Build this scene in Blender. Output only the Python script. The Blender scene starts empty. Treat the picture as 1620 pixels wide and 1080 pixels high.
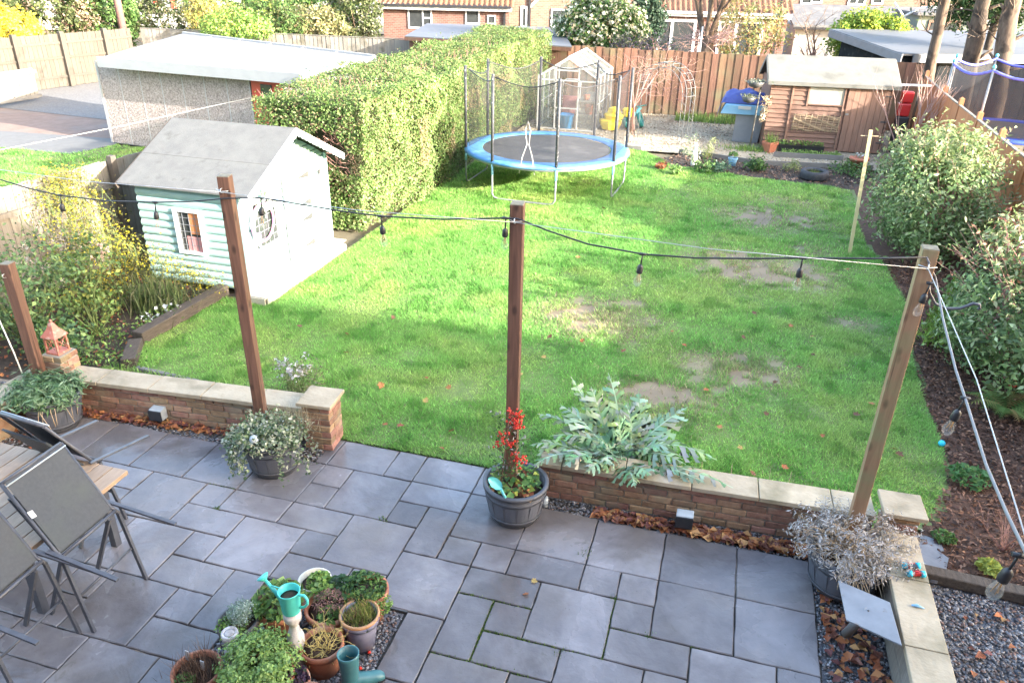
import bpy, math, random
import numpy as np
from mathutils import Vector, Matrix

random.seed(7)
rng = np.random.default_rng(7)
scn = bpy.context.scene
COL = scn.collection
rad = math.radians

# ------------------------------------------------------------------ camera
CAM_H = 4.6
FPX = 1209.456
RC = np.array([[0.96014541, 0.1419123, -0.24079388],
               [0.27883249, -0.42678442, 0.86029501],
               [0.01931937, -0.89314946, -0.44934486]])   # world axes in (right, down, forward)
cd = bpy.data.cameras.new('camera')
cam = bpy.data.objects.new('camera', cd)
COL.objects.link(cam)
cd.sensor_width = 36.0
cd.lens = 36.0 * FPX / 1620.0
cd.clip_start = 0.05
cd.clip_end = 600
m3 = RC @ np.diag([1.0, -1.0, -1.0])
M4 = Matrix([[*m3[0], 0], [*m3[1], 0], [*m3[2], CAM_H], [0, 0, 0, 1]])
cam.matrix_world = M4
scn.camera = cam

# ------------------------------------------------------------------ sky, sun, exposure
SUN = Vector((1.0, -0.25, 0.30)).normalized()
w = bpy.data.worlds.new('World')
scn.world = w
w.use_nodes = True
wn = w.node_tree.nodes
bg = wn['Background']
sky = wn.new('ShaderNodeTexSky')
sky.sky_type = 'NISHITA'
sky.sun_disc = False
sky.sun_elevation = math.asin(SUN.z)
sky.sun_rotation = math.atan2(SUN.x, SUN.y)
sky.dust_density = 3.0
sky.ozone_density = 0.7
w.node_tree.links.new(sky.outputs[0], bg.inputs[0])
bg.inputs[1].default_value = 0.15
sl = bpy.data.lights.new('sun', 'SUN')
sl.energy = 2.8
sl.angle = rad(0.55)
sl.color = (1.0, 0.95, 0.87)
so = bpy.data.objects.new('sun', sl)
so.rotation_euler = SUN.to_track_quat('Z', 'Y').to_euler()
so.location = (20, -5, 10)
COL.objects.link(so)
vs = scn.view_settings
vs.view_transform = 'Standard'
vs.look = 'None'
vs.exposure = 3.2
vs.gamma = 1.0
vs.use_curve_mapping = False

# ------------------------------------------------------------------ measuring helpers (photo pixel -> world point at a known plane)
def ray(px, py):
    return RC @ np.array([px - 810.0, py - 540.0, FPX])
def G(px, py, z=0.0):
    d = ray(px, py); t = (z - CAM_H) / d[2]
    return (d[0] * t, d[1] * t, z)
def GY(px, py, Y):
    d = ray(px, py); t = Y / d[1]
    return (d[0] * t, Y, CAM_H + d[2] * t)
def GX(px, py, X):
    d = ray(px, py); t = X / d[0]
    return (X, d[1] * t, CAM_H + d[2] * t)
def GD(px, py, D):          # point D metres along the ground from the camera foot
    d = ray(px, py); t = D / math.hypot(d[0], d[1])
    return (d[0] * t, d[1] * t, CAM_H + d[2] * t)
def zat(py, x, y):
    best = None
    for z in np.linspace(0, 9, 1801):
        c = RC.T @ np.array([x, y, z - CAM_H])
        e = abs(540 + FPX * c[1] / c[2] - py)
        if best is None or e < best[0]: best = (e, z)
    return float(best[1])

# ------------------------------------------------------------------ object helpers
ORG = {}
def tag(o, label=None, cat=None, group=None, kind=None):
    if label: o['label'] = label
    if cat: o['category'] = cat
    if group: o['group'] = group
    if kind: o['kind'] = kind
    return o
def thing(name, loc, label, cat, group=None):
    o = bpy.data.objects.new(name, None)
    o.empty_display_size = 0.1
    o.location = loc
    COL.objects.link(o)
    ORG[o] = Vector(loc)
    return tag(o, label, cat, group)
def link_mesh(name, me, parent=None, org=None):
    o = bpy.data.objects.new(name, me)
    COL.objects.link(o)
    if parent is not None:
        o.parent = parent
        ORG[o] = ORG[parent]
    else:
        o.location = org
        ORG[o] = Vector(org)
    return o
def np_mesh(name, V, F, mat, parent=None, col=None, smooth=False, k=None, org=None):
    """V (n,3) world coordinates, F (m,k) faces; col (n,3) optional point colours"""
    V = np.asarray(V, dtype=np.float32); F = np.asarray(F, dtype=np.int32)
    if parent is not None: og = ORG[parent]
    elif org is not None: og = Vector(org)
    else:
        mn, mx = V.min(0), V.max(0); og = Vector(((mn[0]+mx[0])/2, (mn[1]+mx[1])/2, mn[2]))
    V = V - np.array(og, dtype=np.float32)
    me = bpy.data.meshes.new(name)
    n, (mf, kk) = len(V), F.shape
    me.vertices.add(n); me.vertices.foreach_set('co', V.ravel())
    me.loops.add(mf * kk); me.loops.foreach_set('vertex_index', F.ravel())
    me.polygons.add(mf)
    me.polygons.foreach_set('loop_start', np.arange(0, mf * kk, kk, dtype=np.int32))
    me.polygons.foreach_set('loop_total', np.full(mf, kk, dtype=np.int32))
    if smooth: me.polygons.foreach_set('use_smooth', np.ones(mf, dtype=bool))
    me.update(calc_edges=True)
    if col is not None:
        a = me.color_attributes.new('Col', 'FLOAT_COLOR', 'POINT')
        c = np.ones((n, 4), dtype=np.float32); c[:, :3] = col
        a.data.foreach_set('color', c.ravel())
    me.materials.append(mat)
    return link_mesh(name, me, parent, og)

class MB:
    def __init__(s): s.v = []; s.f = []; s.sm = []
    def add(s, vs, fs, smooth=False):
        b = len(s.v); s.v += [tuple(map(float, p)) for p in vs]
        for f in fs: s.f.append(tuple(b + i for i in f)); s.sm.append(smooth)
        return s
    def hexa(s, p):     # 8 points: bottom 4 ccw, top 4 ccw
        return s.add(p, [(3,2,1,0),(4,5,6,7),(0,1,5,4),(1,2,6,5),(2,3,7,6),(3,0,4,7)])
    def box(s, x0, x1, y0, y1, z0, z1):
        return s.hexa([(x0,y0,z0),(x1,y0,z0),(x1,y1,z0),(x0,y1,z0),(x0,y0,z1),(x1,y0,z1),(x1,y1,z1),(x0,y1,z1)])
    def obox(s, c, u, v, wv):   # centre and three half-axis vectors
        c, u, v, wv = map(Vector, (c, u, v, wv))
        return s.hexa([c-u-v-wv, c+u-v-wv, c+u+v-wv, c-u+v-wv, c-u-v+wv, c+u-v+wv, c+u+v+wv, c-u+v+wv])
    def bar(s, a, b, wd, th, up=(0,0,1)):
        a, b = Vector(a), Vector(b); d = (b - a)
        n = d.normalized(); u = n.cross(Vector(up))
        if u.length < 1e-4: u = n.cross(Vector((1,0,0)))
        u.normalize(); v = u.cross(n)
        return s.obox((a+b)/2, u*wd/2, d/2, v*th/2)
    def tube(s, pts, r, n=8, cap=True, smooth=True):
        pts = [Vector(p) for p in pts]; m = len(pts)
        rs = [r]*m if not hasattr(r, '__len__') else list(r)
        b = len(s.v); ref = None
        for i, p in enumerate(pts):
            t = (pts[min(i+1, m-1)] - pts[max(i-1, 0)])
            if t.length < 1e-9: t = Vector((0,0,1))
            t.normalize()
            if ref is None:
                ref = t.cross(Vector((0,0,1)))
                if ref.length < 0.05: ref = t.cross(Vector((1,0,0)))
            ref = (ref - t*ref.dot(t)); ref.normalize()
            q = t.cross(ref)
            for k in range(n):
                a = 2*math.pi*k/n
                s.v.append(tuple(p + (ref*math.cos(a) + q*math.sin(a))*rs[i]))
        for i in range(m-1):
            for k in range(n):
                s.f.append((b+i*n+k, b+i*n+(k+1)%n, b+(i+1)*n+(k+1)%n, b+(i+1)*n+k)); s.sm.append(smooth)
        if cap:
            s.f.append(tuple(b+k for k in reversed(range(n)))); s.sm.append(False)
            s.f.append(tuple(b+(m-1)*n+k for k in range(n))); s.sm.append(False)
        return s
    def lathe(s, prof, c=(0,0,0), n=24, smooth=True, closed=False, wob=0.0, tilt=None):
        b = len(s.v); m = len(prof)
        for (r, z) in prof:
            for k in range(n):
                a = 2*math.pi*k/n
                rr = r * (1 + wob*math.sin(3*a+1))
                p = Vector((rr*math.cos(a), rr*math.sin(a), z))
                if tilt is not None: p = tilt @ p
                s.v.append((c[0]+p.x, c[1]+p.y, c[2]+p.z))
        for i in range(m - (0 if closed else 1)):
            j = (i+1) % m
            for k in range(n):
                s.f.append((b+i*n+k, b+i*n+(k+1)%n, b+j*n+(k+1)%n, b+j*n+k)); s.sm.append(smooth)
        if not closed:
            s.f.append(tuple(b+k for k in reversed(range(n)))); s.sm.append(False)
            s.f.append(tuple(b+(m-1)*n+k for k in range(n))); s.sm.append(False)
        return s
    def prism(s, poly, d):      # extrude 3D polygon by vector d
        n = len(poly); P0 = [Vector(p) for p in poly]; D = Vector(d)
        return s.add([*P0, *[p+D for p in P0]],
                     [tuple(reversed(range(n))), tuple(range(n, 2*n))] + [(i, (i+1)%n, n+(i+1)%n, n+i) for i in range(n)])
    def build(s, name, mat, parent=None, bevel=0.0, org=None):
        if parent is not None: og = ORG[parent]
        elif org is not None: og = Vector(org)
        else:
            a = np.array(s.v); og = Vector(((a[:,0].min()+a[:,0].max())/2, (a[:,1].min()+a[:,1].max())/2, a[:,2].min()))
        me = bpy.data.meshes.new(name)
        me.from_pydata([(x-og.x, y-og.y, z-og.z) for x, y, z in s.v], [], s.f)
        me.polygons.foreach_set('use_smooth', s.sm)
        me.update()
        if isinstance(mat, str): mat = MT[mat]
        me.materials.append(mat)
        o = link_mesh(name, me, parent, og)
        if bevel:
            mo = o.modifiers.new('bevel', 'BEVEL'); mo.width = bevel; mo.segments = 2; mo.limit_method = 'ANGLE'; mo.angle_limit = rad(40)
        return o
def mb(): return MB()
def piece(name, me, parent, loc, rot=(0,0,0), scale=(1,1,1)):
    """a part that shares mesh data; loc in world coordinates"""
    o = bpy.data.objects.new(name, me); COL.objects.link(o)
    o.parent = parent; o.location = Vector(loc) - ORG[parent]; o.rotation_euler = rot; o.scale = scale
    ORG[o] = ORG[parent]
    return o
def box_mesh(name, mat, sx, sy, sz, bev=0.0):
    """a shared box of half sizes with chamfered edges (centre at origin)"""
    import bmesh
    bm = bmesh.new(); bmesh.ops.create_cube(bm, size=2)
    for v in bm.verts: v.co = Vector((v.co.x*sx, v.co.y*sy, v.co.z*sz))
    if bev: bmesh.ops.bevel(bm, geom=bm.edges[:], offset=bev, segments=1, affect='EDGES', profile=0.5)
    me = bpy.data.meshes.new(name); bm.to_mesh(me); bm.free()
    me.materials.append(MT[mat] if isinstance(mat, str) else mat)
    return me

# ------------------------------------------------------------------ materials
MT = {}
def M(name, c1, c2=None, scale=8.0, rough=0.7, bump=0.0, bscale=None, rnd=0.0, stretch=(1,1,1), spec=0.5, metal=0.0,
      detail=6, c3=None, c3scale=1.5, c3lo=0.55, c3hi=0.7, rough2=None, coat=0.0, hue=0.0):
    m = bpy.data.materials.new(name); m.use_nodes = True
    nt = m.node_tree; N = nt.nodes; L = nt.links; b = N['Principled BSDF']
    b.inputs['Roughness'].default_value = rough; b.inputs['Metallic'].default_value = metal
    b.inputs['Specular IOR Level'].default_value = spec
    if coat: b.inputs['Coat Weight'].default_value = coat; b.inputs['Coat Roughness'].default_value = 0.1
    geo = N.new('ShaderNodeNewGeometry'); mp = N.new('ShaderNodeMapping')
    mp.inputs['Scale'].default_value = stretch
    L.new(geo.outputs['Position'], mp.inputs['Vector'])
    no = N.new('ShaderNodeTexNoise'); no.inputs['Scale'].default_value = scale; no.inputs['Detail'].default_value = detail
    no.inputs['Roughness'].default_value = 0.65
    L.new(mp.outputs[0], no.inputs['Vector'])
    out = None
    cr = N.new('ShaderNodeValToRGB'); cr.color_ramp.elements[0].position = 0.3; cr.color_ramp.elements[1].position = 0.7
    cr.color_ramp.elements[0].color = (*c1, 1); cr.color_ramp.elements[1].color = (*(c2 or c1), 1)
    L.new(no.outputs[0], cr.inputs[0]); out = cr.outputs[0]
    if c3:
        n3 = N.new('ShaderNodeTexNoise'); n3.inputs['Scale'].default_value = c3scale; n3.inputs['Detail'].default_value = 5
        L.new(geo.outputs['Position'], n3.inputs['Vector'])
        r3 = N.new('ShaderNodeValToRGB'); r3.color_ramp.elements[0].position = c3lo; r3.color_ramp.elements[1].position = c3hi
        L.new(n3.outputs[0], r3.inputs[0])
        mx = N.new('ShaderNodeMix'); mx.data_type = 'RGBA'
        L.new(r3.outputs[0], mx.inputs[0]); L.new(out, mx.inputs[6]); mx.inputs[7].default_value = (*c3, 1); out = mx.outputs[2]
        if rough2 is not None:
            mr = N.new('ShaderNodeMapRange'); mr.inputs[3].default_value = rough; mr.inputs[4].default_value = rough2
            L.new(r3.outputs[0], mr.inputs[0]); L.new(mr.outputs[0], b.inputs['Roughness'])
    if rnd or hue:
        oi = N.new('ShaderNodeObjectInfo'); hs = N.new('ShaderNodeHueSaturation')
        mr = N.new('ShaderNodeMapRange'); mr.inputs[3].default_value = 1 - rnd; mr.inputs[4].default_value = 1 + rnd
        L.new(oi.outputs['Random'], mr.inputs[0]); L.new(mr.outputs[0], hs.inputs['Value'])
        if hue:
            m1 = N.new('ShaderNodeMath'); m1.operation = 'MULTIPLY'; m1.inputs[1].default_value = 7.31; L.new(oi.outputs['Random'], m1.inputs[0])
            m2 = N.new('ShaderNodeMath'); m2.operation = 'FRACT'; L.new(m1.outputs[0], m2.inputs[0])
            mh = N.new('ShaderNodeMapRange'); mh.inputs[3].default_value = 0.5 - hue; mh.inputs[4].default_value = 0.5 + hue
            L.new(m2.outputs[0], mh.inputs[0]); L.new(mh.outputs[0], hs.inputs['Hue'])
        L.new(out, hs.inputs['Color']); out = hs.outputs[0]
    L.new(out, b.inputs['Base Color'])
    if bump:
        nb = no
        if bscale:
            nb = N.new('ShaderNodeTexNoise'); nb.inputs['Scale'].default_value = bscale; nb.inputs['Detail'].default_value = 5
            L.new(mp.outputs[0], nb.inputs['Vector'])
        bn = N.new('ShaderNodeBump'); bn.inputs['Strength'].default_value = min(1.0, bump); bn.inputs['Distance'].default_value = 0.02
        L.new(nb.outputs[0], bn.inputs['Height']); L.new(bn.outputs[0], b.inputs['Normal'])
    MT[name] = m
    return m
def leaf_mat(name, trans=0.35, rough=0.5, spec=0.35):
    m = bpy.data.materials.new(name); m.use_nodes = True
    nt = m.node_tree; N = nt.nodes; L = nt.links; b = N['Principled BSDF']
    at = N.new('ShaderNodeAttribute'); at.attribute_name = 'Col'
    L.new(at.outputs['Color'], b.inputs['Base Color'])
    b.inputs['Roughness'].default_value = rough; b.inputs['Specular IOR Level'].default_value = spec
    tr = N.new('ShaderNodeBsdfTranslucent'); L.new(at.outputs['Color'], tr.inputs[0])
    mx = N.new('ShaderNodeMixShader'); mx.inputs[0].default_value = trans
    L.new(b.outputs[0], mx.inputs[1]); L.new(tr.outputs[0], mx.inputs[2])
    L.new(mx.outputs[0], N['Material Output'].inputs[0])
    MT[name] = m
    return m
def glass_mat(name, tint=(0.9, 0.95, 0.95), alpha=0.25, rough=0.05):
    """thin pane: mostly clear, with reflection"""
    m = bpy.data.materials.new(name); m.use_nodes = True
    nt = m.node_tree; N = nt.nodes; L = nt.links; b = N['Principled BSDF']
    b.inputs['Base Color'].default_value = (*tint, 1); b.inputs['Roughness'].default_value = rough
    tr = N.new('ShaderNodeBsdfTransparent'); mx = N.new('ShaderNodeMixShader'); mx.inputs[0].default_value = alpha
    L.new(tr.outputs[0], mx.inputs[1]); L.new(b.outputs[0], mx.inputs[2]); L.new(mx.outputs[0], N['Material Output'].inputs[0])
    MT[name] = m
    return m
def net_mat(name, color, open_frac=0.6):
    """fine woven net far too small to model thread by thread: an even see-through weave"""
    m = bpy.data.materials.new(name); m.use_nodes = True
    nt = m.node_tree; N = nt.nodes; L = nt.links; b = N['Principled BSDF']
    b.inputs['Base Color'].default_value = (*color, 1); b.inputs['Roughness'].default_value = 0.8
    tr = N.new('ShaderNodeBsdfTransparent'); mx = N.new('ShaderNodeMixShader'); mx.inputs[0].default_value = 1 - open_frac
    L.new(tr.outputs[0], mx.inputs[1]); L.new(b.outputs[0], mx.inputs[2]); L.new(mx.outputs[0], N['Material Output'].inputs[0])
    MT[name] = m
    return m

def brick_wall_mat(name, c1, c2, mo):
    m = bpy.data.materials.new(name); m.use_nodes = True
    nt = m.node_tree; N = nt.nodes; L = nt.links; b = N['Principled BSDF']; b.inputs['Roughness'].default_value = 0.85
    geo = N.new('ShaderNodeNewGeometry'); sp = N.new('ShaderNodeSeparateXYZ'); cb = N.new('ShaderNodeCombineXYZ'); ad = N.new('ShaderNodeMath'); ad.operation = 'ADD'
    L.new(geo.outputs['Position'], sp.inputs[0]); L.new(sp.outputs[0], ad.inputs[0]); L.new(sp.outputs[1], ad.inputs[1]); L.new(ad.outputs[0], cb.inputs[0]); L.new(sp.outputs[2], cb.inputs[1])
    bt = N.new('ShaderNodeTexBrick'); bt.inputs['Scale'].default_value = 1.0; bt.inputs['Brick Width'].default_value = 0.225; bt.inputs['Row Height'].default_value = 0.075; bt.inputs['Mortar Size'].default_value = 0.008
    bt.inputs['Color1'].default_value = (*c1, 1); bt.inputs['Color2'].default_value = (*c2, 1); bt.inputs['Mortar'].default_value = (*mo, 1)
    L.new(cb.outputs[0], bt.inputs['Vector'])
    no = N.new('ShaderNodeTexNoise'); no.inputs['Scale'].default_value = 1.2; L.new(geo.outputs['Position'], no.inputs['Vector'])
    mr = N.new('ShaderNodeMapRange'); mr.inputs[3].default_value = 0.7; mr.inputs[4].default_value = 1.3; L.new(no.outputs[0], mr.inputs[0])
    hs = N.new('ShaderNodeHueSaturation'); L.new(bt.outputs[0], hs.inputs['Color']); L.new(mr.outputs[0], hs.inputs['Value']); L.new(hs.outputs[0], b.inputs['Base Color'])
    MT[name] = m
def slate_mat(name):
    m = bpy.data.materials.new(name); m.use_nodes = True
    nt = m.node_tree; N = nt.nodes; L = nt.links; b = N['Principled BSDF']
    geo = N.new('ShaderNodeNewGeometry'); oi = N.new('ShaderNodeObjectInfo')
    def noise(sc, det=6, dist=0.0, ro=0.6, vec=None):
        n = N.new('ShaderNodeTexNoise'); n.inputs['Scale'].default_value = sc; n.inputs['Detail'].default_value = det; n.inputs['Distortion'].default_value = dist; n.inputs['Roughness'].default_value = ro
        L.new(vec or geo.outputs['Position'], n.inputs['Vector']); return n.outputs[0]
    def ramp(x, p0, p1, c0, c1):
        r = N.new('ShaderNodeValToRGB'); r.color_ramp.elements[0].position = p0; r.color_ramp.elements[1].position = p1
        r.color_ramp.elements[0].color = (*c0, 1); r.color_ramp.elements[1].color = (*c1, 1); L.new(x, r.inputs[0]); return r.outputs[0]
    def mix(f, a, c, mode='MIX'):
        x = N.new('ShaderNodeMix'); x.data_type = 'RGBA'; x.blend_type = mode
        if isinstance(f, float): x.inputs[0].default_value = f
        else: L.new(f, x.inputs[0])
        L.new(a, x.inputs[6])
        if isinstance(c, tuple): x.inputs[7].default_value = (*c, 1)
        else: L.new(c, x.inputs[7])
        return x.outputs[2]
    # every slab its own patch of noise
    off = N.new('ShaderNodeVectorMath'); off.operation = 'MULTIPLY_ADD'; off.inputs[1].default_value = (37.0, 53.0, 0.0)
    cb = N.new('ShaderNodeCombineXYZ'); L.new(oi.outputs['Random'], cb.inputs[0]); L.new(oi.outputs['Random'], cb.inputs[1])
    L.new(cb.outputs[0], off.inputs[0]); L.new(geo.outputs['Position'], off.inputs[2]); own = off.outputs[0]
    base = ramp(noise(3.0, 8, 0.6, 0.65, own), 0.28, 0.72, (0.172,0.160,0.168), (0.268,0.250,0.255))
    base = mix(ramp(noise(1.4, 4, 0.3, 0.5, own), 0.5, 0.75, (0,0,0), (0.55,0.55,0.55)), base, (0.225,0.192,0.155))
    wet = ramp(noise(0.7, 5, 0.5), 0.41, 0.56, (0,0,0), (1,1,1))
    base = mix(wet, base, (0.62,0.60,0.58), 'MULTIPLY')
    speck = ramp(noise(55.0, 2), 0.70, 0.74, (0,0,0), (0.75,0.75,0.75)); base = mix(speck, base, (0.07,0.065,0.055))
    stain = ramp(noise(6.0, 5, 1.5, 0.6, own), 0.62, 0.72, (0,0,0), (0.5,0.5,0.5)); base = mix(stain, base, (0.11,0.105,0.085))
    hs = N.new('ShaderNodeHueSaturation'); mr = N.new('ShaderNodeMapRange'); mr.inputs[3].default_value = 0.78; mr.inputs[4].default_value = 1.22
    L.new(oi.outputs['Random'], mr.inputs[0]); L.new(mr.outputs[0], hs.inputs['Value']); L.new(base, hs.inputs['Color']); L.new(hs.outputs[0], b.inputs['Base Color'])
    rr = N.new('ShaderNodeMapRange'); rr.inputs[3].default_value = 0.36; rr.inputs[4].default_value = 0.07; L.new(wet, rr.inputs[0]); L.new(rr.outputs[0], b.inputs['Roughness'])
    h = N.new('ShaderNodeMath'); h.operation = 'MULTIPLY_ADD'; h.inputs[1].default_value = 0.35; L.new(noise(28.0, 4, 0.3, 0.6, own), h.inputs[0]); L.new(noise(4.5, 3, 1.2, 0.45, own), h.inputs[2])
    bn = N.new('ShaderNodeBump'); bn.inputs['Strength'].default_value = 0.32; bn.inputs['Distance'].default_value = 0.02; L.new(h.outputs[0], bn.inputs['Height']); L.new(bn.outputs[0], b.inputs['Normal'])
    MT[name] = m
def wood_mat(name, c1, c2, ck, algae=None):
    m = bpy.data.materials.new(name); m.use_nodes = True
    nt = m.node_tree; N = nt.nodes; L = nt.links; b = N['Principled BSDF']; b.inputs['Roughness'].default_value = 0.62
    tc = N.new('ShaderNodeTexCoord'); mp = N.new('ShaderNodeMapping'); mp.inputs['Scale'].default_value = (14, 14, 0.9); L.new(tc.outputs['Object'], mp.inputs[0])
    oi = N.new('ShaderNodeObjectInfo'); cb = N.new('ShaderNodeCombineXYZ'); mu = N.new('ShaderNodeMath'); mu.operation = 'MULTIPLY'; mu.inputs[1].default_value = 91.0; L.new(oi.outputs['Random'], mu.inputs[0])
    for k in range(3): L.new(mu.outputs[0], cb.inputs[k])
    L.new(cb.outputs[0], mp.inputs['Location'])
    no = N.new('ShaderNodeTexNoise'); no.inputs['Scale'].default_value = 1.6; no.inputs['Detail'].default_value = 8; no.inputs['Distortion'].default_value = 1.2; L.new(mp.outputs[0], no.inputs[0])
    cr = N.new('ShaderNodeValToRGB'); cr.color_ramp.elements[0].position = 0.32; cr.color_ramp.elements[1].position = 0.68; cr.color_ramp.elements[0].color = (*c1, 1); cr.color_ramp.elements[1].color = (*c2, 1); L.new(no.outputs[0], cr.inputs[0]); out = cr.outputs[0]
    mk = N.new('ShaderNodeMapping'); mk.inputs['Scale'].default_value = (9, 9, 4.2); L.new(tc.outputs['Object'], mk.inputs[0]); L.new(cb.outputs[0], mk.inputs['Location'])
    vo = N.new('ShaderNodeTexVoronoi'); vo.inputs['Scale'].default_value = 1.0; L.new(mk.outputs[0], vo.inputs['Vector'])
    kr = N.new('ShaderNodeValToRGB'); kr.color_ramp.elements[0].position = 0.10; kr.color_ramp.elements[1].position = 0.24; kr.color_ramp.elements[0].color = (0.85,)*3 + (1,); kr.color_ramp.elements[1].color = (0,0,0,1); L.new(vo.outputs['Distance'], kr.inputs[0])
    mx = N.new('ShaderNodeMix'); mx.data_type = 'RGBA'; L.new(kr.outputs[0], mx.inputs[0]); L.new(out, mx.inputs[6]); mx.inputs[7].default_value = (*ck, 1); out = mx.outputs[2]
    # long drying cracks
    mc = N.new('ShaderNodeMapping'); mc.inputs['Scale'].default_value = (30, 30, 0.45); L.new(tc.outputs['Object'], mc.inputs[0]); nc_ = N.new('ShaderNodeTexNoise'); nc_.inputs['Scale'].default_value = 1.0; nc_.inputs['Detail'].default_value = 2; L.new(mc.outputs[0], nc_.inputs[0])
    rc_ = N.new('ShaderNodeValToRGB'); rc_.color_ramp.elements[0].position = 0.70; rc_.color_ramp.elements[1].position = 0.74; rc_.color_ramp.elements[1].color = (0.8,)*3 + (1,); L.new(nc_.outputs[0], rc_.inputs[0])
    mx2 = N.new('ShaderNodeMix'); mx2.data_type = 'RGBA'; L.new(rc_.outputs[0], mx2.inputs[0]); L.new(out, mx2.inputs[6]); mx2.inputs[7].default_value = (*[k*.7 for k in ck], 1); out = mx2.outputs[2]
    if algae:
        na = N.new('ShaderNodeTexNoise'); na.inputs['Scale'].default_value = 3.0; na.inputs['Detail'].default_value = 5; L.new(tc.outputs['Object'], na.inputs[0])
        ra = N.new('ShaderNodeValToRGB'); ra.color_ramp.elements[0].position = 0.46; ra.color_ramp.elements[1].position = 0.68; L.new(na.outputs[0], ra.inputs[0])
        mx3 = N.new('ShaderNodeMix'); mx3.data_type = 'RGBA'; L.new(ra.outputs[0], mx3.inputs[0]); L.new(out, mx3.inputs[6]); mx3.inputs[7].default_value = (*algae, 1); out = mx3.outputs[2]
    L.new(out, b.inputs['Base Color'])
    bn = N.new('ShaderNodeBump'); bn.inputs['Strength'].default_value = 0.35; bn.inputs['Distance'].default_value = 0.01; L.new(no.outputs[0], bn.inputs['Height']); L.new(bn.outputs[0], b.inputs['Normal'])
    MT[name] = m
M('soil', (0.035,0.025,0.018), (0.075,0.055,0.04), 14, 0.95, 0.8)
M('ground', (0.10,0.085,0.05), (0.16,0.13,0.08), 3, 0.95, 0.4)
M('turf', (0.13,0.105,0.065), (0.22,0.18,0.115), 9, 0.95, 0.5, c3=(0.10,0.12,0.035), c3scale=3.0, c3lo=0.5, c3hi=0.65)
slate_mat('slate')
M('joint', (0.028,0.025,0.02), (0.07,0.06,0.048), 9, 0.95, 0.5, c3=(0.27,0.22,0.17), c3scale=1.1, c3lo=0.57, c3hi=0.63)
M('mortar', (0.22,0.20,0.16), (0.32,0.29,0.23), 20, 0.95, 0.5)
M('brick', (0.215,0.110,0.068), (0.36,0.215,0.135), 16, 0.85, 0.5, rnd=0.3, hue=0.022, c3=(0.29,0.235,0.15), c3scale=3.0, c3lo=0.5, c3hi=0.7)
M('coping', (0.35,0.28,0.185), (0.46,0.375,0.26), 5, 0.75, 0.35, 30, rnd=0.14, c3=(0.23,0.19,0.115), c3scale=3, c3lo=0.5, c3hi=0.7)
wood_mat('post', (0.085,0.040,0.027), (0.17,0.088,0.058), (0.035,0.016,0.011))
wood_mat('post_pale', (0.23,0.125,0.068), (0.35,0.21,0.118), (0.10,0.055,0.03), (0.22,0.215,0.10))
M('post_cap', (0.12,0.10,0.07), (0.22,0.2,0.14), 20, 0.8, 0.3)
M('barrel', (0.085,0.09,0.105), (0.14,0.145,0.165), 5, 0.5, 0.2, 40, stretch=(1,1,0.15))
M('hoop', (0.055,0.057,0.065), (0.085,0.088,0.1), 8, 0.5)
M('compost', (0.03,0.02,0.014), (0.09,0.05,0.03), 30, 0.95, 0.8)
M('terracotta', (0.30,0.10,0.055), (0.42,0.17,0.09), 9, 0.75, 0.15, 60, rnd=0.15, c3=(0.42,0.3,0.22), c3scale=7, c3lo=0.58, c3hi=0.75)
M('grey_pot', (0.075,0.07,0.07), (0.12,0.11,0.105), 9, 0.6)
M('cream_pot', (0.55,0.5,0.4), (0.68,0.63,0.52), 12, 0.7)
M('glaze', (0.16,0.17,0.29), (0.30,0.29,0.36), 9, 0.3, c3=(0.38,0.19,0.09), c3scale=6, c3lo=0.58, c3hi=0.68)
M('rim_orange', (0.42,0.20,0.09), (0.5,0.28,0.14), 15, 0.5)
M('stone_pale', (0.42,0.39,0.38), (0.62,0.58,0.56), 14, 0.85, 0.5, c3=(0.27,0.23,0.2), c3scale=12, c3lo=0.5, c3hi=0.65)
M('turquoise', (0.08,0.56,0.50), (0.10,0.62,0.55), 8, 0.35, c3=(0.07,0.44,0.4), c3scale=6)
M('boot', (0.035,0.13,0.145), (0.06,0.18,0.19), 7, 0.4, c3=(0.14,0.17,0.16), c3scale=9, c3lo=0.6, c3hi=0.75)
M('trowel', (0.10,0.42,0.42), (0.13,0.48,0.48), 10, 0.4)
M('dark_metal', (0.055,0.058,0.07), (0.09,0.092,0.105), 10, 0.4, spec=0.5)
M('chair_mesh', (0.022,0.027,0.036), (0.036,0.042,0.052), 40, 0.55, 0.2, 300, c3=(0.034,0.044,0.046), c3scale=3)
M('white_card', (0.450,0.450,0.450), (0.480,0.480,0.480), 10, 0.5)
M('table_wood', (0.27,0.18,0.115), (0.40,0.285,0.19), 10, 0.6, 0.15, stretch=(9,0.7,9), rnd=0.15, c3=(0.21,0.15,0.105), c3scale=3)
M('black_plastic', (0.018,0.018,0.02), (0.03,0.03,0.033), 10, 0.4)
M('grey_plastic', (0.36,0.40,0.42), (0.44,0.48,0.5), 10, 0.45)
M('cable', (0.022,0.022,0.026), (0.03,0.03,0.034), 10, 0.5)
M('cable_grey', (0.16,0.165,0.175), (0.2,0.2,0.21), 10, 0.5)
M('steel', (0.5,0.5,0.5), (0.62,0.62,0.62), 20, 0.35, metal=0.7)
M('galv', (0.220,0.231,0.231), (0.289,0.294,0.294), 12, 0.4, metal=0.35)
M('plate', (0.20,0.205,0.22), (0.27,0.275,0.29), 6, 0.5, metal=0.0, c3=(0.16,0.1,0.06), c3scale=7, c3lo=0.66, c3hi=0.75)
M('rope', (0.62,0.62,0.58), (0.7,0.7,0.66), 20, 0.8)
M('lantern', (0.40,0.125,0.085), (0.5,0.2,0.14), 12, 0.6, c3=(0.55,0.4,0.33), c3scale=15)
M('toy_red', (0.434,0.021,0.021), None, 10, 0.35)
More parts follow.
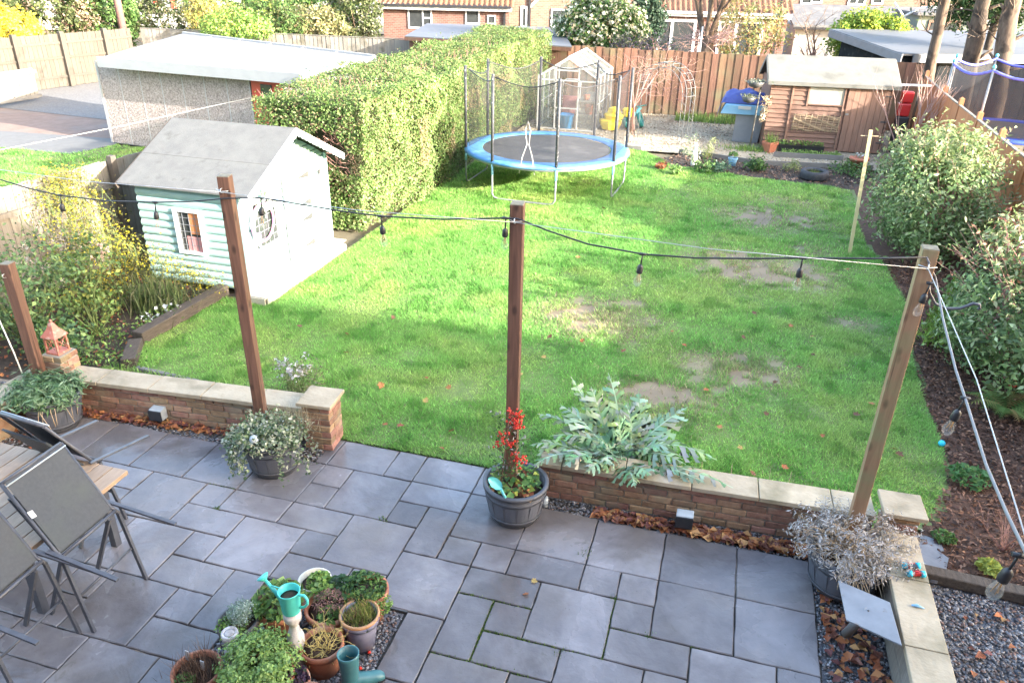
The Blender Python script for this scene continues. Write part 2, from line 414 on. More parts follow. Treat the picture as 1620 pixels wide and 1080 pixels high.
M('toy_blue', (0.04,0.30,0.62), None, 10, 0.35)
M('toy_cyan', (0.03,0.55,0.72), None, 10, 0.35)
M('toy_yellow', (0.80,0.60,0.02), (0.85,0.66,0.04), 10, 0.4)
M('toy_green', (0.02,0.16,0.15), (0.03,0.22,0.2), 10, 0.4)
M('sleeper', (0.045,0.034,0.026), (0.095,0.075,0.058), 8, 0.9, 0.6, stretch=(4,1,6))
M('grey_board', (0.13,0.125,0.115), (0.2,0.19,0.175), 8, 0.9, 0.4, stretch=(1,1,5))
M('pine_stick', (0.50,0.40,0.20), (0.62,0.52,0.28), 10, 0.7, 0.1, stretch=(8,8,0.5))
M('mint', (0.259,0.396,0.367), (0.310,0.446,0.410), 4, 0.5, 0.1, 60, rnd=0.05, c3=(0.238,0.360,0.346), c3scale=2)
M('mint_white', (0.29,0.41,0.42), (0.35,0.47,0.48), 4, 0.5, 0.1, 60, rnd=0.05)
M('white_paint', (0.76,0.76,0.74), (0.8,0.8,0.78), 6, 0.5)
M('felt', (0.095,0.095,0.092), (0.126,0.126,0.119), 5, 0.9, 0.3, 90, c3=(0.073,0.073,0.065), c3scale=6, c3lo=0.6, c3hi=0.8)
M('felt_green', (0.118,0.118,0.105), (0.15,0.148,0.134), 4, 0.85, 0.3, 60, c3=(0.09,0.09,0.078), c3scale=2)
M('dark_glass', (0.03,0.033,0.035), (0.05,0.055,0.055), 3, 0.06, spec=0.6)
M('curtain', (0.42,0.13,0.05), (0.55,0.22,0.08), 5, 0.8, stretch=(12,12,0.6))
M('pink_panel', (0.42,0.17,0.17), (0.5,0.24,0.22), 20, 0.8)
M('decking', (0.352,0.312,0.232), (0.464,0.424,0.336), 8, 0.7, 0.2, stretch=(8,0.8,8), rnd=0.12)
M('iron', (0.045,0.045,0.045), (0.08,0.078,0.075), 12, 0.5)
M('hoop_pink', (0.42,0.16,0.30), (0.5,0.22,0.36), 12, 0.4)
M('hoop_white', (0.30,0.36,0.40), (0.4,0.45,0.48), 12, 0.4)
M('lilac', (0.32,0.22,0.55), (0.4,0.3,0.6), 12, 0.6)
M('fence_pale', (0.068,0.055,0.042), (0.094,0.080,0.063), 6, 0.85, 0.25, stretch=(7,7,0.5), rnd=0.13, hue=0.01, c3=(0.048,0.040,0.030), c3scale=2.2)
M('fence_weathered', (0.163,0.144,0.118), (0.236,0.215,0.183), 6, 0.85, 0.25, stretch=(7,7,0.5), rnd=0.16, hue=0.01, c3=(0.108,0.096,0.070), c3scale=2.2)
M('fence_brown', (0.115,0.058,0.034), (0.185,0.10,0.06), 5, 0.85, 0.25, stretch=(6,6,0.5), rnd=0.28, hue=0.012, c3=(0.135,0.112,0.062), c3scale=1.6, c3lo=0.5, c3hi=0.7)
M('fence_orange', (0.36,0.135,0.05), (0.48,0.20,0.085), 5, 0.8, 0.2, stretch=(7,7,0.6), rnd=0.1)
M('shed_wood', (0.136,0.071,0.048), (0.197,0.112,0.078), 6, 0.75, 0.2, stretch=(0.7,7,7), rnd=0.1)
M('shed_door', (0.18,0.095,0.06), (0.26,0.15,0.105), 6, 0.75, 0.2, stretch=(8,8,0.6), rnd=0.1)
M('perspex', (0.315,0.300,0.247), (0.390,0.375,0.315), 3, 0.12, spec=0.6)
M('willow', (0.34,0.25,0.15), (0.48,0.36,0.23), 20, 0.7)
M('bin_grey', (0.20,0.21,0.225), (0.245,0.25,0.265), 5, 0.55)
M('lid_blue', (0.19,0.40,0.60), (0.25,0.47,0.66), 5, 0.5)
M('tarp', (0.045,0.06,0.22), (0.07,0.09,0.30), 7, 0.55, 0.3)
M('pale_gravel', (0.26,0.215,0.145), (0.44,0.38,0.28), 25, 0.9, 0.9, c3=(0.20,0.15,0.10), c3scale=1.2, c3lo=0.5, c3hi=0.7)
M('dark_gravel', (0.07,0.072,0.08), (0.18,0.18,0.195), 30, 0.75, 0.9)
M('mulch', (0.05,0.026,0.017), (0.15,0.075,0.045), 16, 0.95, 0.9)
M('pad_blue', (0.06,0.20,0.46), (0.11,0.30,0.58), 5, 0.45, 0.9, 7, c3=(0.20,0.40,0.64), c3scale=2.5, c3lo=0.55, c3hi=0.7)
M('tramp_mat', (0.075,0.07,0.068), (0.105,0.10,0.096), 5, 0.7, c3=(0.15,0.14,0.13), c3scale=1.8)
M('foam_black', (0.03,0.03,0.033), (0.065,0.065,0.07), 14, 0.6, 0.4, c3=(0.3,0.3,0.3), c3scale=22, c3lo=0.62, c3hi=0.7)
M('blue_trim', (0.10,0.11,0.52), (0.14,0.16,0.62), 10, 0.5)
M('blue_deep', (0.03,0.07,0.52), (0.05,0.11,0.62), 6, 0.5, 0.3)
M('alu', (0.480,0.488,0.480), (0.544,0.552,0.544), 12, 0.4, metal=0.2)
M('arch_grey', (0.14,0.145,0.145), (0.20,0.205,0.205), 12, 0.5)
M('pebbledash', (0.17,0.13,0.115), (0.52,0.43,0.39), 26, 0.9, 1.0, detail=3)
M('mortar_pale', (0.372,0.353,0.329), (0.409,0.391,0.372), 20, 0.9)
M('asbestos', (0.187,0.184,0.187), (0.216,0.214,0.216), 2, 0.7, 0.05, stretch=(0.4,2,1), c3=(0.150,0.148,0.150), c3scale=0.6)
M('fascia_grey', (0.264,0.270,0.276), (0.300,0.306,0.312), 3, 0.6)
M('red_door', (0.48,0.055,0.03), (0.56,0.08,0.045), 5, 0.5)
M('block_paving', (0.165,0.105,0.075), (0.235,0.155,0.115), 3, 0.85, 0.3, 20, c3=(0.19,0.15,0.125), c3scale=0.6)
M('concrete', (0.114,0.108,0.100), (0.145,0.139,0.129), 4, 0.85, 0.2)
M('grey_stones', (0.100,0.095,0.089), (0.189,0.184,0.178), 18, 0.9, 0.8)
M('roof_grey', (0.084,0.087,0.093), (0.110,0.111,0.121), 1.5, 0.6, 0.05, c3=(0.127,0.131,0.139), c3scale=0.5)
brick_wall_mat('house_brick', (0.125,0.048,0.036), (0.18,0.082,0.06), (0.17,0.14,0.12))
brick_wall_mat('house_brick_pale', (0.145,0.072,0.048), (0.20,0.11,0.075), (0.18,0.15,0.125))
M('pantile', (0.122,0.057,0.034), (0.167,0.084,0.052), 5, 0.85, 0.2, c3=(0.084,0.046,0.031), c3scale=1.3)
M('pantile_orange', (0.160,0.073,0.038), (0.190,0.094,0.052), 5, 0.85, 0.2)
M('upvc', (0.517,0.524,0.530), (0.544,0.544,0.544), 5, 0.35)
M('render_white', (0.250,0.243,0.229), (0.271,0.264,0.250), 2, 0.8)
M('slate_roof', (0.076,0.076,0.082), (0.122,0.120,0.117), 4, 0.8, 0.2, c3=(0.163,0.153,0.138), c3scale=1.5)
M('dark_shaded_cladding', (0.010,0.013,0.015), (0.028,0.031,0.033), 4, 0.9, 0.3, spec=0.1, c3=(0.06,0.065,0.06), c3scale=4, c3lo=0.62, c3hi=0.7)  # dark cladding, colour lowered further to stand in for the trees' shade
M('grey_green', (0.135,0.162,0.135), (0.162,0.189,0.158), 4, 0.8)
M('lead', (0.150,0.156,0.168), (0.198,0.204,0.216), 4, 0.5)
M('bark', (0.055,0.036,0.024), (0.135,0.095,0.067), 5, 0.9, 1.0, stretch=(4,4,0.6), c3=(0.035,0.024,0.017), c3scale=3, c3lo=0.52, c3hi=0.62)
M('bark_pale', (0.075,0.05,0.034), (0.165,0.118,0.082), 5, 0.9, 1.0, stretch=(4,4,0.6), c3=(0.05,0.034,0.024), c3scale=3, c3lo=0.52, c3hi=0.62)
M('twig', (0.13,0.08,0.05), (0.22,0.14,0.095), 10, 0.85)
M('twig_red', (0.27,0.13,0.105), (0.38,0.21,0.17), 10, 0.8)
M('twig_pink', (0.40,0.24,0.20), (0.52,0.34,0.29), 10, 0.8)
M('stem_green', (0.09,0.13,0.035), (0.16,0.2,0.07), 10, 0.8)
M('rubber', (0.022,0.022,0.025), (0.05,0.05,0.055), 14, 0.7, 0.3)
M('terracotta_far', (0.40,0.13,0.07), (0.5,0.19,0.11), 9, 0.8)
M('bulb_base', (0.018,0.018,0.02), (0.03,0.03,0.033), 10, 0.45)
M('filament', (0.375,0.190,0.040), None, 10, 0.4)
M('pole_brown', (0.14,0.075,0.065), (0.2,0.11,0.095), 4, 0.7)
M('yellow_stem', (0.45,0.34,0.10), (0.58,0.45,0.16), 10, 0.8)
M('slate_stone', (0.13,0.135,0.15), (0.19,0.195,0.21), 6, 0.5, 0.3)
M('polyp_red', (0.55,0.02,0.015), (0.7,0.05,0.02), 10, 0.35)
leaf_mat('leaf', 0.35, 0.55, 0.25)
leaf_mat('leaf_gloss', 0.32, 0.55, 0.15)
leaf_mat('grass', 0.45, 0.6, 0.2)
leaf_mat('petal', 0.3, 0.7, 0.2)
leaf_mat('litter', 0.12, 0.6, 0.3)
glass_mat('glass_clear', (0.9, 0.95, 0.95), 0.22, 0.03)
glass_mat('glass_house', (0.36, 0.42, 0.41), 0.2, 0.06)
glass_mat('glass_bulb', (0.6, 0.6, 0.56), 0.13, 0.02)
net_mat('net', (0.025, 0.025, 0.028), 0.66)
net_mat('net_grey', (0.03, 0.03, 0.034), 0.35)

# ------------------------------------------------------------------ foliage helpers
def leaf_cloud(name, C, size, parent, pal, mat='leaf', aspect=0.5, up=0.35, N0=None, jit=0.25, fold=0.25, sizej=0.4, org=None, droop=0.0, cm=None):
    """one leaf = two folded triangles at each centre C; N0 optional outward normals"""
    C = np.asarray(C, dtype=np.float64); n = len(C)
    D = rng.normal(size=(n, 3)); D /= np.linalg.norm(D, axis=1)[:, None]
    nr = rng.normal(size=(n, 3)); nr[:, 2] += up * 2
    if N0 is not None: nr = nr * 0.55 + np.asarray(N0) * 1.0
    nr /= np.linalg.norm(nr, axis=1)[:, None]
    D -= nr * np.sum(D * nr, axis=1)[:, None]; D /= (np.linalg.norm(D, axis=1)[:, None] + 1e-9)
    D[:, 2] -= droop; 
    S = np.cross(D, nr); S /= (np.linalg.norm(S, axis=1)[:, None] + 1e-9)
    L = size * (1 + sizej * (rng.random(n) * 2 - 1)); L = L[:, None]
    W = L * aspect * 0.5
    V = np.empty((n, 4, 3))
    V[:, 0] = C - D * L * 0.5
    V[:, 1] = C + S * W + nr * W * fold * 2
    V[:, 2] = C + D * L * 0.5
    V[:, 3] = C - S * W + nr * W * fold * 2
    i = np.arange(n)[:, None] * 4
    F = np.concatenate([i + np.array([[0, 1, 2]]), i + np.array([[0, 2, 3]])])
    pal = np.asarray(pal)
    c = pal[rng.integers(0, len(pal), n)] * (1 + jit * (rng.random((n, 1)) * 2 - 1))
    if cm is not None: c = c * np.asarray(cm)[:, None]
    col = np.repeat(c, 4, axis=0)
    o = np_mesh(name, V.reshape(-1, 3), F, MT[mat], parent, col, org=org)
    if 'flower' in name or 'heads' in name: o['kind'] = 'stuff'
    return o
def blades(name, B, h, wdt, parent, pal, lean=0.5, mat='grass', jit=0.25, hj=0.4, org=None, segs=1, dirv=None):
    """thin upright blades from base points B"""
    B = np.asarray(B, dtype=np.float64); n = len(B)
    a = rng.random(n) * 2 * np.pi
    H = np.asarray(h) * (1 + hj * (rng.random(n) * 2 - 1)); le = lean * rng.random(n) * H
    d = np.stack([np.cos(a), np.sin(a)], 1) if dirv is None else dirv
    s = np.stack([-d[:, 1], d[:, 0]], 1); ww = (np.asarray(wdt) * (1 + 0.3 * (rng.random(n) * 2 - 1)))[:, None] * 0.5
    pal = np.asarray(pal); c = pal[rng.integers(0, len(pal), n)] * (1 + jit * (rng.random((n, 1)) * 2 - 1))
    if segs == 1:
        V = np.empty((n, 3, 3))
        V[:, 0, :2] = B[:, :2] - s * ww; V[:, 0, 2] = B[:, 2]
        V[:, 1, :2] = B[:, :2] + s * ww; V[:, 1, 2] = B[:, 2]
        V[:, 2, :2] = B[:, :2] + d * le[:, None]; V[:, 2, 2] = B[:, 2] + H
        F = np.arange(n * 3).reshape(n, 3)
        return np_mesh(name, V.reshape(-1, 3), F, MT[mat], parent, np.repeat(c, 3, axis=0), org=org)
    V = np.empty((n, 5, 3))
    V[:, 0, :2] = B[:, :2] - s * ww; V[:, 0, 2] = B[:, 2]
    V[:, 1, :2] = B[:, :2] + s * ww; V[:, 1, 2] = B[:, 2]
    mid = B[:, :2] + d * (le * 0.35)[:, None]
    V[:, 2, :2] = mid + s * ww * 0.9; V[:, 2, 2] = B[:, 2] + H * 0.6
    V[:, 3, :2] = mid - s * ww * 0.9; V[:, 3, 2] = B[:, 2] + H * 0.6
    V[:, 4, :2] = B[:, :2] + d * le[:, None]; V[:, 4, 2] = B[:, 2] + H * (1 - 0.35 * (le / (H + 1e-6)))
    i = np.arange(n)[:, None] * 5
    F = np.concatenate([i + np.array([[0, 1, 2]]), i + np.array([[0, 2, 3]]), i + np.array([[3, 2, 4]])])
    return np_mesh(name, V.reshape(-1, 3), F, MT[mat], parent, np.repeat(c, 5, axis=0), org=org)
def clumps(c, r, ncl, per, spread, shell=0.55, zmin=0.05):
    """leaf centres gathered in clumps inside an ellipsoid"""
    c = np.array(c); r = np.array(r)
    d = rng.normal(size=(ncl, 3)); d /= np.linalg.norm(d, axis=1)[:, None]
    k = shell + (1 - shell) * rng.random((ncl, 1)) ** 0.6
    cc = c + d * r * k
    P = np.repeat(cc, per, axis=0) + rng.normal(size=(ncl * per, 3)) * spread
    P[:, 2] = np.maximum(P[:, 2], zmin + 0.1 * rng.random(len(P)))
    N0 = (P - c) / r; N0 /= (np.linalg.norm(N0, axis=1)[:, None] + 1e-9)
    return P, N0, cc
def stems(mbd, base, ends, r0, r1, n=5, bend=0.12):
    base = Vector(base)
    for e in ends:
        e = Vector(e); mid = (base + e) / 2 + Vector((random.uniform(-bend, bend), random.uniform(-bend, bend), random.uniform(0, bend)))
        b0 = base + Vector((random.uniform(-.5, .5) * r0 * 4, random.uniform(-.5, .5) * r0 * 4, 0))
        mbd.tube([b0, mid, e], [r0, (r0 + r1) / 2, r1], n)
def shrub(name, label, cat, base, c, r, ncl, per, spread, size, pal, aspect=0.5, shell=0.55, stemmat='twig', nst=14, mat='leaf', up=0.35, group=None, sr=0.012, jit=0.25, droop=0.0, second=None):
    t = thing(name, base, label, cat, group)
    P, N0, cc = clumps(c, r, ncl, per, spread, shell, base[2] + 0.02)
    leaf_cloud('foliage', P, size, t, pal, mat, aspect, up, N0 * 0.6, jit, droop=droop, cm=np.repeat(0.7 + 0.6*rng.random(ncl), per))
    if second:      # (fraction, size, palette, name): flowers, berries
        k = int(len(P) * second[0]); idx = rng.choice(len(P), k, replace=False)
        leaf_cloud(second[3], P[idx] + N0[idx] * size * 0.4, second[1], t, second[2], 'petal', 0.9, 0.5, N0[idx])['kind'] = 'stuff'
    b = mb(); idx = rng.choice(len(cc), min(nst, len(cc)), replace=False)
    stems(b, base, cc[idx], sr, sr * 0.35)
    b.build('stems', stemmat, t)['kind'] = 'stuff'
    return t
def shoots(t, c, r, n, L, size, pal, mat='leaf', aspect=0.45, stemmat='twig', up=0.5, per=9, zlo=-0.2, name='shoot_leaves'):
    P = []; b = mb()
    for k in range(n):
        d = Vector((random.gauss(0,1), random.gauss(0,1), random.uniform(zlo,1.2))).normalized(); p = Vector((c[0]+d.x*r[0]*.9, c[1]+d.y*r[1]*.9, c[2]+d.z*r[2]*.9))
        g = (d + Vector((random.gauss(0,.3), random.gauss(0,.3), up))).normalized(); ln = L*random.uniform(.6,1.3); q = p
        pts = [p]
        for j in range(per): q = q + g*ln/per; g = (g + Vector((0,0,-.03))).normalized(); P.append(tuple(q + Vector((random.gauss(0,size*.35), random.gauss(0,size*.35), random.gauss(0,size*.25))))); pts.append(q)
        b.tube(pts[::3], [.005, .004, .003, .002][:len(pts[::3])], 4, cap=False)
    leaf_cloud(name, np.array(P), size, t, pal, mat, aspect, .4); b.build('shoot_stems', stemmat, t)['kind'] = 'stuff'
def branch(b, p, d, L, r, depth, spread=0.6, up=0.15, n=5, kids=3, shrink=0.68, tips=None, wig=0.12):
    p = Vector(p); d = Vector(d).normalized(); pts = [p]; rs = [r]; k = 4
    for i in range(k):
        d = (d + Vector((random.gauss(0, wig), random.gauss(0, wig), random.gauss(0, wig) + up * 0.25))).normalized()
        p = p + d * L / k; pts.append(p); rs.append(max(r * (1 - 0.5 * (i + 1) / k), 0.0015))
    b.tube(pts, rs, n if depth > 1 else max(3, n - 2), cap=False)
    if depth <= 0:
        if tips is not None: tips.append(tuple(p))
        return
    for j in range(kids):
        t = random.uniform(0.35, 1.0) if j else 1.0
        i = min(k, max(1, int(round(t * k))))
        nd = (d + Vector((random.gauss(0, spread), random.gauss(0, spread), random.gauss(0, spread * 0.6) + up))).normalized()
        branch(b, pts[i], nd, L * shrink * random.uniform(0.75, 1.15), rs[i] * 0.72, depth - 1, spread, up, n, kids, shrink, tips, wig)
# palettes (base colours)
G_HEDGE = [(0.130,0.215,0.055), (0.172,0.268,0.075), (0.212,0.292,0.10), (0.088,0.152,0.04), (0.255,0.322,0.135), (0.142,0.225,0.06), (0.235,0.20,0.10)]
G_DARK = [(0.043,0.094,0.032), (0.065,0.123,0.043), (0.087,0.145,0.051), (0.051,0.102,0.043)]
G_MID = [(0.087,0.167,0.043), (0.123,0.217,0.058), (0.145,0.246,0.072), (0.072,0.138,0.043)]
G_LIGHT = [(0.189,0.304,0.072), (0.246,0.362,0.102), (0.145,0.261,0.065), (0.290,0.406,0.131)]
G_YELLOW = [(0.38,0.34,0.04), (0.45,0.40,0.06), (0.30,0.30,0.05), (0.22,0.26,0.05)]
G_SILVER = [(0.24,0.32,0.24), (0.30,0.38,0.29), (0.19,0.27,0.19), (0.36,0.43,0.34)]
G_GREY = [(0.36,0.35,0.36), (0.44,0.43,0.45), (0.30,0.28,0.28), (0.5,0.49,0.52), (0.33,0.30,0.27)]
LITTER = [(0.36,0.13,0.05), (0.28,0.09,0.04), (0.42,0.18,0.07), (0.18,0.07,0.045), (0.46,0.25,0.10), (0.22,0.10,0.07), (0.16,0.06,0.055)]
# ================================================================== SETTING
def sheet(name, poly, z, mat, kind='structure', sub=0.0):
    b = mb(); b.add([(x, y, z) for x, y in poly], [tuple(range(len(poly)))])
    o = b.build(name, mat); o['kind'] = kind
    return o
def in_poly(P, poly):
    x, y = P[:, 0], P[:, 1]; c = np.zeros(len(P), bool); j = len(poly) - 1
    for i in range(len(poly)):
        xi, yi = poly[i]; xj, yj = poly[j]
        c ^= ((yi > y) != (yj > y)) & (x < (xj - xi) * (y - yi) / (yj - yi + 1e-12) + xi)
        j = i
    return c
def scatter(poly, dens):
    a = np.array(poly); mn, mx = a.min(0), a.max(0)
    n = int((mx[0]-mn[0])*(mx[1]-mn[1])*dens)
    P = mn + rng.random((n, 2))*(mx-mn)
    return P[in_poly(P, poly)]
sheet('ground', [(-150,-150),(150,-150),(150,150),(-150,150)], -0.06, 'ground')

LAWN = [(-6.75,6.62),(-4.8,6.5),(-3.9,6.2),(-3.55,6.02),(-1.35,6.02),(-1.3,6.02),(1.9,6.12),(2.25,6.5),(2.5,7.1),(2.62,7.8),(2.6,9.0),(2.68,10.2),
        (2.85,12.0),(2.8,13.6),(2.62,14.6),(2.6,16.2),(2.75,17.6),(2.72,18.55),(1.98,18.75),(0.6,18.95),(-1.3,19.45),(-2.3,20.85),(-6.15,20.95),(-6.15,8.75),(-6.95,8.85),(-6.98,7.2)]
BARE = [(0.75,12.7,1.1,0.75,0.95),(0.1,13.0,0.5,0.35,0.7),(-1.55,9.9,0.8,0.62,0.95),(-1.2,10.5,0.35,0.3,0.7),(-0.35,8.0,0.6,0.34,0.9),(0.45,9.0,0.65,0.45,0.85),(0.15,8.5,0.4,0.3,0.5),
        (0.9,15.7,1.0,0.8,0.75),(1.5,15.7,0.7,0.6,0.65),(1.3,17.0,0.7,0.45,0.5),(-1.7,9.4,0.4,0.25,0.8),(1.7,14.0,0.5,0.5,0.45),(2.0,10.9,0.3,0.25,0.6),(-0.2,7.55,0.35,0.2,0.5)]
def bareness(P):
    v = np.zeros(len(P))
    for (x, y, rx, ry, s) in BARE:
        d = ((P[:,0]-x)/rx)**2 + ((P[:,1]-y)/ry)**2
        v = np.maximum(v, s*np.exp(-d**1.3*0.8))
    return v
def vnoise(P, f, seed):
    r = np.random.default_rng(seed); g = r.random((64, 64)); q = P*f
    i = np.floor(q).astype(int); t = q - i; t = t*t*(3-2*t); i0 = i % 64; i1 = (i+1) % 64
    a = g[i0[:,0], i0[:,1]]; b = g[i1[:,0], i0[:,1]]; c = g[i0[:,0], i1[:,1]]; d = g[i1[:,0], i1[:,1]]
    return (a*(1-t[:,0])+b*t[:,0])*(1-t[:,1]) + (c*(1-t[:,0])+d*t[:,0])*t[:,1]
# the lawn's soil and thatch: a fine grid so that worn patches can be bare earth
gs = 0.09; gxs = np.arange(-7.1, 3.0, gs); gys = np.arange(5.95, 21.1, gs)
XX, YY = np.meshgrid(gxs, gys, indexing='ij'); nX, nY = XX.shape
Pq = np.column_stack([XX.ravel(), YY.ravel()]); ins = in_poly(Pq, LAWN).reshape(nX, nY)
ok_ = ins[:-1,:-1] | ins[1:,:-1] | ins[:-1,1:] | ins[1:,1:]
ok2 = ok_ & (YY[:-1,:-1] > 6.0)
idx = np.arange(nX*nY).reshape(nX, nY); Fq = np.stack([idx[:-1,:-1], idx[1:,:-1], idx[1:,1:], idx[:-1,1:]], -1)[ok2]
bq = bareness(Pq); nq = vnoise(Pq, 3.0, 41)
cq = np.array([0.15,0.19,0.065])[None]*(0.75+0.5*nq[:,None]); cq = cq + (np.array([0.25,0.19,0.12])[None]*(0.8+0.4*vnoise(Pq,5.0,42)[:,None]) - cq)*np.clip(bq*1.3*(0.5+vnoise(Pq,4.2,31)),0,1)[:,None]
zq = 0.006*(nq-.5)
used = np.unique(Fq); mp_ = -np.ones(nX*nY, int); mp_[used] = np.arange(len(used))
lo = np_mesh('lawn', np.column_stack([Pq, zq])[used], mp_[Fq], MT['litter'], None, cq[used]); lo['kind'] = 'structure'
def grass_field(name, label, poly, bands, z=0.0, bare=True, hmul=1.0):
    Bs = []; hs = []; ws = []
    for (y0, y1, dens, h, wd) in bands:
        P = scatter(poly, dens); P = P[(P[:,1] >= y0) & (P[:,1] < y1)]
        keep = np.ones(len(P), bool)
        n1 = vnoise(P, 2.2, 3); n2 = vnoise(P, 0.7, 5)
        if bare:
            bv = np.clip(bareness(P)*(0.05+2.1*vnoise(P, 4.2, 31)*vnoise(P, 9.0, 32)*1.9), 0, 0.97)
            keep = rng.random(len(P)) > bv
        P = P[keep]; n1 = n1[keep]; n2 = n2[keep]
        Bs.append(np.column_stack([P, np.full(len(P), z-0.004)])); hs.append(h*hmul*(0.45+1.0*n1)*(0.75+0.5*vnoise(P,5.5,8))); ws.append(np.full(len(P), wd))
    B = np.concatenate(Bs); H = np.concatenate(hs); W = np.concatenate(ws)
    n = len(B); t = vnoise(B[:,:2], 0.55, 11); t2 = vnoise(B[:,:2], 1.9, 12); bv = bareness(B[:,:2]) if bare else np.zeros(n)
    base = np.array([0.275,0.485,0.12]); lush = np.array([0.205,0.425,0.10]); yel = np.array([0.38,0.515,0.145]); straw = np.array([0.42,0.36,0.21])
    c = base + (lush-base)*np.clip(t*1.6-0.5,0,1)[:,None] + (yel-base)*np.clip(t2*2.2-1.0,0,0.9)[:,None]
    st = (rng.random(n) < (0.04 + 0.7*bv))[:,None]; c = np.where(st, straw*(0.7+0.5*rng.random((n,1))), c)
    c = c*(0.7+0.6*rng.random((n,1)))
    t3 = vnoise(B[:,:2], 4.5, 14); c = np.where((t3 > 0.74)[:,None], c*np.array([0.62,0.75,0.6]), c); pale = (rng.random(n) < 0.07)[:,None]; c = np.where(pale, c*1.7+0.02, c)
    a = rng.random(n)*2*np.pi; d = np.stack([np.cos(a), np.sin(a)], 1); s = np.stack([-d[:,1], d[:,0]], 1)
    le = (0.45+1.1*rng.random(n))*H; ww = (W*0.5)[:,None]
    V = np.empty((n,3,3)); V[:,0,:2] = B[:,:2]-s*ww; V[:,1,:2] = B[:,:2]+s*ww; V[:,0,2] = V[:,1,2] = B[:,2]
    V[:,2,:2] = B[:,:2]+d*le[:,None]; V[:,2,2] = B[:,2]+H*(0.7+0.5*rng.random(n))
    o = np_mesh(name, V.reshape(-1,3), np.arange(n*3).reshape(n,3), MT['grass'], None, np.repeat(c,3,axis=0))
    return tag(o, label, 'grass', kind='stuff')
grass_field('grass', 'short green lawn grass with worn straw patches', LAWN,
            [(5.9,9,8200,0.044,0.0095),(9,13,5600,0.046,0.012),(13,17,3500,0.048,0.015),(17,21.2,2300,0.05,0.019)])

# ---------------------------------------------------------------- patio
GX0, GS, GY0, GT = -3.48, 0.3093, 5.58, 0.3098
def gx(i): return GX0 + GS*i
def gy(j): return GY0 - GT*j
pb = mb(); pb.box(-8.2, 1.17, 0.3, 6.015, -0.09, -0.022)
patio = pb.build('patio', 'joint', org=(-2, 4, -0.09)); patio['kind'] = 'structure'
SL = [(0,1,0,1),(0,1,1,2),(1,3,0,2),(3,5,0,1),(3,4,1,2),(4,5,1,3),(5,7,0,2),(2,4,2,4),(0,2,2,3),(1,2,3,4),(-1,1,3,5),(-2,-1,4,5),(-3,-1,3,4),(-3,-2,2,3),(-2,0,2,3),
      (-2,0,0,2),(-4,-2,0,2),(-6,-4,0,2),(-8,-6,0,2),(-10,-8,0,2),(-5,-3,2,4),(-7,-5,2,3),(-7,-5,3,4),(-6,-4,4,6),(-4,-2,4,6),(-2,0,5,6),(0,1,5,7),(-1,0,6,7),(-3,-1,6,8),(-1,1,7,8),
      (-2,0,8,10),(-4,-3,7,8),(-4,-3,6,7),(-6,-4,6,8),(-4,-2,8,9),(-4,-2,9,11),(4,6,3,5),(5,6,2,3),(6,7,2,3),(3,4,4,5),(1,3,4,5),(5,6,5,7),(6,8,3,4),(6,7,4,6),(7,8,4,5),(7,9,5,6),(8,10,3,5),
      (6,8,6,8),(8,9,6,8),(7,9,2,3),(9,10,2,3),(10,11,2,3),(10,11,3,4),(11,13,2,4),(13,15,2,4),(10,12,4,5),(12,14,4,6),(14,15,4,6),(9,11,5,7),(11,12,5,7),(7,9,0,2),(9,11,0,2),(11,13,0,2),(13,15,0,2),
      (0,2,8,10),(5,6,7,9),(-8,-6,4,6),(-9,-7,2,4),(-8,-6,6,8),(12,14,6,8),(14,15,6,8)]
occ = set()
for s in SL:
    for i in range(s[0], s[1]):
        for j in range(s[2], s[3]): occ.add((i, j))
for i in range(1, 5):
    for j in range(5, 10): occ.add((i, j))          # the planting bed with the pots
for j in range(0, 14):
    for i in range(-14, 15):
        if (i, j) in occ: continue
        if i < -9 and j < 4: continue
        if i+1 < 15 and all((i+a, j+b) not in occ for a in (0, 1) for b in (0, 1)) and (i*3+j*5) % 4 and not (i+1 < -9 and j < 4): q = (i, i+2, j, j+2)
        elif i+1 < 15 and (i+1, j) not in occ and not (i+1 < -9 and j < 4): q = (i, i+2, j, j+1)
        else: q = (i, i+1, j, j+1)
        SL.append(q)
        for a in range(q[0], q[1]):
            for b_ in range(q[2], q[3]): occ.add((a, b_))
slab_me = {}
def slab(x0, x1, y0, y1):
    key = (round((x1-x0)/0.02), round((y1-y0)/0.02), random.randint(0, 1))
    if key not in slab_me:
        import bmesh
        bm = bmesh.new(); hx, hy = (x1-x0)/2, (y1-y0)/2
        n = 6; ring = []
        cs = [(-hx,-hy),(hx,-hy),(hx,hy),(-hx,hy)]
        for k in range(4):
            a, c = cs[k], cs[(k+1) % 4]
            for u in range(n):
                t = u/n; jx, jy = (random.uniform(-.0035,.0035), random.uniform(-.0035,.0035)) if u else (random.uniform(-.001,.004)*(-1 if a[0]>0 else 1), random.uniform(-.001,.004)*(-1 if a[1]>0 else 1))
                ring.append((a[0]+(c[0]-a[0])*t+jx, a[1]+(c[1]-a[1])*t+jy))
        lo = [bm.verts.new((x, y, -0.035)) for x, y in ring]; md = [bm.verts.new((x, y, -0.006)) for x, y in ring]
        hi = [bm.verts.new((x*(1-0.006/hx), y*(1-0.006/hy), 0)) for x, y in ring]
        N = len(ring)
        for k in range(N):
            bm.faces.new((lo[k], lo[(k+1)%N], md[(k+1)%N], md[k])); bm.faces.new((md[k], md[(k+1)%N], hi[(k+1)%N], hi[k]))
        bm.faces.new(hi)
        me = bpy.data.meshes.new('paving_slab'); bm.to_mesh(me); bm.free(); me.materials.append(MT['slate']); slab_me[key] = me
    return piece('paving_slab', slab_me[key], patio, ((x0+x1)/2, (y0+y1)/2, random.uniform(-.003, .003)), (random.gauss(0, .0025), random.gauss(0, .0025), random.gauss(0, .002)))
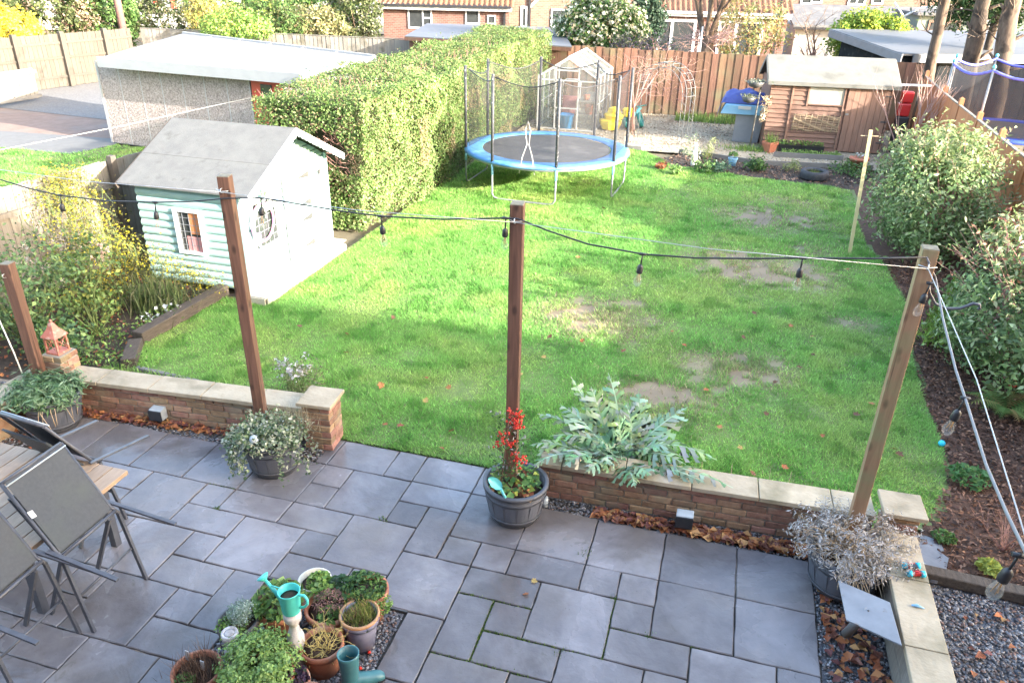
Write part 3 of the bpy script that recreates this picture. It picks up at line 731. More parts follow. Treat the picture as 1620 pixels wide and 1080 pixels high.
J = 0.0045
for (i0, i1, j0, j1) in SL: slab(gx(i0)+J, gx(i1)-J, gy(j1)+J, gy(j0)-J)
for (i0, i1) in ((-0.42,0),(0,2),(2,3),(3,5),(5,7)): slab(gx(i0)+J, gx(i1)-J, gy(0)+J, 6.012)

def pebbles(name, label, P, size, z, cols, mat='litter', cat='gravel'):
    n = len(P); o8 = np.array([(1,0,0),(0,1,0),(-1,0,0),(0,-1,0),(0,0,0.7),(0,0,-0.6)], float)
    S = size*(0.6+0.8*rng.random((n,1,1)))*np.array([1,1,0.75])*(0.6+0.8*rng.random((n,1,3)))
    a = rng.random(n)*6.28; ca, sa = np.cos(a), np.sin(a)
    V = o8[None]*S*(0.8+0.4*rng.random((n,6,1)))
    X = V[:,:,0]*ca[:,None]-V[:,:,1]*sa[:,None]; Y = V[:,:,0]*sa[:,None]+V[:,:,1]*ca[:,None]
    V = np.stack([X+P[:,0:1], Y+P[:,1:2], V[:,:,2]+z+size*0.25*rng.random((n,1))], 2)
    f = np.array([(0,1,4),(1,2,4),(2,3,4),(3,0,4),(1,0,5),(2,1,5),(3,2,5),(0,3,5)])
    F = (np.arange(n)[:,None,None]*6+f[None]).reshape(-1,3)
    c = np.asarray(cols)[rng.integers(0, len(cols), n)]*(0.75+0.5*rng.random((n,1)))
    return tag(np_mesh(name, V.reshape(-1,3), F, MT[mat], None, np.repeat(c,6,axis=0)), label, cat, kind='stuff')
GREYP = [(0.10,0.105,0.12),(0.17,0.175,0.19),(0.24,0.24,0.25),(0.13,0.11,0.10),(0.07,0.075,0.085),(0.32,0.31,0.31),(0.2,0.13,0.11)]
# planting bed
BED = [(gx(1)+.01,gy(9.9)),(gx(5)-.02,gy(9.9)),(gx(5)-.02,gy(5)-.02),(gx(1)+.01,gy(5)-.02)]
sheet('pot_bed_ground', BED, -0.018, 'dark_gravel')
pebbles('pot_bed_gravel', 'grey pebbles filling the square bed of flower pots', scatter(BED, 3600), 0.014, -0.012, GREYP)
eb = mb(); eb.box(gx(1)-.004, gx(5)+.004, gy(5)-.016, gy(5)-.002, -0.05, 0.006); eb.build('metal_edging', 'iron').__setitem__('kind', 'structure')
# gravel strips along the walls
LW_A, LW_B = Vector((-6.85,5.64,0)), Vector((-3.85,5.90,0))
RW_A, RW_B = Vector((-1.32,5.74,0)), Vector((1.62,5.86,0))
ST1 = [(-8.2,4.4),(-6.58,4.4),(-6.58,5.57),(-3.55,5.57),(-3.48,5.9),(-6.85,5.9),(-8.2,5.9)]
ST2 = [(-1.31,5.565),(1.165,5.565),(1.165,2.0),(1.72,2.0),(1.72,5.9),(-1.31,5.9)]
GRV = [(1.93,2.5),(6.0,2.5),(6.0,5.9),(2.9,5.75),(2.15,5.75),(1.93,5.7)]
for nm, poly, lab, sz, dn in (('gravel_strip', ST1, 'grey gravel along the foot of the low wall by the table', 0.014, 2600),
                              ('gravel_strip', ST2, 'grey gravel along the foot of the low wall by the tilted metal plate', 0.014, 2600),
                              ('gravel_area', GRV, 'grey stone gravel beyond the side wall', 0.015, 3200)):
    g_ = sheet('gravel_ground', poly, -0.028 if nm == 'gravel_strip' else -0.02, 'dark_gravel')
    P = scatter(poly, dn)
    if nm == 'gravel_area': P = P[(P[:,0] < 3.4) & (P[:,1] > 3.6)]
    else: P = P[P[:,1] > 3.4]
    pebbles(nm, lab, P, sz, -0.012, GREYP)

# ---------------------------------------------------------------- low walls
brick_me = [box_mesh('brick', 'brick', 0.1045*k, 0.051, 0.0315, 0.005) for k in (1.0, 0.5, 0.72)]
def brick_run(root, A, B, z0, courses, out, depth=0.1, ch=0.074):
    """one skin of bricks from A to B facing direction out"""
    A = Vector((A[0], A[1], 0)); B = Vector((B[0], B[1], 0)); d = B - A; L = d.length; d.normalize(); o = Vector((out[0], out[1], 0)).normalized()
    rz = math.atan2(d.y, d.x)
    for k in range(courses):
        x = -0.11 if k % 2 else 0.0
        if k == 2: x = -0.06
        while x < L - 0.02:
            x0 = max(0, x); x1 = min(L, x + 0.209)
            if x1 - x0 > 0.03:
                c = A + d*((x0+x1)/2) - o*(0.051 - random.uniform(0.001, 0.008))
                piece('brick', brick_me[0], root, (c.x, c.y, z0 + ch*(k+0.5)), (random.gauss(0,.008), random.gauss(0,.008), rz + random.gauss(0,.008)), ((x1-x0)/0.209, 1, random.uniform(0.94, 1.02)))
            x += 0.219
def low_wall(name, label, A, B, courses, joints, th=0.2, cap_w=0.30, h=None):
    t = thing(name, ((A.x+B.x)/2, (A.y+B.y)/2, 0), label, 'wall')
    d = (B - A).normalized(); n = Vector((-d.y, d.x, 0)); H = courses*0.074
    b = mb(); c = (A+B)/2 + n*(th/2 + 0.004)
    b.obox((c.x, c.y, H/2 - 0.03), d*((B-A).length/2 - 0.004), n*(th/2 - 0.006), Vector((0,0,H/2 + 0.028)))
    b.build('mortar_core', 'mortar', t)
    brick_run(t, A, B, 0.0, courses, -n)
    L = (B-A).length; js = [0] + joints + [L]
    for k in range(len(js)-1):
        c = A + d*((js[k]+js[k+1])/2) + n*(th/2)
        q = mb(); q.obox((0,0,0), d*((js[k+1]-js[k])/2 - 0.004), n*cap_w/2, Vector((0,0,0.024)))
        for i, v in enumerate(q.v): q.v[i] = (v[0]+c.x, v[1]+c.y, v[2] + H + 0.0255 + random.uniform(-.003,.003))
        q.build('coping_stone', 'coping', t, bevel=0.006)
    return t
def pier(root, c, w_, z0, courses, capz=None, cap=0.40, rz=0.0):
    R_ = Matrix.Rotation(rz, 3, 'Z'); c = Vector(c)
    b = mb(); b.obox((c.x, c.y, z0 + courses*0.037), R_ @ Vector((w_/2-.012,0,0)), R_ @ Vector((0,w_/2-.012,0)), Vector((0,0,courses*0.037)))
    b.build('mortar_core', 'mortar', root)
    for k in range(courses):
        for s in range(4):
            a = s*math.pi/2
            off = Matrix.Rotation(a + rz, 3, 'Z') @ Vector(((0.055 if k % 2 else -0.055)*w_/0.33, -w_/2+0.051, 0))
            p = c + off
            piece('brick', brick_me[0], root, (p.x, p.y, z0+0.074*(k+0.5)), (random.gauss(0,.01), random.gauss(0,.01), a + rz + random.gauss(0,.01)), ((w_-0.108)/0.209, 1, random.uniform(.94,1.02)))
    if cap:
        q = mb(); q.obox((c.x, c.y, z0 + courses*0.074 + 0.021), R_ @ Vector((cap/2,0,0)), R_ @ Vector((0,cap/2,0)), Vector((0,0,0.02)))
        q.build('coping_stone', 'coping', root, bevel=0.006)
lw = low_wall('low_brick_wall', 'low brick wall with stone coping beside the table, lawn behind', LW_A, LW_B, 5, [0.62,1.24,1.86,2.46])
pier(lw, (-3.68,5.93,0), 0.30, 0.0, 7, cap=0.37, rz=0.085)
# return of the left wall and the little brick stack
b = mb(); b.box(-7.12,-6.87,4.2,5.9,-0.03,0.35); b.build('mortar_core', 'brick', lw)
for k in range(3):
    q = mb(); q.box(-7.16,-6.83,4.15+0.6*k,4.74+0.6*k,0.352,0.40); q.build('coping_stone', 'coping', lw, bevel=0.006)
bs = thing('brick_stack', (-6.80,5.80,0.397), 'small square stack of bricks on the wall corner under the red lantern', 'bricks')
pier(bs, (-6.80,5.80,0), 0.26, 0.40, 3, cap=0)
rw = low_wall('low_brick_wall', 'low brick wall with stone coping behind the silvery cardoon and red berries', RW_A, RW_B, 5, [0.22,0.80,1.40,1.98,2.6])
pier(rw, (1.80,5.86,0), 0.26, 0.0, 7, cap=0.34, rz=0.03)
# side wall with timber face
sw = thing('side_wall', (1.78,4.2,0), 'stone capped side wall with timber face running towards the camera', 'wall')
b = mb(); b.box(1.685,1.87,2.0,5.66,-0.05,0.352); b.build('mortar_core', 'mortar', sw)
for k in range(2):
    q = mb(); q.box(1.645,1.683,2.0,5.62,0.0+0.178*k,0.172+0.178*k); q.build('timber_board', 'fence_weathered', sw, bevel=0.004)
for y0, y1 in ((5.12,5.66),(4.42,5.112),(3.74,4.412),(3.1,3.732),(2.4,3.092)):
    q = mb(); q.box(1.632,1.915,y0,y1,0.354,0.402); q.build('coping_stone', 'coping', sw, bevel=0.006)

# ---------------------------------------------------------------- leaf litter
def litter(name, label, P, size, z, pal=LITTER, up=2.5, cat='leaves', kind='stuff', aspect=0.75):
    C = np.column_stack([P, z + 0.03*rng.random(len(P))])
    o = leaf_cloud(name, C, size, None, pal, 'litter', aspect, up, None, 0.3, 0.35, 0.45)
    return tag(o, label, cat, kind=kind)
S = rng.random((560,1))
Pl = np.array([[-6.55,5.56]]) + S**1.2*np.array([[2.6,0.20]]) + np.column_stack([np.zeros(560), 0.13*rng.random(560)-0.02])
Pc = np.column_stack([-7.0+0.6*rng.random(90), 4.6+0.9*rng.random(90)])
litter('fallen_leaves', 'brown fallen leaves drifted along the foot of the wall by the table', np.concatenate([Pl, Pc]), 0.066, 0.0)
S = rng.random(700); Pr = np.column_stack([-0.75+1.95*S**0.85, 5.57+0.035*S+0.13*rng.random(700)])
Pr2 = np.column_stack([1.2+0.42*rng.random(260), 3.6+1.9*rng.random(260)])
litter('fallen_leaves', 'orange fallen leaves drifted along the wall and round the tilted metal plate', np.concatenate([Pr, Pr2]), 0.074, 0.0)
Pg = scatter(GRV, 16); litter('fallen_leaves', 'scattered dead leaves lying on the side gravel', Pg[Pg[:,0] < 3.2], 0.07, 0.0)
# moss and weeds in the joints
mp = []
for (i0, j0, i1, j1, n) in ((7,4,7,6,260),(6,4,8,4,160),(7,5,8.9,5,200),(6,6,8.6,6,200),(10,3,10,5,180),(10,4,11,4,60),(9,5,10,5,60),(12,4,12.2,4,20),(-3,2,-2,2,40),(7,5,9,5,60)):
    t = rng.random(n); mp.append(np.column_stack([gx(i0+(i1-i0)*t)+rng.normal(0,.006,n), gy(j0+(j1-j0)*t)+rng.normal(0,.006,n), np.full(n,-0.016)]))
for (px, py, n, s) in ((925,874,50,.03),(606,821,50,.03),(344,803,40,.02),(885,1030,30,.03),(1025,1005,25,.03),(970,946,30,.02)):
    c = G(px, py); mp.append(np.column_stack([rng.normal(c[0],s,n), rng.normal(c[1],s,n), np.full(n,-0.01)]))
tag(blades('joint_moss', np.concatenate(mp), 0.022, 0.010, None, [(0.07,0.12,0.015),(0.10,0.17,0.03),(0.14,0.22,0.05)], 0.8), 'green moss and weeds in the paving joints', 'moss', kind='stuff')

# ---------------------------------------------------------------- beds
RB = [(2.0,6.0),(2.25,6.5),(2.5,7.1),(2.62,7.8),(2.6,9.0),(2.68,10.2),(2.85,12.0),(2.8,13.6),(2.62,14.6),(2.6,16.2),(2.75,17.6),(2.72,18.55),(3.4,20.2),(4.9,20.3),(4.75,6.0),(4.7,5.3),(2.0,5.85)]
sheet('mulch_border', RB, -0.004, 'mulch')
P = scatter(RB, 1100); P = P[(P[:,0] < 3.9) & (P[:,1] < 14)]
litter('bark_chips', 'dark bark chips and dead leaves covering the side border', P, 0.048, 0.0, [(0.09,0.045,0.03),(0.14,0.065,0.04),(0.2,0.10,0.06),(0.28,0.15,0.09),(0.06,0.035,0.025)], 1.2, 'bark', aspect=0.45)
LB = [(-9.6,5.9),(-6.9,6.02),(-3.9,6.02),(-3.9,6.2),(-4.8,6.5),(-6.75,6.62),(-6.98,7.2),(-6.95,8.85),(-6.6,9.0),(-8.9,9.2),(-8.9,12.0),(-9.4,12.0)]
sheet('soil_bed', LB, -0.006, 'soil')
P = scatter(LB, 120); litter('fallen_leaves', 'dead leaves on the dark soil of the planted bed', P[P[:,0] < -6.9], 0.05, 0.0, LITTER, 1.5)
FB = [(-1.9,20.0),(-1.3,19.45),(0.6,18.95),(1.98,18.75),(2.72,18.55),(3.4,20.2),(3.4,20.75),(0.7,20.3),(-1.2,20.9)]
sheet('soil_bed', FB, -0.005, 'soil')
P = scatter(FB, 150); litter('bark_chips', 'brown chips and dead leaves in the far border', P, 0.06, 0.0, [(0.12,0.07,0.05),(0.2,0.12,0.08),(0.3,0.19,0.13),(0.08,0.05,0.04)], 1.5, 'bark')
# far gravel area
PG = [(-6.2,20.95),(-2.3,20.85),(-1.9,20.9),(-1.2,20.92),(0.7,20.34),(3.4,20.8),(5.0,20.4),(5.2,26.5),(-6.2,26.5)]
sheet('gravel_area', PG, 0.004, 'pale_gravel')
P = scatter(PG, 120); pebbles('gravel_stones', 'pale stones on the far gravel', P, 0.025, 0.008, [(0.4,0.35,0.26),(0.5,0.45,0.36),(0.3,0.25,0.18),(0.22,0.17,0.11)])
for pts in ([(-6.1,20.9),(-2.35,20.86)],[(-1.35,20.95),(0.68,20.38)],[(0.72,20.36),(3.45,20.84)]):
    e_ = mb(); e_.bar((*pts[0],0.05),(*pts[1],0.05),0.035,0.13); tag(e_.build('edging_board', 'grey_board'), 'weathered edging board holding back the pale gravel, ' + ('under the trampoline side' if pts[0][0] < -3 else 'beside the arch' if pts[0][0] < 0 else 'in front of the shed'), 'edging')
# neighbours' ground on the left
NLW = [(-10.05,3.6),(-9.0,12.3),(-8.6,16.2),(-15.55,16.6),(-15.85,15.35),(-18.0,15.3),(-24,14.9),(-24,3.6)]
sheet('neighbour_lawn', NLW, -0.03, 'turf')
grass_field('neighbour_grass', 'bright green strip of lawn in the next garden beyond the pale fence', [q for q in NLW[:6]]+[(-21,15.1),(-21,9),(-14,3.6)], [(3.6,20,1300,0.06,0.02)], -0.03, False)
sheet('concrete_path', [(-15.85,15.36),(-15.6,16.62),(-15.9,17.2),(-19.6,16.9),(-24,16.6),(-24,14.92),(-18,15.32)], -0.02, 'concrete')
sheet('paved_drive', [(-15.9,17.21),(-16.2,18.2),(-17.8,19.2),(-22.5,19.6),(-30,18.6),(-30,16.9),(-24,16.61),(-19.6,16.91)], -0.025, 'block_paving')
sheet('stony_yard', [(-17.8,19.22),(-16.2,18.22),(-15.9,17.22),(-15.0,24),(-17,28),(-26,28),(-25,20),(-22.5,19.62)], -0.022, 'grey_stones')
# ================================================================== FENCES
board_cache = {}
def board(mat, w_, h, th=0.018):
    k = (mat, round(w_,3), round(h,3))
    if k not in board_cache: board_cache[k] = box_mesh('board', mat, w_/2, th/2, h/2, 0.003)
    return board_cache[k]
def board_fence(name, label, A, B, h, bw, mat, postmat=None, post_every=None, rails=(), side=1, z0=0.0, postw=0.10, post_h=0.08, gap=0.006, lap=True, cap=False, railmat=None, hj=0.01, group=None, root=None):
    A = Vector((A[0], A[1], 0)); B = Vector((B[0], B[1], 0)); d = (B-A); L = d.length; d.normalize(); n = Vector((-d.y, d.x, 0))*side
    t = root or thing(name, ((A.x+B.x)/2, (A.y+B.y)/2, z0), label, 'fence', group)
    rz = math.atan2(d.y, d.x); N = int(L/bw); me = board(mat, bw-gap if not lap else bw+0.012, h)
    for i in range(N):
        c = A + d*(bw*(i+0.5))
        piece('board', me, t, (c.x, c.y, z0 + h/2 + random.uniform(-hj, hj)), (random.gauss(0,.004), random.gauss(0,.004), rz + (0.075 if lap else 0) + random.gauss(0,.006)))
    for rzv in rails:
        q = mb(); a = A + n*0.035; b_ = B + n*0.035
        q.bar((a.x, a.y, z0+rzv), (b_.x, b_.y, z0+rzv), 0.04, 0.075); q.build('rail', railmat or mat, t)
    if cap:
        q = mb(); q.bar((A.x, A.y, z0+h+0.022), (B.x, B.y, z0+h+0.022), 0.06, 0.022); q.build('capping_rail', railmat or mat, t)
    if post_every:
        k = 0; x = 0.0
        while x <= L + 0.01:
            c = A + d*x + n*0.085; q = mb(); q.obox((c.x, c.y, z0+(h+post_h)/2), d*postw/2, n*postw/2, Vector((0,0,(h+post_h)/2))); q.build('post', postmat or mat, t, bevel=0.006); x += post_every
    return t
board_fence('close_board_fence', 'pale weathered board fence behind the roses and yellow jasmine', (-10.05,3.6), (-8.95,12.2), 1.66, 0.145, 'fence_weathered', 'fence_pale', 3.05, rails=(1.28,0.35), side=-1)
board_fence('close_board_fence', 'brown vertical board fence across the far end behind greenhouse and arch', (-6.4,26.55), (5.2,26.35), 2.0, 0.235, 'fence_brown', None, None, rails=(0.4,1.5), side=1, hj=0.025)
# right hand panels: each panel between its posts
pts = [(5.08,25.6),(4.95,22.4),(4.9,20.4),(4.86,18.5),(4.82,16.6),(4.78,14.7),(4.72,12.8),(4.68,10.9),(4.62,9.0),(4.58,7.1)]
pf = thing('panel_fence', (4.8,16,0), 'orange brown panel fence with square posts along the right side', 'fence')
for k in range(len(pts)-1):
    board_fence(None, None, pts[k], pts[k+1], 1.72, 0.14, 'fence_orange', None, None, rails=(0.3,0.9,1.62), side=1, cap=True, railmat='fence_weathered', root=pf)
for k, p in enumerate(pts):
    q = mb(); q.obox((p[0]+0.02, p[1], 0.94), (0.05,0,0), (0,0.05,0), (0,0,0.94)); q.add([(p[0]-.03,p[1]-.05,1.882),(p[0]+.07,p[1]-.05,1.882),(p[0]+.07,p[1]+.05,1.882),(p[0]-.03,p[1]+.05,1.882),(p[0]+.02,p[1],1.92)], [(0,1,4),(1,2,4),(2,3,4),(3,0,4)])
    q.build('post', 'fence_orange', pf)
# neighbour fences on the far left
nA, nB = G(0,60,1.8), G(205,45,1.8)
board_fence('close_board_fence', 'sunlit pale board fence with thick posts beyond the paved drive', (nA[0]-0.2, nA[1]-1.4), (nB[0], nB[1]), 1.8, 0.17, 'fence_pale', 'fence_pale', 1.75, rails=(0.35,1.0,1.5), side=-1, postw=0.16)
nC = G(500,60,1.8); nD = G(720,66,1.8)
board_fence('close_board_fence', 'long grey brown board fence behind the white garage roof', (nB[0]+0.25, nB[1]+0.3), (nD[0]+0.6, nD[1]+0.2), 1.78, 0.17, 'fence_weathered', None, None, rails=(0.4,1.5), side=1, cap=True)
# sloping gate on the drive
gt = thing('wooden_gate', G(30,165,0), 'grey wooden gate with diagonal brace standing open on the drive', 'gate')
ga, gb = Vector(G(-10,172,0)), Vector(G(66,158,0)); d = (gb-ga).normalized()
me = board('fence_weathered', 0.15, 0.95)
L = (gb-ga).length
for i in range(int(L/0.16)):
    c = ga + d*(0.16*(i+.5)); piece('board', me, gt, (c.x, c.y, 0.55), (0,0,math.atan2(d.y,d.x)))
n = Vector((d.y,-d.x,0))*0.04
for z in (0.15,0.92): q = mb(); q.bar(ga+n+Vector((0,0,z)), gb+n+Vector((0,0,z)), 0.04, 0.1); q.build('rail', 'grey_board', gt)
q = mb(); q.bar(ga+d*(L-1.0)+n+Vector((0,0,.2)), gb+n-d*.1+Vector((0,0,.88)), 0.04, 0.1); q.build('brace', 'grey_board', gt)

# ================================================================== NEIGHBOUR GARAGE
ga_ = thing('garage', (-13.2,17.5,0), 'concrete panel garage with pebbledash walls and pale flat roof', 'garage')
NL = Vector((-15.75,16.75,0)); NR = Vector((-10.1,16.15,0)); d = (NR-NL).normalized(); n = Vector((-d.y,d.x,0))
W_ = (NR-NL).length; D_ = 3.1
b = mb(); c = (NL+NR)/2+n*D_/2; b.obox((c.x,c.y,1.0), d*(W_/2-.03), n*(D_/2-.05), (0,0,1.03)); b.build('wall_core', 'mortar_pale', ga_)
npan = 7; pw = (W_-0.95)/npan
pme = box_mesh('wall_panel', 'pebbledash', pw/2-0.006, 0.03, 1.02, 0.004)
for i in range(npan):
    c = NL + d*(pw*(i+.5))
    piece('wall_panel', pme, ga_, (c.x,c.y,1.03), (0,0,math.atan2(d.y,d.x)))
    c = NL + d*(pw*(i+1)); q = mb(); q.obox((c.x-n.x*.028,c.y-n.y*.028,1.03), d*.014, n*.006, (0,0,1.02)); q.build('joint_strip', 'mortar_pale', ga_)
q = mb(); q.obox((NL.x-n.x*.02-d.x*.02,NL.y-n.y*.02-d.y*.02,1.03), d*.03, n*.03, (0,0,1.02)); q.build('corner_post', 'mortar_pale', ga_)
lme = box_mesh('wall_panel', 'pebbledash', 0.6, 0.03, 1.02, 0.008)
for i in range(2):
    c = NL + n*(0.68+1.25*i); piece('wall_panel', lme, ga_, (c.x,c.y,1.03), (0,0,math.atan2(d.y,d.x)+math.pi/2))
c = NR - d*0.47 - n*0.01; b = mb(); b.obox((c.x,c.y,1.0), d*0.42, n*0.03, (0,0,0.98)); dr = b.build('door', 'red_door', ga_)
b = mb(); b.obox((c.x,c.y-.035,1.6), d*0.16, n*0.008, (0,0,0.25)); b.build('door_pane', 'dark_glass', dr)
rNL, rNR = Vector(G(155,92,2.18)), Vector(G(476,119,2.18)); rFR, rTL = Vector(G(592,90,2.32)), Vector(G(290,53,2.45))
b = mb(); b.hexa([rNL-Vector((0,0,.05)), rNR-Vector((0,0,.05)), rFR-Vector((0,0,.05)), rTL-Vector((0,0,.05)), rNL, rNR, rFR, rTL]); b.build('roof', 'asbestos', ga_)
for k in range(1, 6):
    p0, p1 = rNL.lerp(rNR, k/6), rTL.lerp(rFR, k/6); q = mb(); q.bar(p0+Vector((0,0,.012)), p1+Vector((0,0,.012)), 0.05, 0.024); q.build('roof_seam', 'asbestos', ga_)
q = mb(); q.bar(rTL+Vector((0,0,.02)), rFR+Vector((0,0,.02)), 0.08, 0.05); q.build('rear_capping', 'fascia_grey', ga_)
b = mb(); b.bar(rNL-d*.02-n*.02+Vector((0,0,-.085)), rNR-n*.02+Vector((0,0,-.085)), 0.035, 0.24); b.build('fascia', 'fascia_grey', ga_)
b = mb(); b.bar(rNR+d*.03+Vector((0,0,-.03)), rFR+d*.03+Vector((0,0,-.03)), 0.05, 0.12); b.build('side_fascia', 'upvc', ga_)
for k in range(6):
    p = rNR.lerp(rFR, (k+.5)/6) + d*0.1; b = mb(); b.box(p.x-.09,p.x+.09,p.y-.07,p.y+.07,p.z-.09,p.z-.03); b.build('gable_tile', 'mortar_pale', ga_)

# ================================================================== HEDGE
hd = thing('hedge', (-7.3,19,0), 'tall clipped privet hedge running the length of the lawn', 'hedge')
def hedge_x(y): return -6.42 + 0.27*np.sin((y-12.3)*0.55)*np.exp(-((y-16.5)/5)**2) + 0.12
def hedge_top(y): return 2.30 + 0.010*(y-12.3)
n1, n2, n3 = 84000, 52000, 15000
y = 12.25 + 13.95*rng.random(n1); z = rng.random(n1)**0.9*hedge_top(y)
x = hedge_x(y) - 0.12*rng.random(n1)**2 + 0.13*(vnoise(np.column_stack([y,z*1.3]),1.3,21)-.5)*2 + 0.07*(vnoise(np.column_stack([y,z]),4.5,22)-.5)*2
front = np.column_stack([x,y,z]); Nf = np.tile([1,0,0.25],(n1,1))
y = 12.25 + 13.95*rng.random(n2); x = -8.35 + (hedge_x(y)+8.35)*rng.random(n2)
z = hedge_top(y) + 0.11*(vnoise(np.column_stack([x,y]),1.2,23)-.5)*2 + 0.05*(vnoise(np.column_stack([x,y]),4.0,24)-.5)*2 + 0.035*rng.normal(size=n2)
top = np.column_stack([x,y,z]); Nt = np.tile([0,0,1],(n2,1))
x = -8.35+2.0*rng.random(n3); z = rng.random(n3)*2.3; near = np.column_stack([x,12.25+0.25*rng.random(n3)**1.5,z]); Nn = np.tile([0,-1,0.2],(n3,1))
keep = ~((near[:,2] < 1.95) & (near[:,2] > 0.6) & (vnoise(near[:,[0,2]],2.4,33) > 0.78))
near = near[keep]; Nn = Nn[keep]
out_ = rng.random(n1) < 0.07; front[out_,0] += rng.exponential(0.05, out_.sum()); out_ = rng.random(n2) < 0.07; top[out_,2] += rng.exponential(0.05, out_.sum())
allp = np.concatenate([front,top,near]); cmh = (0.72+0.56*vnoise(allp[:,[1,2]]+allp[:,[0,0]]*0.7,1.6,71))*(0.82+0.36*vnoise(allp[:,[1,2]]+allp[:,[0,0]],5.0,72))
leaf_cloud('foliage', allp, 0.05, hd, G_HEDGE, 'leaf', 0.55, 0.1, np.concatenate([Nf,Nt,Nn]), 0.3, cm=cmh)
yb = 12.3 + 13.6*rng.random(30000); zb = 1.7*rng.random(30000); vb_ = vnoise(np.column_stack([yb,zb]),1.1,61)
kb = vb_ > 0.70; yb, zb = yb[kb], zb[kb]; xb = hedge_x(yb) + 0.13*(vnoise(np.column_stack([yb,zb*1.3]),1.3,21)-.5)*2 + 0.07*(vnoise(np.column_stack([yb,zb]),4.5,22)-.5)*2 + 0.02
leaf_cloud('brown_leaves', np.column_stack([xb,yb,zb]), 0.05, hd, [(0.26,0.20,0.11),(0.32,0.26,0.15),(0.20,0.17,0.08),(0.22,0.24,0.09)], 'leaf', 0.5, 0.1, np.tile([1,0,0.25],(len(xb),1)), 0.3)
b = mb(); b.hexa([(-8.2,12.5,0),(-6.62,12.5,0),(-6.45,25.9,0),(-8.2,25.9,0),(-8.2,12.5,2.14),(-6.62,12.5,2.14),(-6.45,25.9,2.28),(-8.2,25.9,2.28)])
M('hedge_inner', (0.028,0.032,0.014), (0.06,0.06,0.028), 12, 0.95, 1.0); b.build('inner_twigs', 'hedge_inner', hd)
b = mb()
for k in range(420):
    x0, z0 = -8.3+1.9*random.random(), 0.5+1.5*random.random(); L = random.uniform(.15,.35)
    a = (x0, 12.42, z0); e = (x0+random.gauss(0,.12), 12.42-L*0.6, z0+random.gauss(0.12,.12)); b.tube([a,e],[.006,.003],3,cap=False)
for k in range(500):
    y0 = 12.3+13.8*random.random(); x0 = -8.3+1.7*random.random(); zt = float(hedge_top(y0)); b.tube([(x0,y0,zt-.05),(x0+random.gauss(0,.04),y0+random.gauss(0,.04),zt+random.uniform(.05,.14))],[.005,.003],3,cap=False)
b.build('bare_twigs', 'twig_red', hd)
# ================================================================== PLAYHOUSE
ph = thing('playhouse', (-7.5,10.3,0), 'mint green wooden playhouse with grey felt roof and white scalloped gable', 'playhouse')
X0,X1,Y0,Y1,EZ,RZ = -8.32,-6.60,9.05,11.55,1.60,2.20
YM = (Y0+Y1)/2
b = mb(); b.box(X0+.03,X1-.03,Y0+.03,Y1-.03,0.06,EZ-.06); b.prism([(X0+.03,Y0+.03,EZ-.06),(X0+.03,Y1-.03,EZ-.06),(X0+.03,YM,RZ-.06)],(X1-X0-.06,0,0)); b.build('wall_core', 'mint', ph)
wa, wb = GY(277,332,Y0), GY(326,400,Y0)
wx0,wx1,wz0,wz1 = wa[0], GY(316,337,Y0)[0], wb[2]-.01, wa[2]
nb = 13; bh = (EZ-0.06)/nb
def log_board(x0,x1,z,mat,par):        # rounded log-lap board on the near side, facing -Y
    q = mb(); prof = []
    for k in range(6):
        a = math.pi*(k/5); prof.append((Y0 + 0.012 - 0.026*math.sin(a)**0.7, z + bh*(k/5)*0.97))
    prof += [(Y0+.028, z+bh*.97),(Y0+.028,z)]
    q.prism([(x0,py,pz) for py,pz in prof],(x1-x0,0,0)); q.build('log_lap_board', mat, par)
for k in range(nb):
    z = 0.06+bh*k
    if z+bh > wz0 and z < wz1: log_board(X0,wx0-.01,z,'mint',ph); log_board(wx1+.01,X1,z,'mint',ph)
    else: log_board(X0,X1,z,'mint',ph)
fr = mb()
for (x0,x1,z0,z1) in ((wx0-.03,wx0+.02,wz0-.03,wz1+.03),(wx1-.02,wx1+.03,wz0-.03,wz1+.03),(wx0+.02,wx1-.02,wz1-.01,wz1+.03),(wx0+.02,wx1-.02,wz0-.03,wz0+.01)): fr.box(x0,x1,Y0-.035,Y0+.02,z0,z1)
wf = fr.build('window', 'white_paint', ph)
q = mb(); q.box(wx0+.015,wx1-.015,Y0+.005,Y0+.012,wz0,wz1); q.build('pane', 'dark_glass', wf)
q = mb(); q.box(wx1-.21,wx1-.02,Y0-.002,Y0+.003,wz0+.28,wz1-.01); q.build('curtain', 'curtain', wf)
q = mb(); q.box(wx0+.13,wx1-.02,Y0-.002,Y0+.003,wz0+.01,wz0+.24); q.build('picture', 'pink_panel', wf)
q = mb()
for k in range(1,4): xx = wx0+(wx1-wx0)*k/4; q.box(xx-.004,xx+.004,Y0-.008,Y0-.003,wz0+.01,wz1-.01)
for k in range(1,6): zz = wz0+(wz1-wz0)*k/6; q.box(wx0+.02,wx1-.02,Y0-.0078,Y0-.0032,zz-.004,zz+.004)
q.build('lead_strips', 'lead', wf)
# gable wall boards, facing +X
nbg = 17; bhg = (RZ-0.06)/nbg
for k in range(nbg):
    z = 0.06+bhg*k; zt = z+bhg*.97
    def span(zz): return (Y1-Y0)/2*min(1.0,(RZ-zz)/(RZ-EZ))
    s0, s1 = span(z), span(zt)
    q = mb(); prof = [(0.0,0),(0.022,0.1),(0.026,0.5),(0.018,0.95),(0.0,1.0)]
    vs_ = []
    for (dx,t) in prof:
        s = s0+(s1-s0)*t; zz = z+(zt-z)*t; vs_ += [(X1-.028+dx,YM-s,zz),(X1-.028+dx,YM+s,zz)]
    q.add(vs_, [(2*i,2*i+1,2*i+3,2*i+2) for i in range(4)]+[(0,2,4,6,8),(9,7,5,3,1)]); q.build('gable_board', 'mint_white', ph)
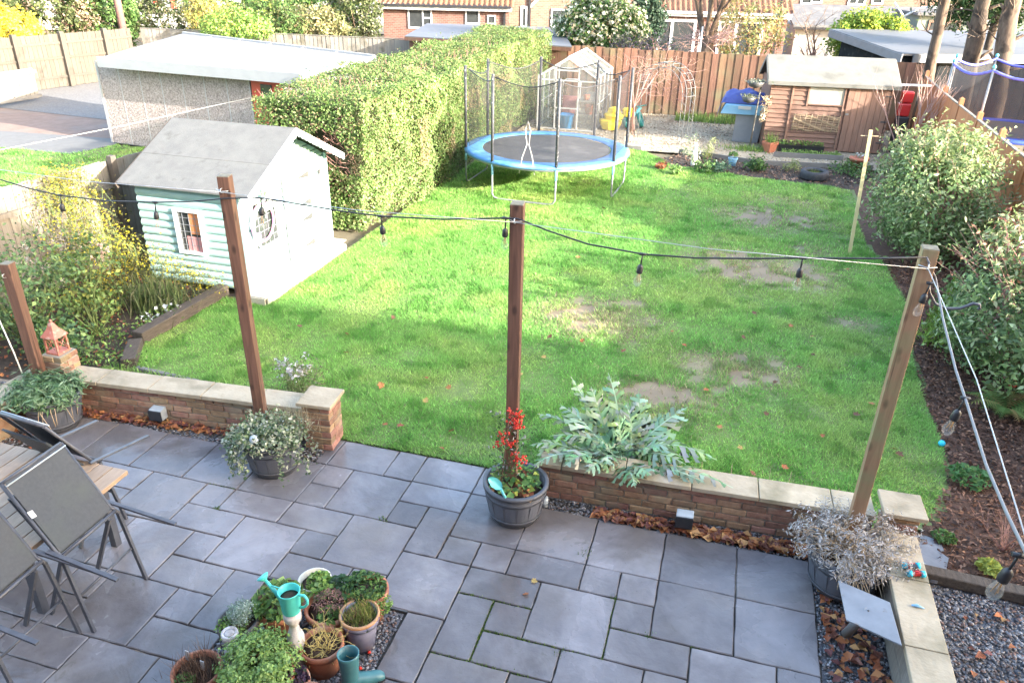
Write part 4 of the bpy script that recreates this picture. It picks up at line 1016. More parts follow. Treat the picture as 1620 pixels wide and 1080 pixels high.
# gable window with hoop
gy0,gy1,gz0,gz1 = 9.33,9.92,0.62,1.30
q = mb()
for (y0,y1,z0,z1) in ((gy0-.05,gy0,gz0-.05,gz1+.05),(gy1,gy1+.05,gz0-.05,gz1+.05),(gy0,gy1,gz1,gz1+.05),(gy0,gy1,gz0-.05,gz0)): q.box(X1-.005,X1+.03,y0,y1,z0,z1)
gw = q.build('window', 'white_paint', ph)
q = mb(); q.box(X1+.004,X1+.010,gy0,gy1,gz0,gz1); q.build('pane', 'dark_glass', gw)
q = mb()
for k in range(1,5): yy = gy0+(gy1-gy0)*k/5; q.box(X1+.011,X1+.018,yy-.004,yy+.004,gz0,gz1)
for k in range(1,6): zz = gz0+(gz1-gz0)*k/6; q.box(X1+.0115,X1+.0175,gy0,gy1,zz-.004,zz+.004)
q.build('lead_strips', 'lead', gw)
q = mb(); q.box(X1+.011,X1+.016,gy0+.02,gy0+.14,gz0+.06,gz0+.24); q.build('lilac_panel', 'lilac', gw)
def ring(c, r, rr, n=36, axis='x', sq=1.0):
    return [(c[0], c[1]+r*math.cos(2*math.pi*k/n), c[2]+r*sq*math.sin(2*math.pi*k/n)) for k in range(n+1)]
for nm, c, r, m_, lab in (('hanging_hoop',(X1+.055,9.50,1.00),0.28,'hoop_pink','pink and white hoop hung over the playhouse gable window'),('hanging_hoop',(X1+.06,9.66,0.93),0.40,'hoop_white','larger white hoop hung round the playhouse gable window')):
    q = mb(); q.tube(ring(c,r,0),0.02,6,cap=False); tag(q.build(nm,m_),lab,'hoop')
wr = thing('wreath', (X1+.07,9.62,1.27), 'leafy white flowered wreath on the playhouse gable', 'wreath')
P = np.array([(X1+.06,9.62+.13*math.cos(a)+random.gauss(0,.04),1.30+.12*math.sin(a)+random.gauss(0,.05)) for a in np.linspace(0,6.28,160)])
leaf_cloud('leaves', P[:110], 0.06, wr, [(0.2,0.3,0.2),(0.3,0.42,0.3),(0.14,0.24,0.13)], 'leaf', 0.5, 0.0, np.tile([1,0,0],(110,1)))
leaf_cloud('flowers', P[110:], 0.06, wr, [(0.75,0.75,0.72)], 'petal', 0.9, 0.0, np.tile([1,0,0],(50,1)))
hb = thing('window_box', (X1+.05,9.62,0.42), 'trailing pale foliage hanging below the playhouse gable window', 'plant')
P = np.column_stack([X1+.04+.05*rng.random(170), 9.40+.62*rng.random(170), .55-.28*rng.random(170)**2]); leaf_cloud('foliage', P, 0.055, hb, [(0.35,0.46,0.4),(0.5,0.6,0.55),(0.2,0.33,0.25)], 'leaf', 0.4, 0.0)
q = mb(); q.box(X1+.0,X1+.09,9.36,10.04,.50,.56); q.build('trough', 'mint_white', hb)
# stable door
dy0,dy1,dz0,dz1 = 10.20,10.98,0.12,1.50
ds = (0.80,)
for (z0,z1) in ((dz0,0.80),(0.815,dz1)):
    q = mb(); q.box(X1+.002,X1+.022,dy0,dy1,z0,z1); dd = q.build('door_leaf', 'mint_white', ph)
    for zz in (z0+.12,z1-.12):
        h = mb(); h.add([(X1+.0235,dy1-.02,zz-.05),(X1+.0235,dy1-.02,zz+.05),(X1+.0235,dy1-.36,zz+.008),(X1+.0235,dy1-.36,zz-.008),(X1+.028,dy1-.02,zz-.05),(X1+.028,dy1-.02,zz+.05),(X1+.028,dy1-.36,zz+.008),(X1+.028,dy1-.36,zz-.008)],[(4,5,6,7),(0,1,5,4),(1,2,6,5),(2,3,7,6),(3,0,4,7)]); h.build('strap_hinge','iron',dd)
        h = mb(); h.box(X1+.0235,X1+.029,dy1+.0,dy1+.03,zz-.07,zz+.07); h.build('hinge_plate','iron',dd)
q = mb(); q.box(X1+.001,X1+.006,dy0-.022,dy0-.004,dz0,dz1+.01); q.box(X1+.001,X1+.006,dy0-.004,dy1-.25,dz1+.004,dz1+.018); q.build('door_gap','iron',ph)
q = mb(); q.tube([(X1+.025,dy0+.04,.90),(X1+.05,dy0+.05,.90),(X1+.05,dy0+.12,.91),(X1+.03,dy0+.16,.9)],.008,6); q.build('latch','iron',ph)
q = mb(); q.box(X1+.002,X1+.02,11.30,11.36,1.28,1.36); q.build('sign','iron',ph)
# roof
sl_ = (RZ-EZ)/(YM-Y0); OX0,OX1 = X0-.16,X1+.28; ov = 0.16
for s in (-1,1):
    ye = YM + s*((Y1-Y0)/2+ov); ze = RZ - sl_*((Y1-Y0)/2+ov) + .03; zr = RZ+.03
    q = mb(); q.prism([(OX0,ye,ze),(OX0,YM,zr),(OX0,YM,zr+.022),(OX0,ye,ze+.022)],(OX1-OX0,0,0)); r_ = q.build('roof_slope','felt',ph)
    if s < 0:
        q = mb(); q.prism([(OX0+.002,ye+.62,ze+.62*sl_+.0225),(OX0+.002,ye+.632,ze+.632*sl_+.0225),(OX0+.002,ye+.632,ze+.632*sl_+.027),(OX0+.002,ye+.62,ze+.62*sl_+.027)],(OX1-OX0-.004,0,0)); q.build('felt_lap','felt',r_)
    # scalloped bargeboard at the front
    nS = 14; pts_t = []; pts_b = []
    for k in range(nS*4+1):
        t = k/(nS*4); yy = ye+(YM-ye)*t; zt = ze+(zr-ze)*t
        pts_t.append((yy,zt+.02)); pts_b.append((yy,zt-.07-.028*abs(math.sin(math.pi*t*nS))))
    m_ = len(pts_t); q = mb()
    q.add([(OX1+.001,y_,z_) for y_,z_ in pts_t+pts_b]+[(OX1+.019,y_,z_) for y_,z_ in pts_t+pts_b],
          [(i,m_+i,m_+i+1,i+1) for i in range(m_-1)]+[(2*m_+i,2*m_+i+1,3*m_+i+1,3*m_+i) for i in range(m_-1)]+[(m_+i,3*m_+i,3*m_+i+1,m_+i+1) for i in range(m_-1)]+[(i,i+1,2*m_+i+1,2*m_+i) for i in range(m_-1)])
    q.build('bargeboard','white_paint',ph)
    if s < 0: q = mb(); q.bar((OX0-.012,ye,ze-.03),(OX0-.012,YM,zr-.03),0.02,0.09); q.build('rear_bargeboard','sleeper',ph)
q = mb(); q.box(X1-.02,X1+.03,Y0-.03,Y0+.02,0.05,EZ); q.build('corner_trim','mint_white',ph)
q = mb(); q.box(X1-.02,X1+.03,Y1-.02,Y1+.03,0.05,EZ); q.build('corner_trim','mint_white',ph)
# deck
dk = thing('timber_deck', (-6.4,10.2,0), 'narrow timber deck along the front of the playhouse', 'deck')
for k in range(4): q = mb(); q.box(-6.575+.098*k,-6.48+.098*k,8.80,11.50 if k < 3 else 11.3,0.085,0.112); q.build('plank','decking',dk,bevel=.003)
q = mb(); q.box(-6.19,-6.165,8.82,11.28,0.0,0.10); q.build('front_board','decking',dk); q = mb(); q.box(-6.575,-6.19,8.775,8.798,0,0.10); q.build('end_board','decking',dk)

# ================================================================== TRAMPOLINE
tc = Vector((-3.98,16.75,0)); TR = 1.80; TZ = 0.80
tr = thing('trampoline', tc, 'round blue padded trampoline with black safety net on the lawn', 'trampoline')
q = mb(); q.lathe([(1.42,TZ-.004),(0.01,TZ-.012)],tc,48); q.build('jumping_mat','tramp_mat',tr)
prof = []
q = mb(); q.lathe([(1.43,TZ),(1.45,TZ+.018),(1.76,TZ+.02),(1.83,TZ+.005),(1.84,TZ-.04),(1.82,TZ-.05),(1.80,TZ-.012),(1.45,TZ-.006)],tc,64,closed=True); q.build('pad','pad_blue',tr)
q = mb(); q.tube([(tc.x+1.79*math.cos(a),tc.y+1.79*math.sin(a),TZ-.07) for a in np.linspace(0,2*math.pi,49)],.022,6,cap=False); q.build('frame_ring','galv',tr)
angs = [rad(a) for a in (200,245,290,335,20,65,110,155)]
PO = [(tc.x+1.80*math.cos(a),tc.y+1.80*math.sin(a)) for a in angs]; PH = 2.52
for (x,y) in PO:
    q = mb(); q.tube([(x,y,TZ-.05),(x,y,PH)],.033,8); q.build('net_pole','foam_black',tr)
    q = mb(); q.tube([(x,y,TZ-.28),(x,y,TZ-.0)],.026,8); q.build('pole_sleeve','lid_blue',tr)
for (i,j) in ((1,2),(3,4),(5,6),(7,0)):
    a,b_ = PO[i],PO[j]; k = .93
    pa = (tc.x+(a[0]-tc.x)*k,tc.y+(a[1]-tc.y)*k); pb_ = (tc.x+(b_[0]-tc.x)*k,tc.y+(b_[1]-tc.y)*k)
    q = mb(); q.tube([(*a,TZ-.1),(*a,.12),(a[0]*.97+b_[0]*.03,a[1]*.97+b_[1]*.03,.05),(a[0]*.9+b_[0]*.1,a[1]*.9+b_[1]*.1,.022),(a[0]*.1+b_[0]*.9,a[1]*.1+b_[1]*.9,.022),(a[0]*.03+b_[0]*.97,a[1]*.03+b_[1]*.97,.05),(*b_,.12),(*b_,TZ-.1)],.02,8); q.build('leg','galv',tr)
# net: sags a little between poles
V=[];F=[];nseg=8;nz=5;tot=8*nseg
for k in range(tot):
    s,t = divmod(k,nseg); t/=nseg; p0=Vector((*PO[s],0));p1=Vector((*PO[(s+1)%8],0)); p=p0.lerp(p1,t); inw=(tc-p); inw.z=0; inw.normalize(); bow=math.sin(math.pi*t)
    ptop=PH-.06-.16*bow
    for j in range(nz):
        u=j/(nz-1); pp=p+inw*(.06+.10*bow*u); V.append((pp.x,pp.y,TZ+.02+(ptop-TZ-.02)*u))
for k in range(tot):
    k2=(k+1)%tot
    for j in range(nz-1): F.append((k*nz+j,k2*nz+j,k2*nz+j+1,k*nz+j+1))
np_mesh('safety_net',V,F,MT['net'],tr,smooth=True)
q = mb(); q.tube([V[k*nz+nz-1] for k in list(range(tot))+[0]],.011,5,cap=False); q.build('net_top_cord','cable',tr)
# entrance flap edges: two white seams on the front net
q = mb(); cA,cB = Vector((*PO[1],0)),Vector((*PO[2],0))
def npnt(t,z): p=cA.lerp(cB,t); return (p.x+.02,p.y-.03,z)
q.tube([npnt(.42,.62),npnt(.46,.95),npnt(.53,1.22),npnt(.50,1.5),npnt(.54,1.68),npnt(.58,1.5),npnt(.56,1.22),npnt(.62,.95),npnt(.66,.62)],.012,5); q.build('entrance_seam','stone_pale',tr)

# ================================================================== GREENHOUSE
gh = thing('greenhouse', (-4.85,24.0,0), 'small aluminium greenhouse with open door by the hedge', 'greenhouse')
hx0,hx1,hy0,hy1,he,hr = -5.72,-4.0,22.7,25.4,1.52,2.05; hxm=(hx0+hx1)/2
bars=[]; R_=.018
def gbar(p,q_,th=.035): b=mb(); b.bar(p,q_,th,th); b.build('glazing_bar','alu',gh)
for x in (hx0,hx1):
    for y in np.linspace(hy0,hy1,5): gbar((x,y,0.02),(x,y,he))
    gbar((x,hy0,he),(x,hy1,he)); gbar((x,hy0,.04),(x,hy1,.04)); gbar((x,hy0,.75),(x,hy1,.75),.02)
    for y in np.linspace(hy0,hy1,5): gbar((x,y,he),(hxm,y,hr))
gbar((hxm,hy0,hr),(hxm,hy1,hr),.05)
for y in (hy0,hy1): gbar((hx0,y,.04),(hx1,y,.04)); gbar((hx0,y,he-.1),(hx1,y,he-.1))
for x in (hx0+.52,hx1-.52): gbar((x,hy0,0.02),(x,hy0,hr-.27))
gbar((hx0+.52,hy0,1.70),(hx1-.52,hy0,1.70)); gbar((hx0+.52,hy0-.02,.65),(hx1-.52,hy0-.02,.65))
def pane(pts): b=mb(); b.add(pts,[tuple(range(len(pts)))]); b.build('pane','glass_house',gh)
ys=np.linspace(hy0,hy1,5)
for k in range(4):
    for x in (hx0,hx1):
        pane([(x,ys[k]+.02,.06),(x,ys[k+1]-.02,.06),(x,ys[k+1]-.02,he-.02),(x,ys[k]+.02,he-.02)])
        xs=hxm+(x-hxm)*.97; pane([(x,ys[k]+.02,he+.01),(x,ys[k+1]-.02,he+.01),(hxm+(x-hxm)*.03,ys[k+1]-.02,hr),(hxm+(x-hxm)*.03,ys[k]+.02,hr)])
pane([(hx0+.02,hy0,.06),(hx0+.5,hy0,.06),(hx0+.5,hy0,he+.28),(hx0+.02,hy0,he-.02)]); pane([(hx1-.5,hy0,.06),(hx1-.02,hy0,.06),(hx1-.02,hy0,he-.02),(hx1-.5,hy0,he+.28)])
pane([(hx0+.02,hy1,.06),(hx1-.02,hy1,.06),(hx1-.02,hy1,he),(hxm,hy1,hr-.02),(hx0+.02,hy1,he)]); pane([(hx0+.54,hy0,1.72),(hx1-.54,hy0,1.72),(hxm,hy0,hr-.02)])
# what stands in it
tag(mb().lathe([(.0,0),(.20,0),(.26,.40),(.27,.40),(.24,.39),(.0,.36)],(-4.95,23.1,0.01),18).build('bucket','toy_blue'),'blue tub standing in the greenhouse doorway','tub')
tag(mb().lathe([(.0,0),(.11,0),(.15,.22),(.165,.22),(.165,.27),(.14,.27),(.0,.24)],(-4.28,23.3,.42),16).build('flower_pot','terracotta_far'),'terracotta pot on the greenhouse shelf','pot')
sh=thing('greenhouse_staging',(-4.4,23.9,0),'wooden slatted staging with pots inside the greenhouse','shelf')
for z in (.40,.78): q=mb(); q.box(-4.66,-4.1,23.1,25.1,z,z+.02); q.build('shelf_board','fence_weathered',sh)
for (x,y) in ((-4.64,23.12),(-4.12,23.12),(-4.64,25.05),(-4.12,25.05)): q=mb(); q.box(x-.02,x+.02,y-.02,y+.02,0,.78); q.build('leg','fence_weathered',sh)
tag(mb().lathe([(.0,0),(.08,0),(.11,.16),(.0,.14)],(-4.4,23.4,.81),14).build('flower_pot','terracotta_far'),'small terracotta pot on the upper greenhouse shelf','pot')
fc=thing('garden_lounger',(-5.0,24.2,0),'folded pink and white garden lounger stored in the greenhouse','chair')
q=mb(); q.tube([(-5.2,23.6,.1),(-5.2,23.7,1.25),(-5.1,23.7,1.33),(-4.75,23.7,1.33),(-4.66,23.7,1.25),(-4.66,23.6,.1)],.018,6); q.build('frame','upvc',fc)
q=mb(); q.hexa([(-5.18,23.62,.3),(-4.68,23.62,.3),(-4.68,23.68,.3),(-5.18,23.68,.3),(-5.18,23.66,.85),(-4.68,23.66,.85),(-4.68,23.72,.85),(-5.18,23.72,.85)]); q.build('cushion','pink_panel',fc)
tm=thing('tomato_plant',(-5.45,23.5,0),'dried plants standing behind the greenhouse glass','plant')
P=np.column_stack([-5.5+.35*rng.random(260),22.9+1.6*rng.random(260),.1+1.2*rng.random(260)]); leaf_cloud('foliage',P,.09,tm,[(.1,.1,.04),(.16,.12,.06),(.07,.1,.03)],'leaf',.5)

# toys beyond
ty=thing('toy_tractor_seat',(-3.3,23.6,0),'bright yellow plastic toy seat beside the greenhouse','toy')
yc=Vector(G(970,206,0)); 
q=mb(); q.lathe([(.0,0),(.26,.02),(.34,.20),(.34,.28),(.26,.30),(.0,.30)],(yc.x-.1,yc.y,0.02),8,smooth=False); q.build('base','toy_yellow',ty)
q=mb(); q.lathe([(.0,.30),(.26,.30),(.30,.42),(.2,.50),(.16,.62),(.0,.66)],(yc.x-.02,yc.y+.05,0.02),8,smooth=False); q.build('top','toy_yellow',ty)
ty=thing('toy_trike',(-2.6,23.4,0),'green and yellow toy trike parked behind the arch','toy')
tcx=Vector(G(1005,203,0))
for (dx,dy,r) in ((.12,.1,.24),(-.3,-.15,.15),(-.3,.25,.15)):
    q=mb(); q.lathe([(r*.5,-.05),(r,-.05),(r,.05),(r*.5,.05)],(tcx.x+dx,tcx.y+dy,r+.01),16,closed=True,tilt=Matrix.Rotation(rad(70),3,'Y')); q.build('wheel','toy_green',ty)
q=mb(); q.tube([(tcx.x-.3,tcx.y,.2),(tcx.x-.05,tcx.y,.36),(tcx.x+.1,tcx.y+.05,.62)],.05,8); q.build('frame','trowel',ty)
q=mb(); q.box(tcx.x-.42,tcx.x-.14,tcx.y-.13,tcx.y+.13,.32,.58); q.build('seat','toy_yellow',ty,bevel=.04)
q=mb(); q.tube([(tcx.x+.0,tcx.y-.2,.66),(tcx.x+.24,tcx.y+.25,.66)],.02,6); q.build('handlebar','toy_green',ty)

# ================================================================== ARCH
ar=thing('garden_arch',(-2.1,22.2,0),'grey metal garden arch with bare climbing stems','arch')
aA,aB=Vector(G(1003,217,0)),Vector(G(1077,232,0)); dv=(aB-aA); Wd=dv.length; dn=dv.normalized(); nn=Vector((-dn.y,dn.x,0))
def hoop(off,inn):
    pts_=[]; r=Wd/2-inn; c=(aA+aB)/2+nn*off; zs=2.12-Wd/2
    pts_.append(c-dn*r); pts_.append(c-dn*r+Vector((0,0,zs)))
    for k in range(1,12): a=math.pi-math.pi*k/12; pts_.append(c+dn*r*math.cos(a)+Vector((0,0,zs+r*math.sin(a))))
    pts_.append(c+dn*r+Vector((0,0,zs))); pts_.append(c+dn*r); return pts_
for off in (0,.42):
    for inn in (0,.13): q=mb(); q.tube(hoop(off,inn),.0075,6); q.build('hoop','arch_grey',ar)
for off in (0,.42):
    h0,h1=hoop(off,0),hoop(off,.13)
    for k in range(1,len(h0)-1): q=mb(); q.tube([h0[k],h1[k]],.005,5); q.build('rung','arch_grey',ar)
    for z in np.arange(.2,1.4,.22):
        for s in (-1,1):
            c=(aA+aB)/2+nn*off+dn*s*Wd/2; c2=(aA+aB)/2+nn*off+dn*s*(Wd/2-.13); q=mb(); q.tube([c+Vector((0,0,z)),c2+Vector((0,0,z+.1))],.005,5); q.build('rung','arch_grey',ar)
h0,h1=hoop(0,0),hoop(.42,0)
for k in range(0,len(h0)): q=mb(); q.tube([h0[k]+Vector((0,0,.1)) if k in (0,len(h0)-1) else h0[k],h1[k]+Vector((0,0,.1)) if k in (0,len(h0)-1) else h1[k]],.005,5); q.build('cross_bar','arch_grey',ar)
cl=thing('climber',(-2.9,22.8,0),'bare tangled brown climber sprawling over the arch and fence','climber')
q=mb()
for k in range(75): branch(q,(aA.x+random.uniform(-.7,1.3),aA.y+random.uniform(.3,3.2),1.35+random.uniform(-.5,.65)),(random.uniform(-.8,1),random.uniform(-.5,.5),random.uniform(-.5,.6)),random.uniform(.4,.8),.0065,2,.9,.0,4,2,.75,None,.45)
for k in range(4): q.tube([(aA.x-.1*k,aA.y+.3*k,0),(aA.x-.1,aA.y+.2,.8),(aA.x-.2+.2*k,aA.y+.3*k,1.7)],.014,5)
q.build('stems','twig_red',cl)

# ================================================================== SHED
sd=thing('shed',(2.3,23.5,0),'brown timber garden shed with pale green felt roof','shed')
fl,frr=Vector((0.77,22.4,0)),Vector((3.84,22.72,0)); d=(frr-fl).normalized(); n=Vector((-d.y,d.x,0)); SW=(frr-fl).length; SD=1.9; se,sr_=1.80,2.30
def SP(u,v,z): return fl+d*u+n*v+Vector((0,0,z))
q=mb(); q.hexa([SP(.03,.03,.02),SP(SW-.03,.03,.02),SP(SW-.03,SD-.03,.02),SP(.03,SD-.03,.02),SP(.03,.03,se-.03),SP(SW-.03,.03,se-.03),SP(SW-.03,SD-.03,se-.03),SP(.03,SD-.03,se-.03)])
q.prism([SP(.03,.03,se-.031),SP(.03,SD-.03,se-.031),SP(.03,SD/2,sr_-.05)],d*(SW-.06)); q.build('wall_core','shed_wood',sd)
rzs=math.atan2(d.y,d.x); nbs=15; bs_=se/nbs
du0,du1=1.98,3.02   # door span
wu0,wu1,wzz0,wzz1=.98,1.88,1.24,1.68
def sboard(u0,u1,z0,z1,mat='shed_wood',th=.022,out=0.0):
    q=mb(); q.hexa([SP(u0,-.004-th-out,z0),SP(u1,-.004-th-out,z0),SP(u1,.02,z0),SP(u0,.02,z0),SP(u0,.004-out,z1),SP(u1,.004-out,z1),SP(u1,.02,z1),SP(u0,.02,z1)]); return q.build('cladding_board',mat,sd)
for k in range(nbs):
    z0,z1=bs_*k+.004,bs_*(k+1)-.004
    sboard(0,.55,z0,z1)
    if z1>wzz0 and z0<wzz1: sboard(.60,wu0-.02,z0,z1)
    else: sboard(.60,du0-.02,z0,z1)
    sboard(du1+.02,SW,z0,z1)
for k in range(nbs):      # end wall facing the sun
    z0,z1=bs_*k+.004,bs_*(k+1)-.004
    q=mb(); q.hexa([SP(SW+.022,0,z0),SP(SW+.022,SD,z0),SP(SW-.02,SD,z0),SP(SW-.02,0,z0),SP(SW-.002,0,z1),SP(SW-.002,SD,z1),SP(SW-.02,SD,z1),SP(SW-.02,0,z1)]); q.build('cladding_board','shed_wood',sd)
    q=mb(); q.hexa([SP(-.022,0,z0),SP(-.022,SD,z0),SP(.02,SD,z0),SP(.02,0,z0),SP(.002,0,z1),SP(.002,SD,z1),SP(.02,SD,z1),SP(.02,0,z1)]); q.build('cladding_board','shed_wood',sd)
def sbar(u0,u1,z0,z1,out,th,name,mat,par=None): q=mb(); q.hexa([SP(u0,-out-th,z0),SP(u1,-out-th,z0),SP(u1,-out,z0),SP(u0,-out,z0),SP(u0,-out-th,z1),SP(u1,-out-th,z1),SP(u1,-out,z1),SP(u0,-out,z1)]); return q.build(name,mat,par or sd)
sbar(.55,.60,.02,se,.0,.045,'cover_strip','shed_door'); sbar(.96,1.0,1.18,se-.02,.012,.03,'cover_strip','shed_door'); sbar(1.885,1.92,.1,se-.02,.012,.03,'cover_strip','shed_door')
wn_=sbar(wu0+.04,wu1-.02,wzz0-.03,wzz0,.005,.04,'window','shed_wood')
sbar(wu0+.04,wu1-.02,wzz1,wzz1+.03,.005,.04,'window_head','shed_wood',wn_); sbar(wu0+.02,wu1,wzz0,wzz1,.012,.006,'pane','perspex',wn_)
ndb=7
for k in range(ndb): u0=du0+(du1-du0)*k/ndb; dr_=sbar(u0+.004,u0+(du1-du0)/ndb-.004,.04,se-.03,.006,.02,'door_board','shed_door')
for z in (1.5,.85,.3): sbar(du1-.1,du1+.04,z,z+.03,.028,.01,'hinge','iron')
sbar(du0+.02,du0+.10,1.0,1.04,.027,.02,'latch','galv')
# woven willow panel
wv=thing('willow_panel',SP(1.2,-.05,.4),'woven willow lattice panel fixed on the shed front','lattice'); 
for k in range(13):
    z=.56+.032*k; q=mb(); q.tube([SP(.68+1.22*t/16,-.045-.012*math.sin(t*1.3+k*1.57),z+.018*math.sin(t*.8+k)) for t in range(17)],.008,4); q.build('willow_rod','willow',wv)
for k in range(9): q=mb(); u=.70+.145*k; q.tube([SP(u,-.045,.52),SP(u+.03,-.05,.98)],.008,4); q.build('willow_upright','willow',wv)
# roof
for s in (-1,1):
    v0=-.12 if s<0 else SD+.12; ze=se-.5*.12/(SD/2)+.03; zr=sr_+.03
    q=mb(); q.prism([SP(-.1,v0,ze),SP(-.1,SD/2,zr),SP(-.1,SD/2,zr+.025),SP(-.1,v0,ze+.025)],d*(SW+.22)); q.build('roof_slope','felt_green',sd)
    q=mb(); q.prism([SP(-.102,v0-s*.0-.001*s,ze-.07),SP(-.102,v0+s*.014,ze-.07),SP(-.102,v0+s*.014,ze+.026),SP(-.102,v0+.001*s,ze+.026)],d*(SW+.224)); q.build('eaves_felt','felt_green',sd)
    for u in (-.1,SW+.12): q=mb(); q.bar(SP(u+(.012 if u>0 else -.012),v0,ze-.04),SP(u+(.012 if u>0 else -.012),SD/2,zr-.04),.018,.1); q.build('bargeboard','fence_weathered',sd)
# trough planters and pots by the shed
tp=thing('trough_planter',SP(.75,-.35,0),'black trough of seedlings against the shed front','planter')
for u0 in (.40,1.0): q=mb(); q.hexa([SP(u0,-.38,0.02),SP(u0+.55,-.38,0.02),SP(u0+.55,-.18,0.02),SP(u0,-.18,0.02),SP(u0-.02,-.4,.2),SP(u0+.57,-.4,.2),SP(u0+.57,-.16,.2),SP(u0-.02,-.16,.2)]); q.build('trough','black_plastic',tp)
P=np.array([tuple(SP(.4+1.15*random.random(),-.28+.15*(random.random()-.5),.2+.12*random.random())) for _ in range(260)]); leaf_cloud('seedlings',P,.06,tp,G_LIGHT,'leaf',.6)
pt=thing('flower_pot',SP(.12,-.45,0),'square terracotta pot of pale grass at the shed corner','pot'); c=SP(.15,-.45,0)
q=mb(); q.lathe([(.0,0),(.15,0),(.2,.22),(.22,.22),(.22,.28),(.18,.28),(.0,.25)],c,4,smooth=False); q.build('pot_body','terracotta_far',pt); blades('grass_leaves',np.column_stack([rng.normal(c.x,.08,120),rng.normal(c.y,.08,120),np.full(120,.25)]),.25,.012,pt,G_LIGHT,.6)
pt=thing('flower_pot',SP(2.55,-1.9,0),'large terracotta pot with white flowers on the gravel edge','pot'); c=Vector(G(1356,268,0))
q=mb(); q.lathe([(.0,0),(.17,0),(.22,.24),(.24,.24),(.24,.30),(.2,.30),(.0,.27)],c,16); q.build('pot_body','terracotta_far',pt); P=np.column_stack([rng.normal(c.x,.09,90),rng.normal(c.y,.09,90),.3+.1*rng.random(90)]); leaf_cloud('flowers',P,.05,pt,[(.7,.68,.7),(.3,.32,.25),(.2,.25,.12)],'petal',.8)
tb=thing('timber_bed',SP(1.1,-.95,0),'low timber edged bed of green seedlings before the shed','bed')
q=mb(); a,b_=SP(.2,-1.0,.06),SP(1.95,-1.0,.06); q.bar(a,b_,.05,.14); q.build('edge_board','grey_board',tb)
P=np.array([tuple(SP(.45+1.5*random.random(),-.95+.45*random.random(),.02+.12*random.random())) for _ in range(900)]); leaf_cloud('seedlings',P,.06,tb,G_LIGHT,'leaf',.45)
# bird feeding station at the shed's left corner
bf=thing('hanging_basket_bracket',SP(-.25,.2,0),'wooden bracket post with two hanging baskets at the shed corner','hanging baskets'); c=SP(-.3,.1,0)
q=mb(); q.tube([c,c+Vector((0.05,0,1.75))],.025,6); q.build('post','fence_weathered',bf)
for (dx,z,r) in ((-.1,1.72,.24),(-.22,1.32,.2)):
    q=mb(); q.bar(c+Vector((.05,0,z-.02)),c+Vector((dx-.05,0,z-.02)),.03,.04); q.build('arm','fence_pale',bf)
    q=mb(); q.lathe([(.02,z-.15),(r*.7,z-.1),(r,z+.02),(r*.9,z+.02),(.02,z)],(c.x+dx,c.y-.1,0),14); q.build('basket','iron',bf)
    P=np.column_stack([rng.normal(c.x+dx,r*.55,160),rng.normal(c.y-.1,r*.5,160),z+.08*rng.random(160)]); leaf_cloud('foliage',P,.06,bf,[(.16,.17,.13),(.25,.26,.22),(.1,.13,.07)],'leaf',.5)
dh=thing('dried_plant_bundle',c,'straw coloured dried plants hanging at the shed corner','plant'); P=np.column_stack([rng.normal(c.x+.22,.06,150),rng.normal(c.y-.2,.06,150),.75+.65*rng.random(150)]); leaf_cloud('dried_leaves',P,.10,dh,[(.45,.36,.22),(.55,.45,.3),(.35,.24,.13)],'litter',.3,0)
# storage bin with tarpaulin
bn=thing('storage_bin',(.25,23.3,0),'grey plastic storage bin with a pale blue lid','bin')
q=mb(); q.hexa([(-.05,22.9,0.01),(.66,22.95,0.01),(.66,23.5,0.01),(-.05,23.5,0.01),(-.02,22.84,.80),(.74,22.9,.80),(.74,23.56,.80),(-.02,23.56,.80)]); q.build('body','bin_grey',bn,bevel=.02)
q=mb(); q.hexa([(-.46,22.70,.80),(.84,22.78,.80),(.84,23.62,.80),(-.46,23.62,.80),(-.36,22.66,1.06),(.84,22.74,1.06),(.80,23.5,1.12),(-.30,23.5,1.12)]); q.build('lid','lid_blue',bn,bevel=.02)
q=mb(); q.box(0.0,.35,22.68,22.69,.95,1.04); q.build('label_patch','white_card',bn)
tpn=thing('tarpaulin',(.25,23.5,1.1),'crumpled navy tarpaulin thrown over the storage bin','tarpaulin')
V=[];F=[];nx,ny=18,12
for i in range(nx):
    for j in range(ny):
        u,v=i/(nx-1),j/(ny-1); x=-.55+1.45*u; y=22.78+.95*v; zz=1.14+.26*math.sin(math.pi*min(1,v*1.1))*math.sin(math.pi*(.12+.8*u))+.035*math.sin(u*17+v*9)+.03*math.sin(v*21-u*7)
        if i==0: zz=.72
        if i==1: zz=min(zz,1.08)
        if i==nx-1: zz=.8
        if v==0: zz=min(zz,1.09)
        V.append((x,y,zz))
for i in range(nx-1):
    for j in range(ny-1): F.append((i*ny+j,(i+1)*ny+j,(i+1)*ny+j+1,i*ny+j+1))
np_mesh('sheet',V,F,MT['tarp'],tpn,smooth=True)
# red thing by the shed
rd=thing('red_container',(4.25,23.1,0),'red plastic box on a dark stand between shed and fence','container')
q=mb(); q.box(4.1,4.42,23.0,23.25,.02,.98); q.build('stand','black_plastic',rd,bevel=.03); q=mb(); q.box(4.08,4.40,23.02,23.28,.99,1.32); q.build('lower_box','toy_red',rd,bevel=.04); q=mb(); q.box(4.12,4.42,23.04,23.26,1.33,1.62); q.build('upper_box','toy_red',rd,bevel=.04)
q=mb(); q.bar((4.0,23.3,1.75),(4.85,23.5,1.75),.05,.05); tag(q.build('white_rail','upvc'),'white rail between the shed roof and the fence','rail')
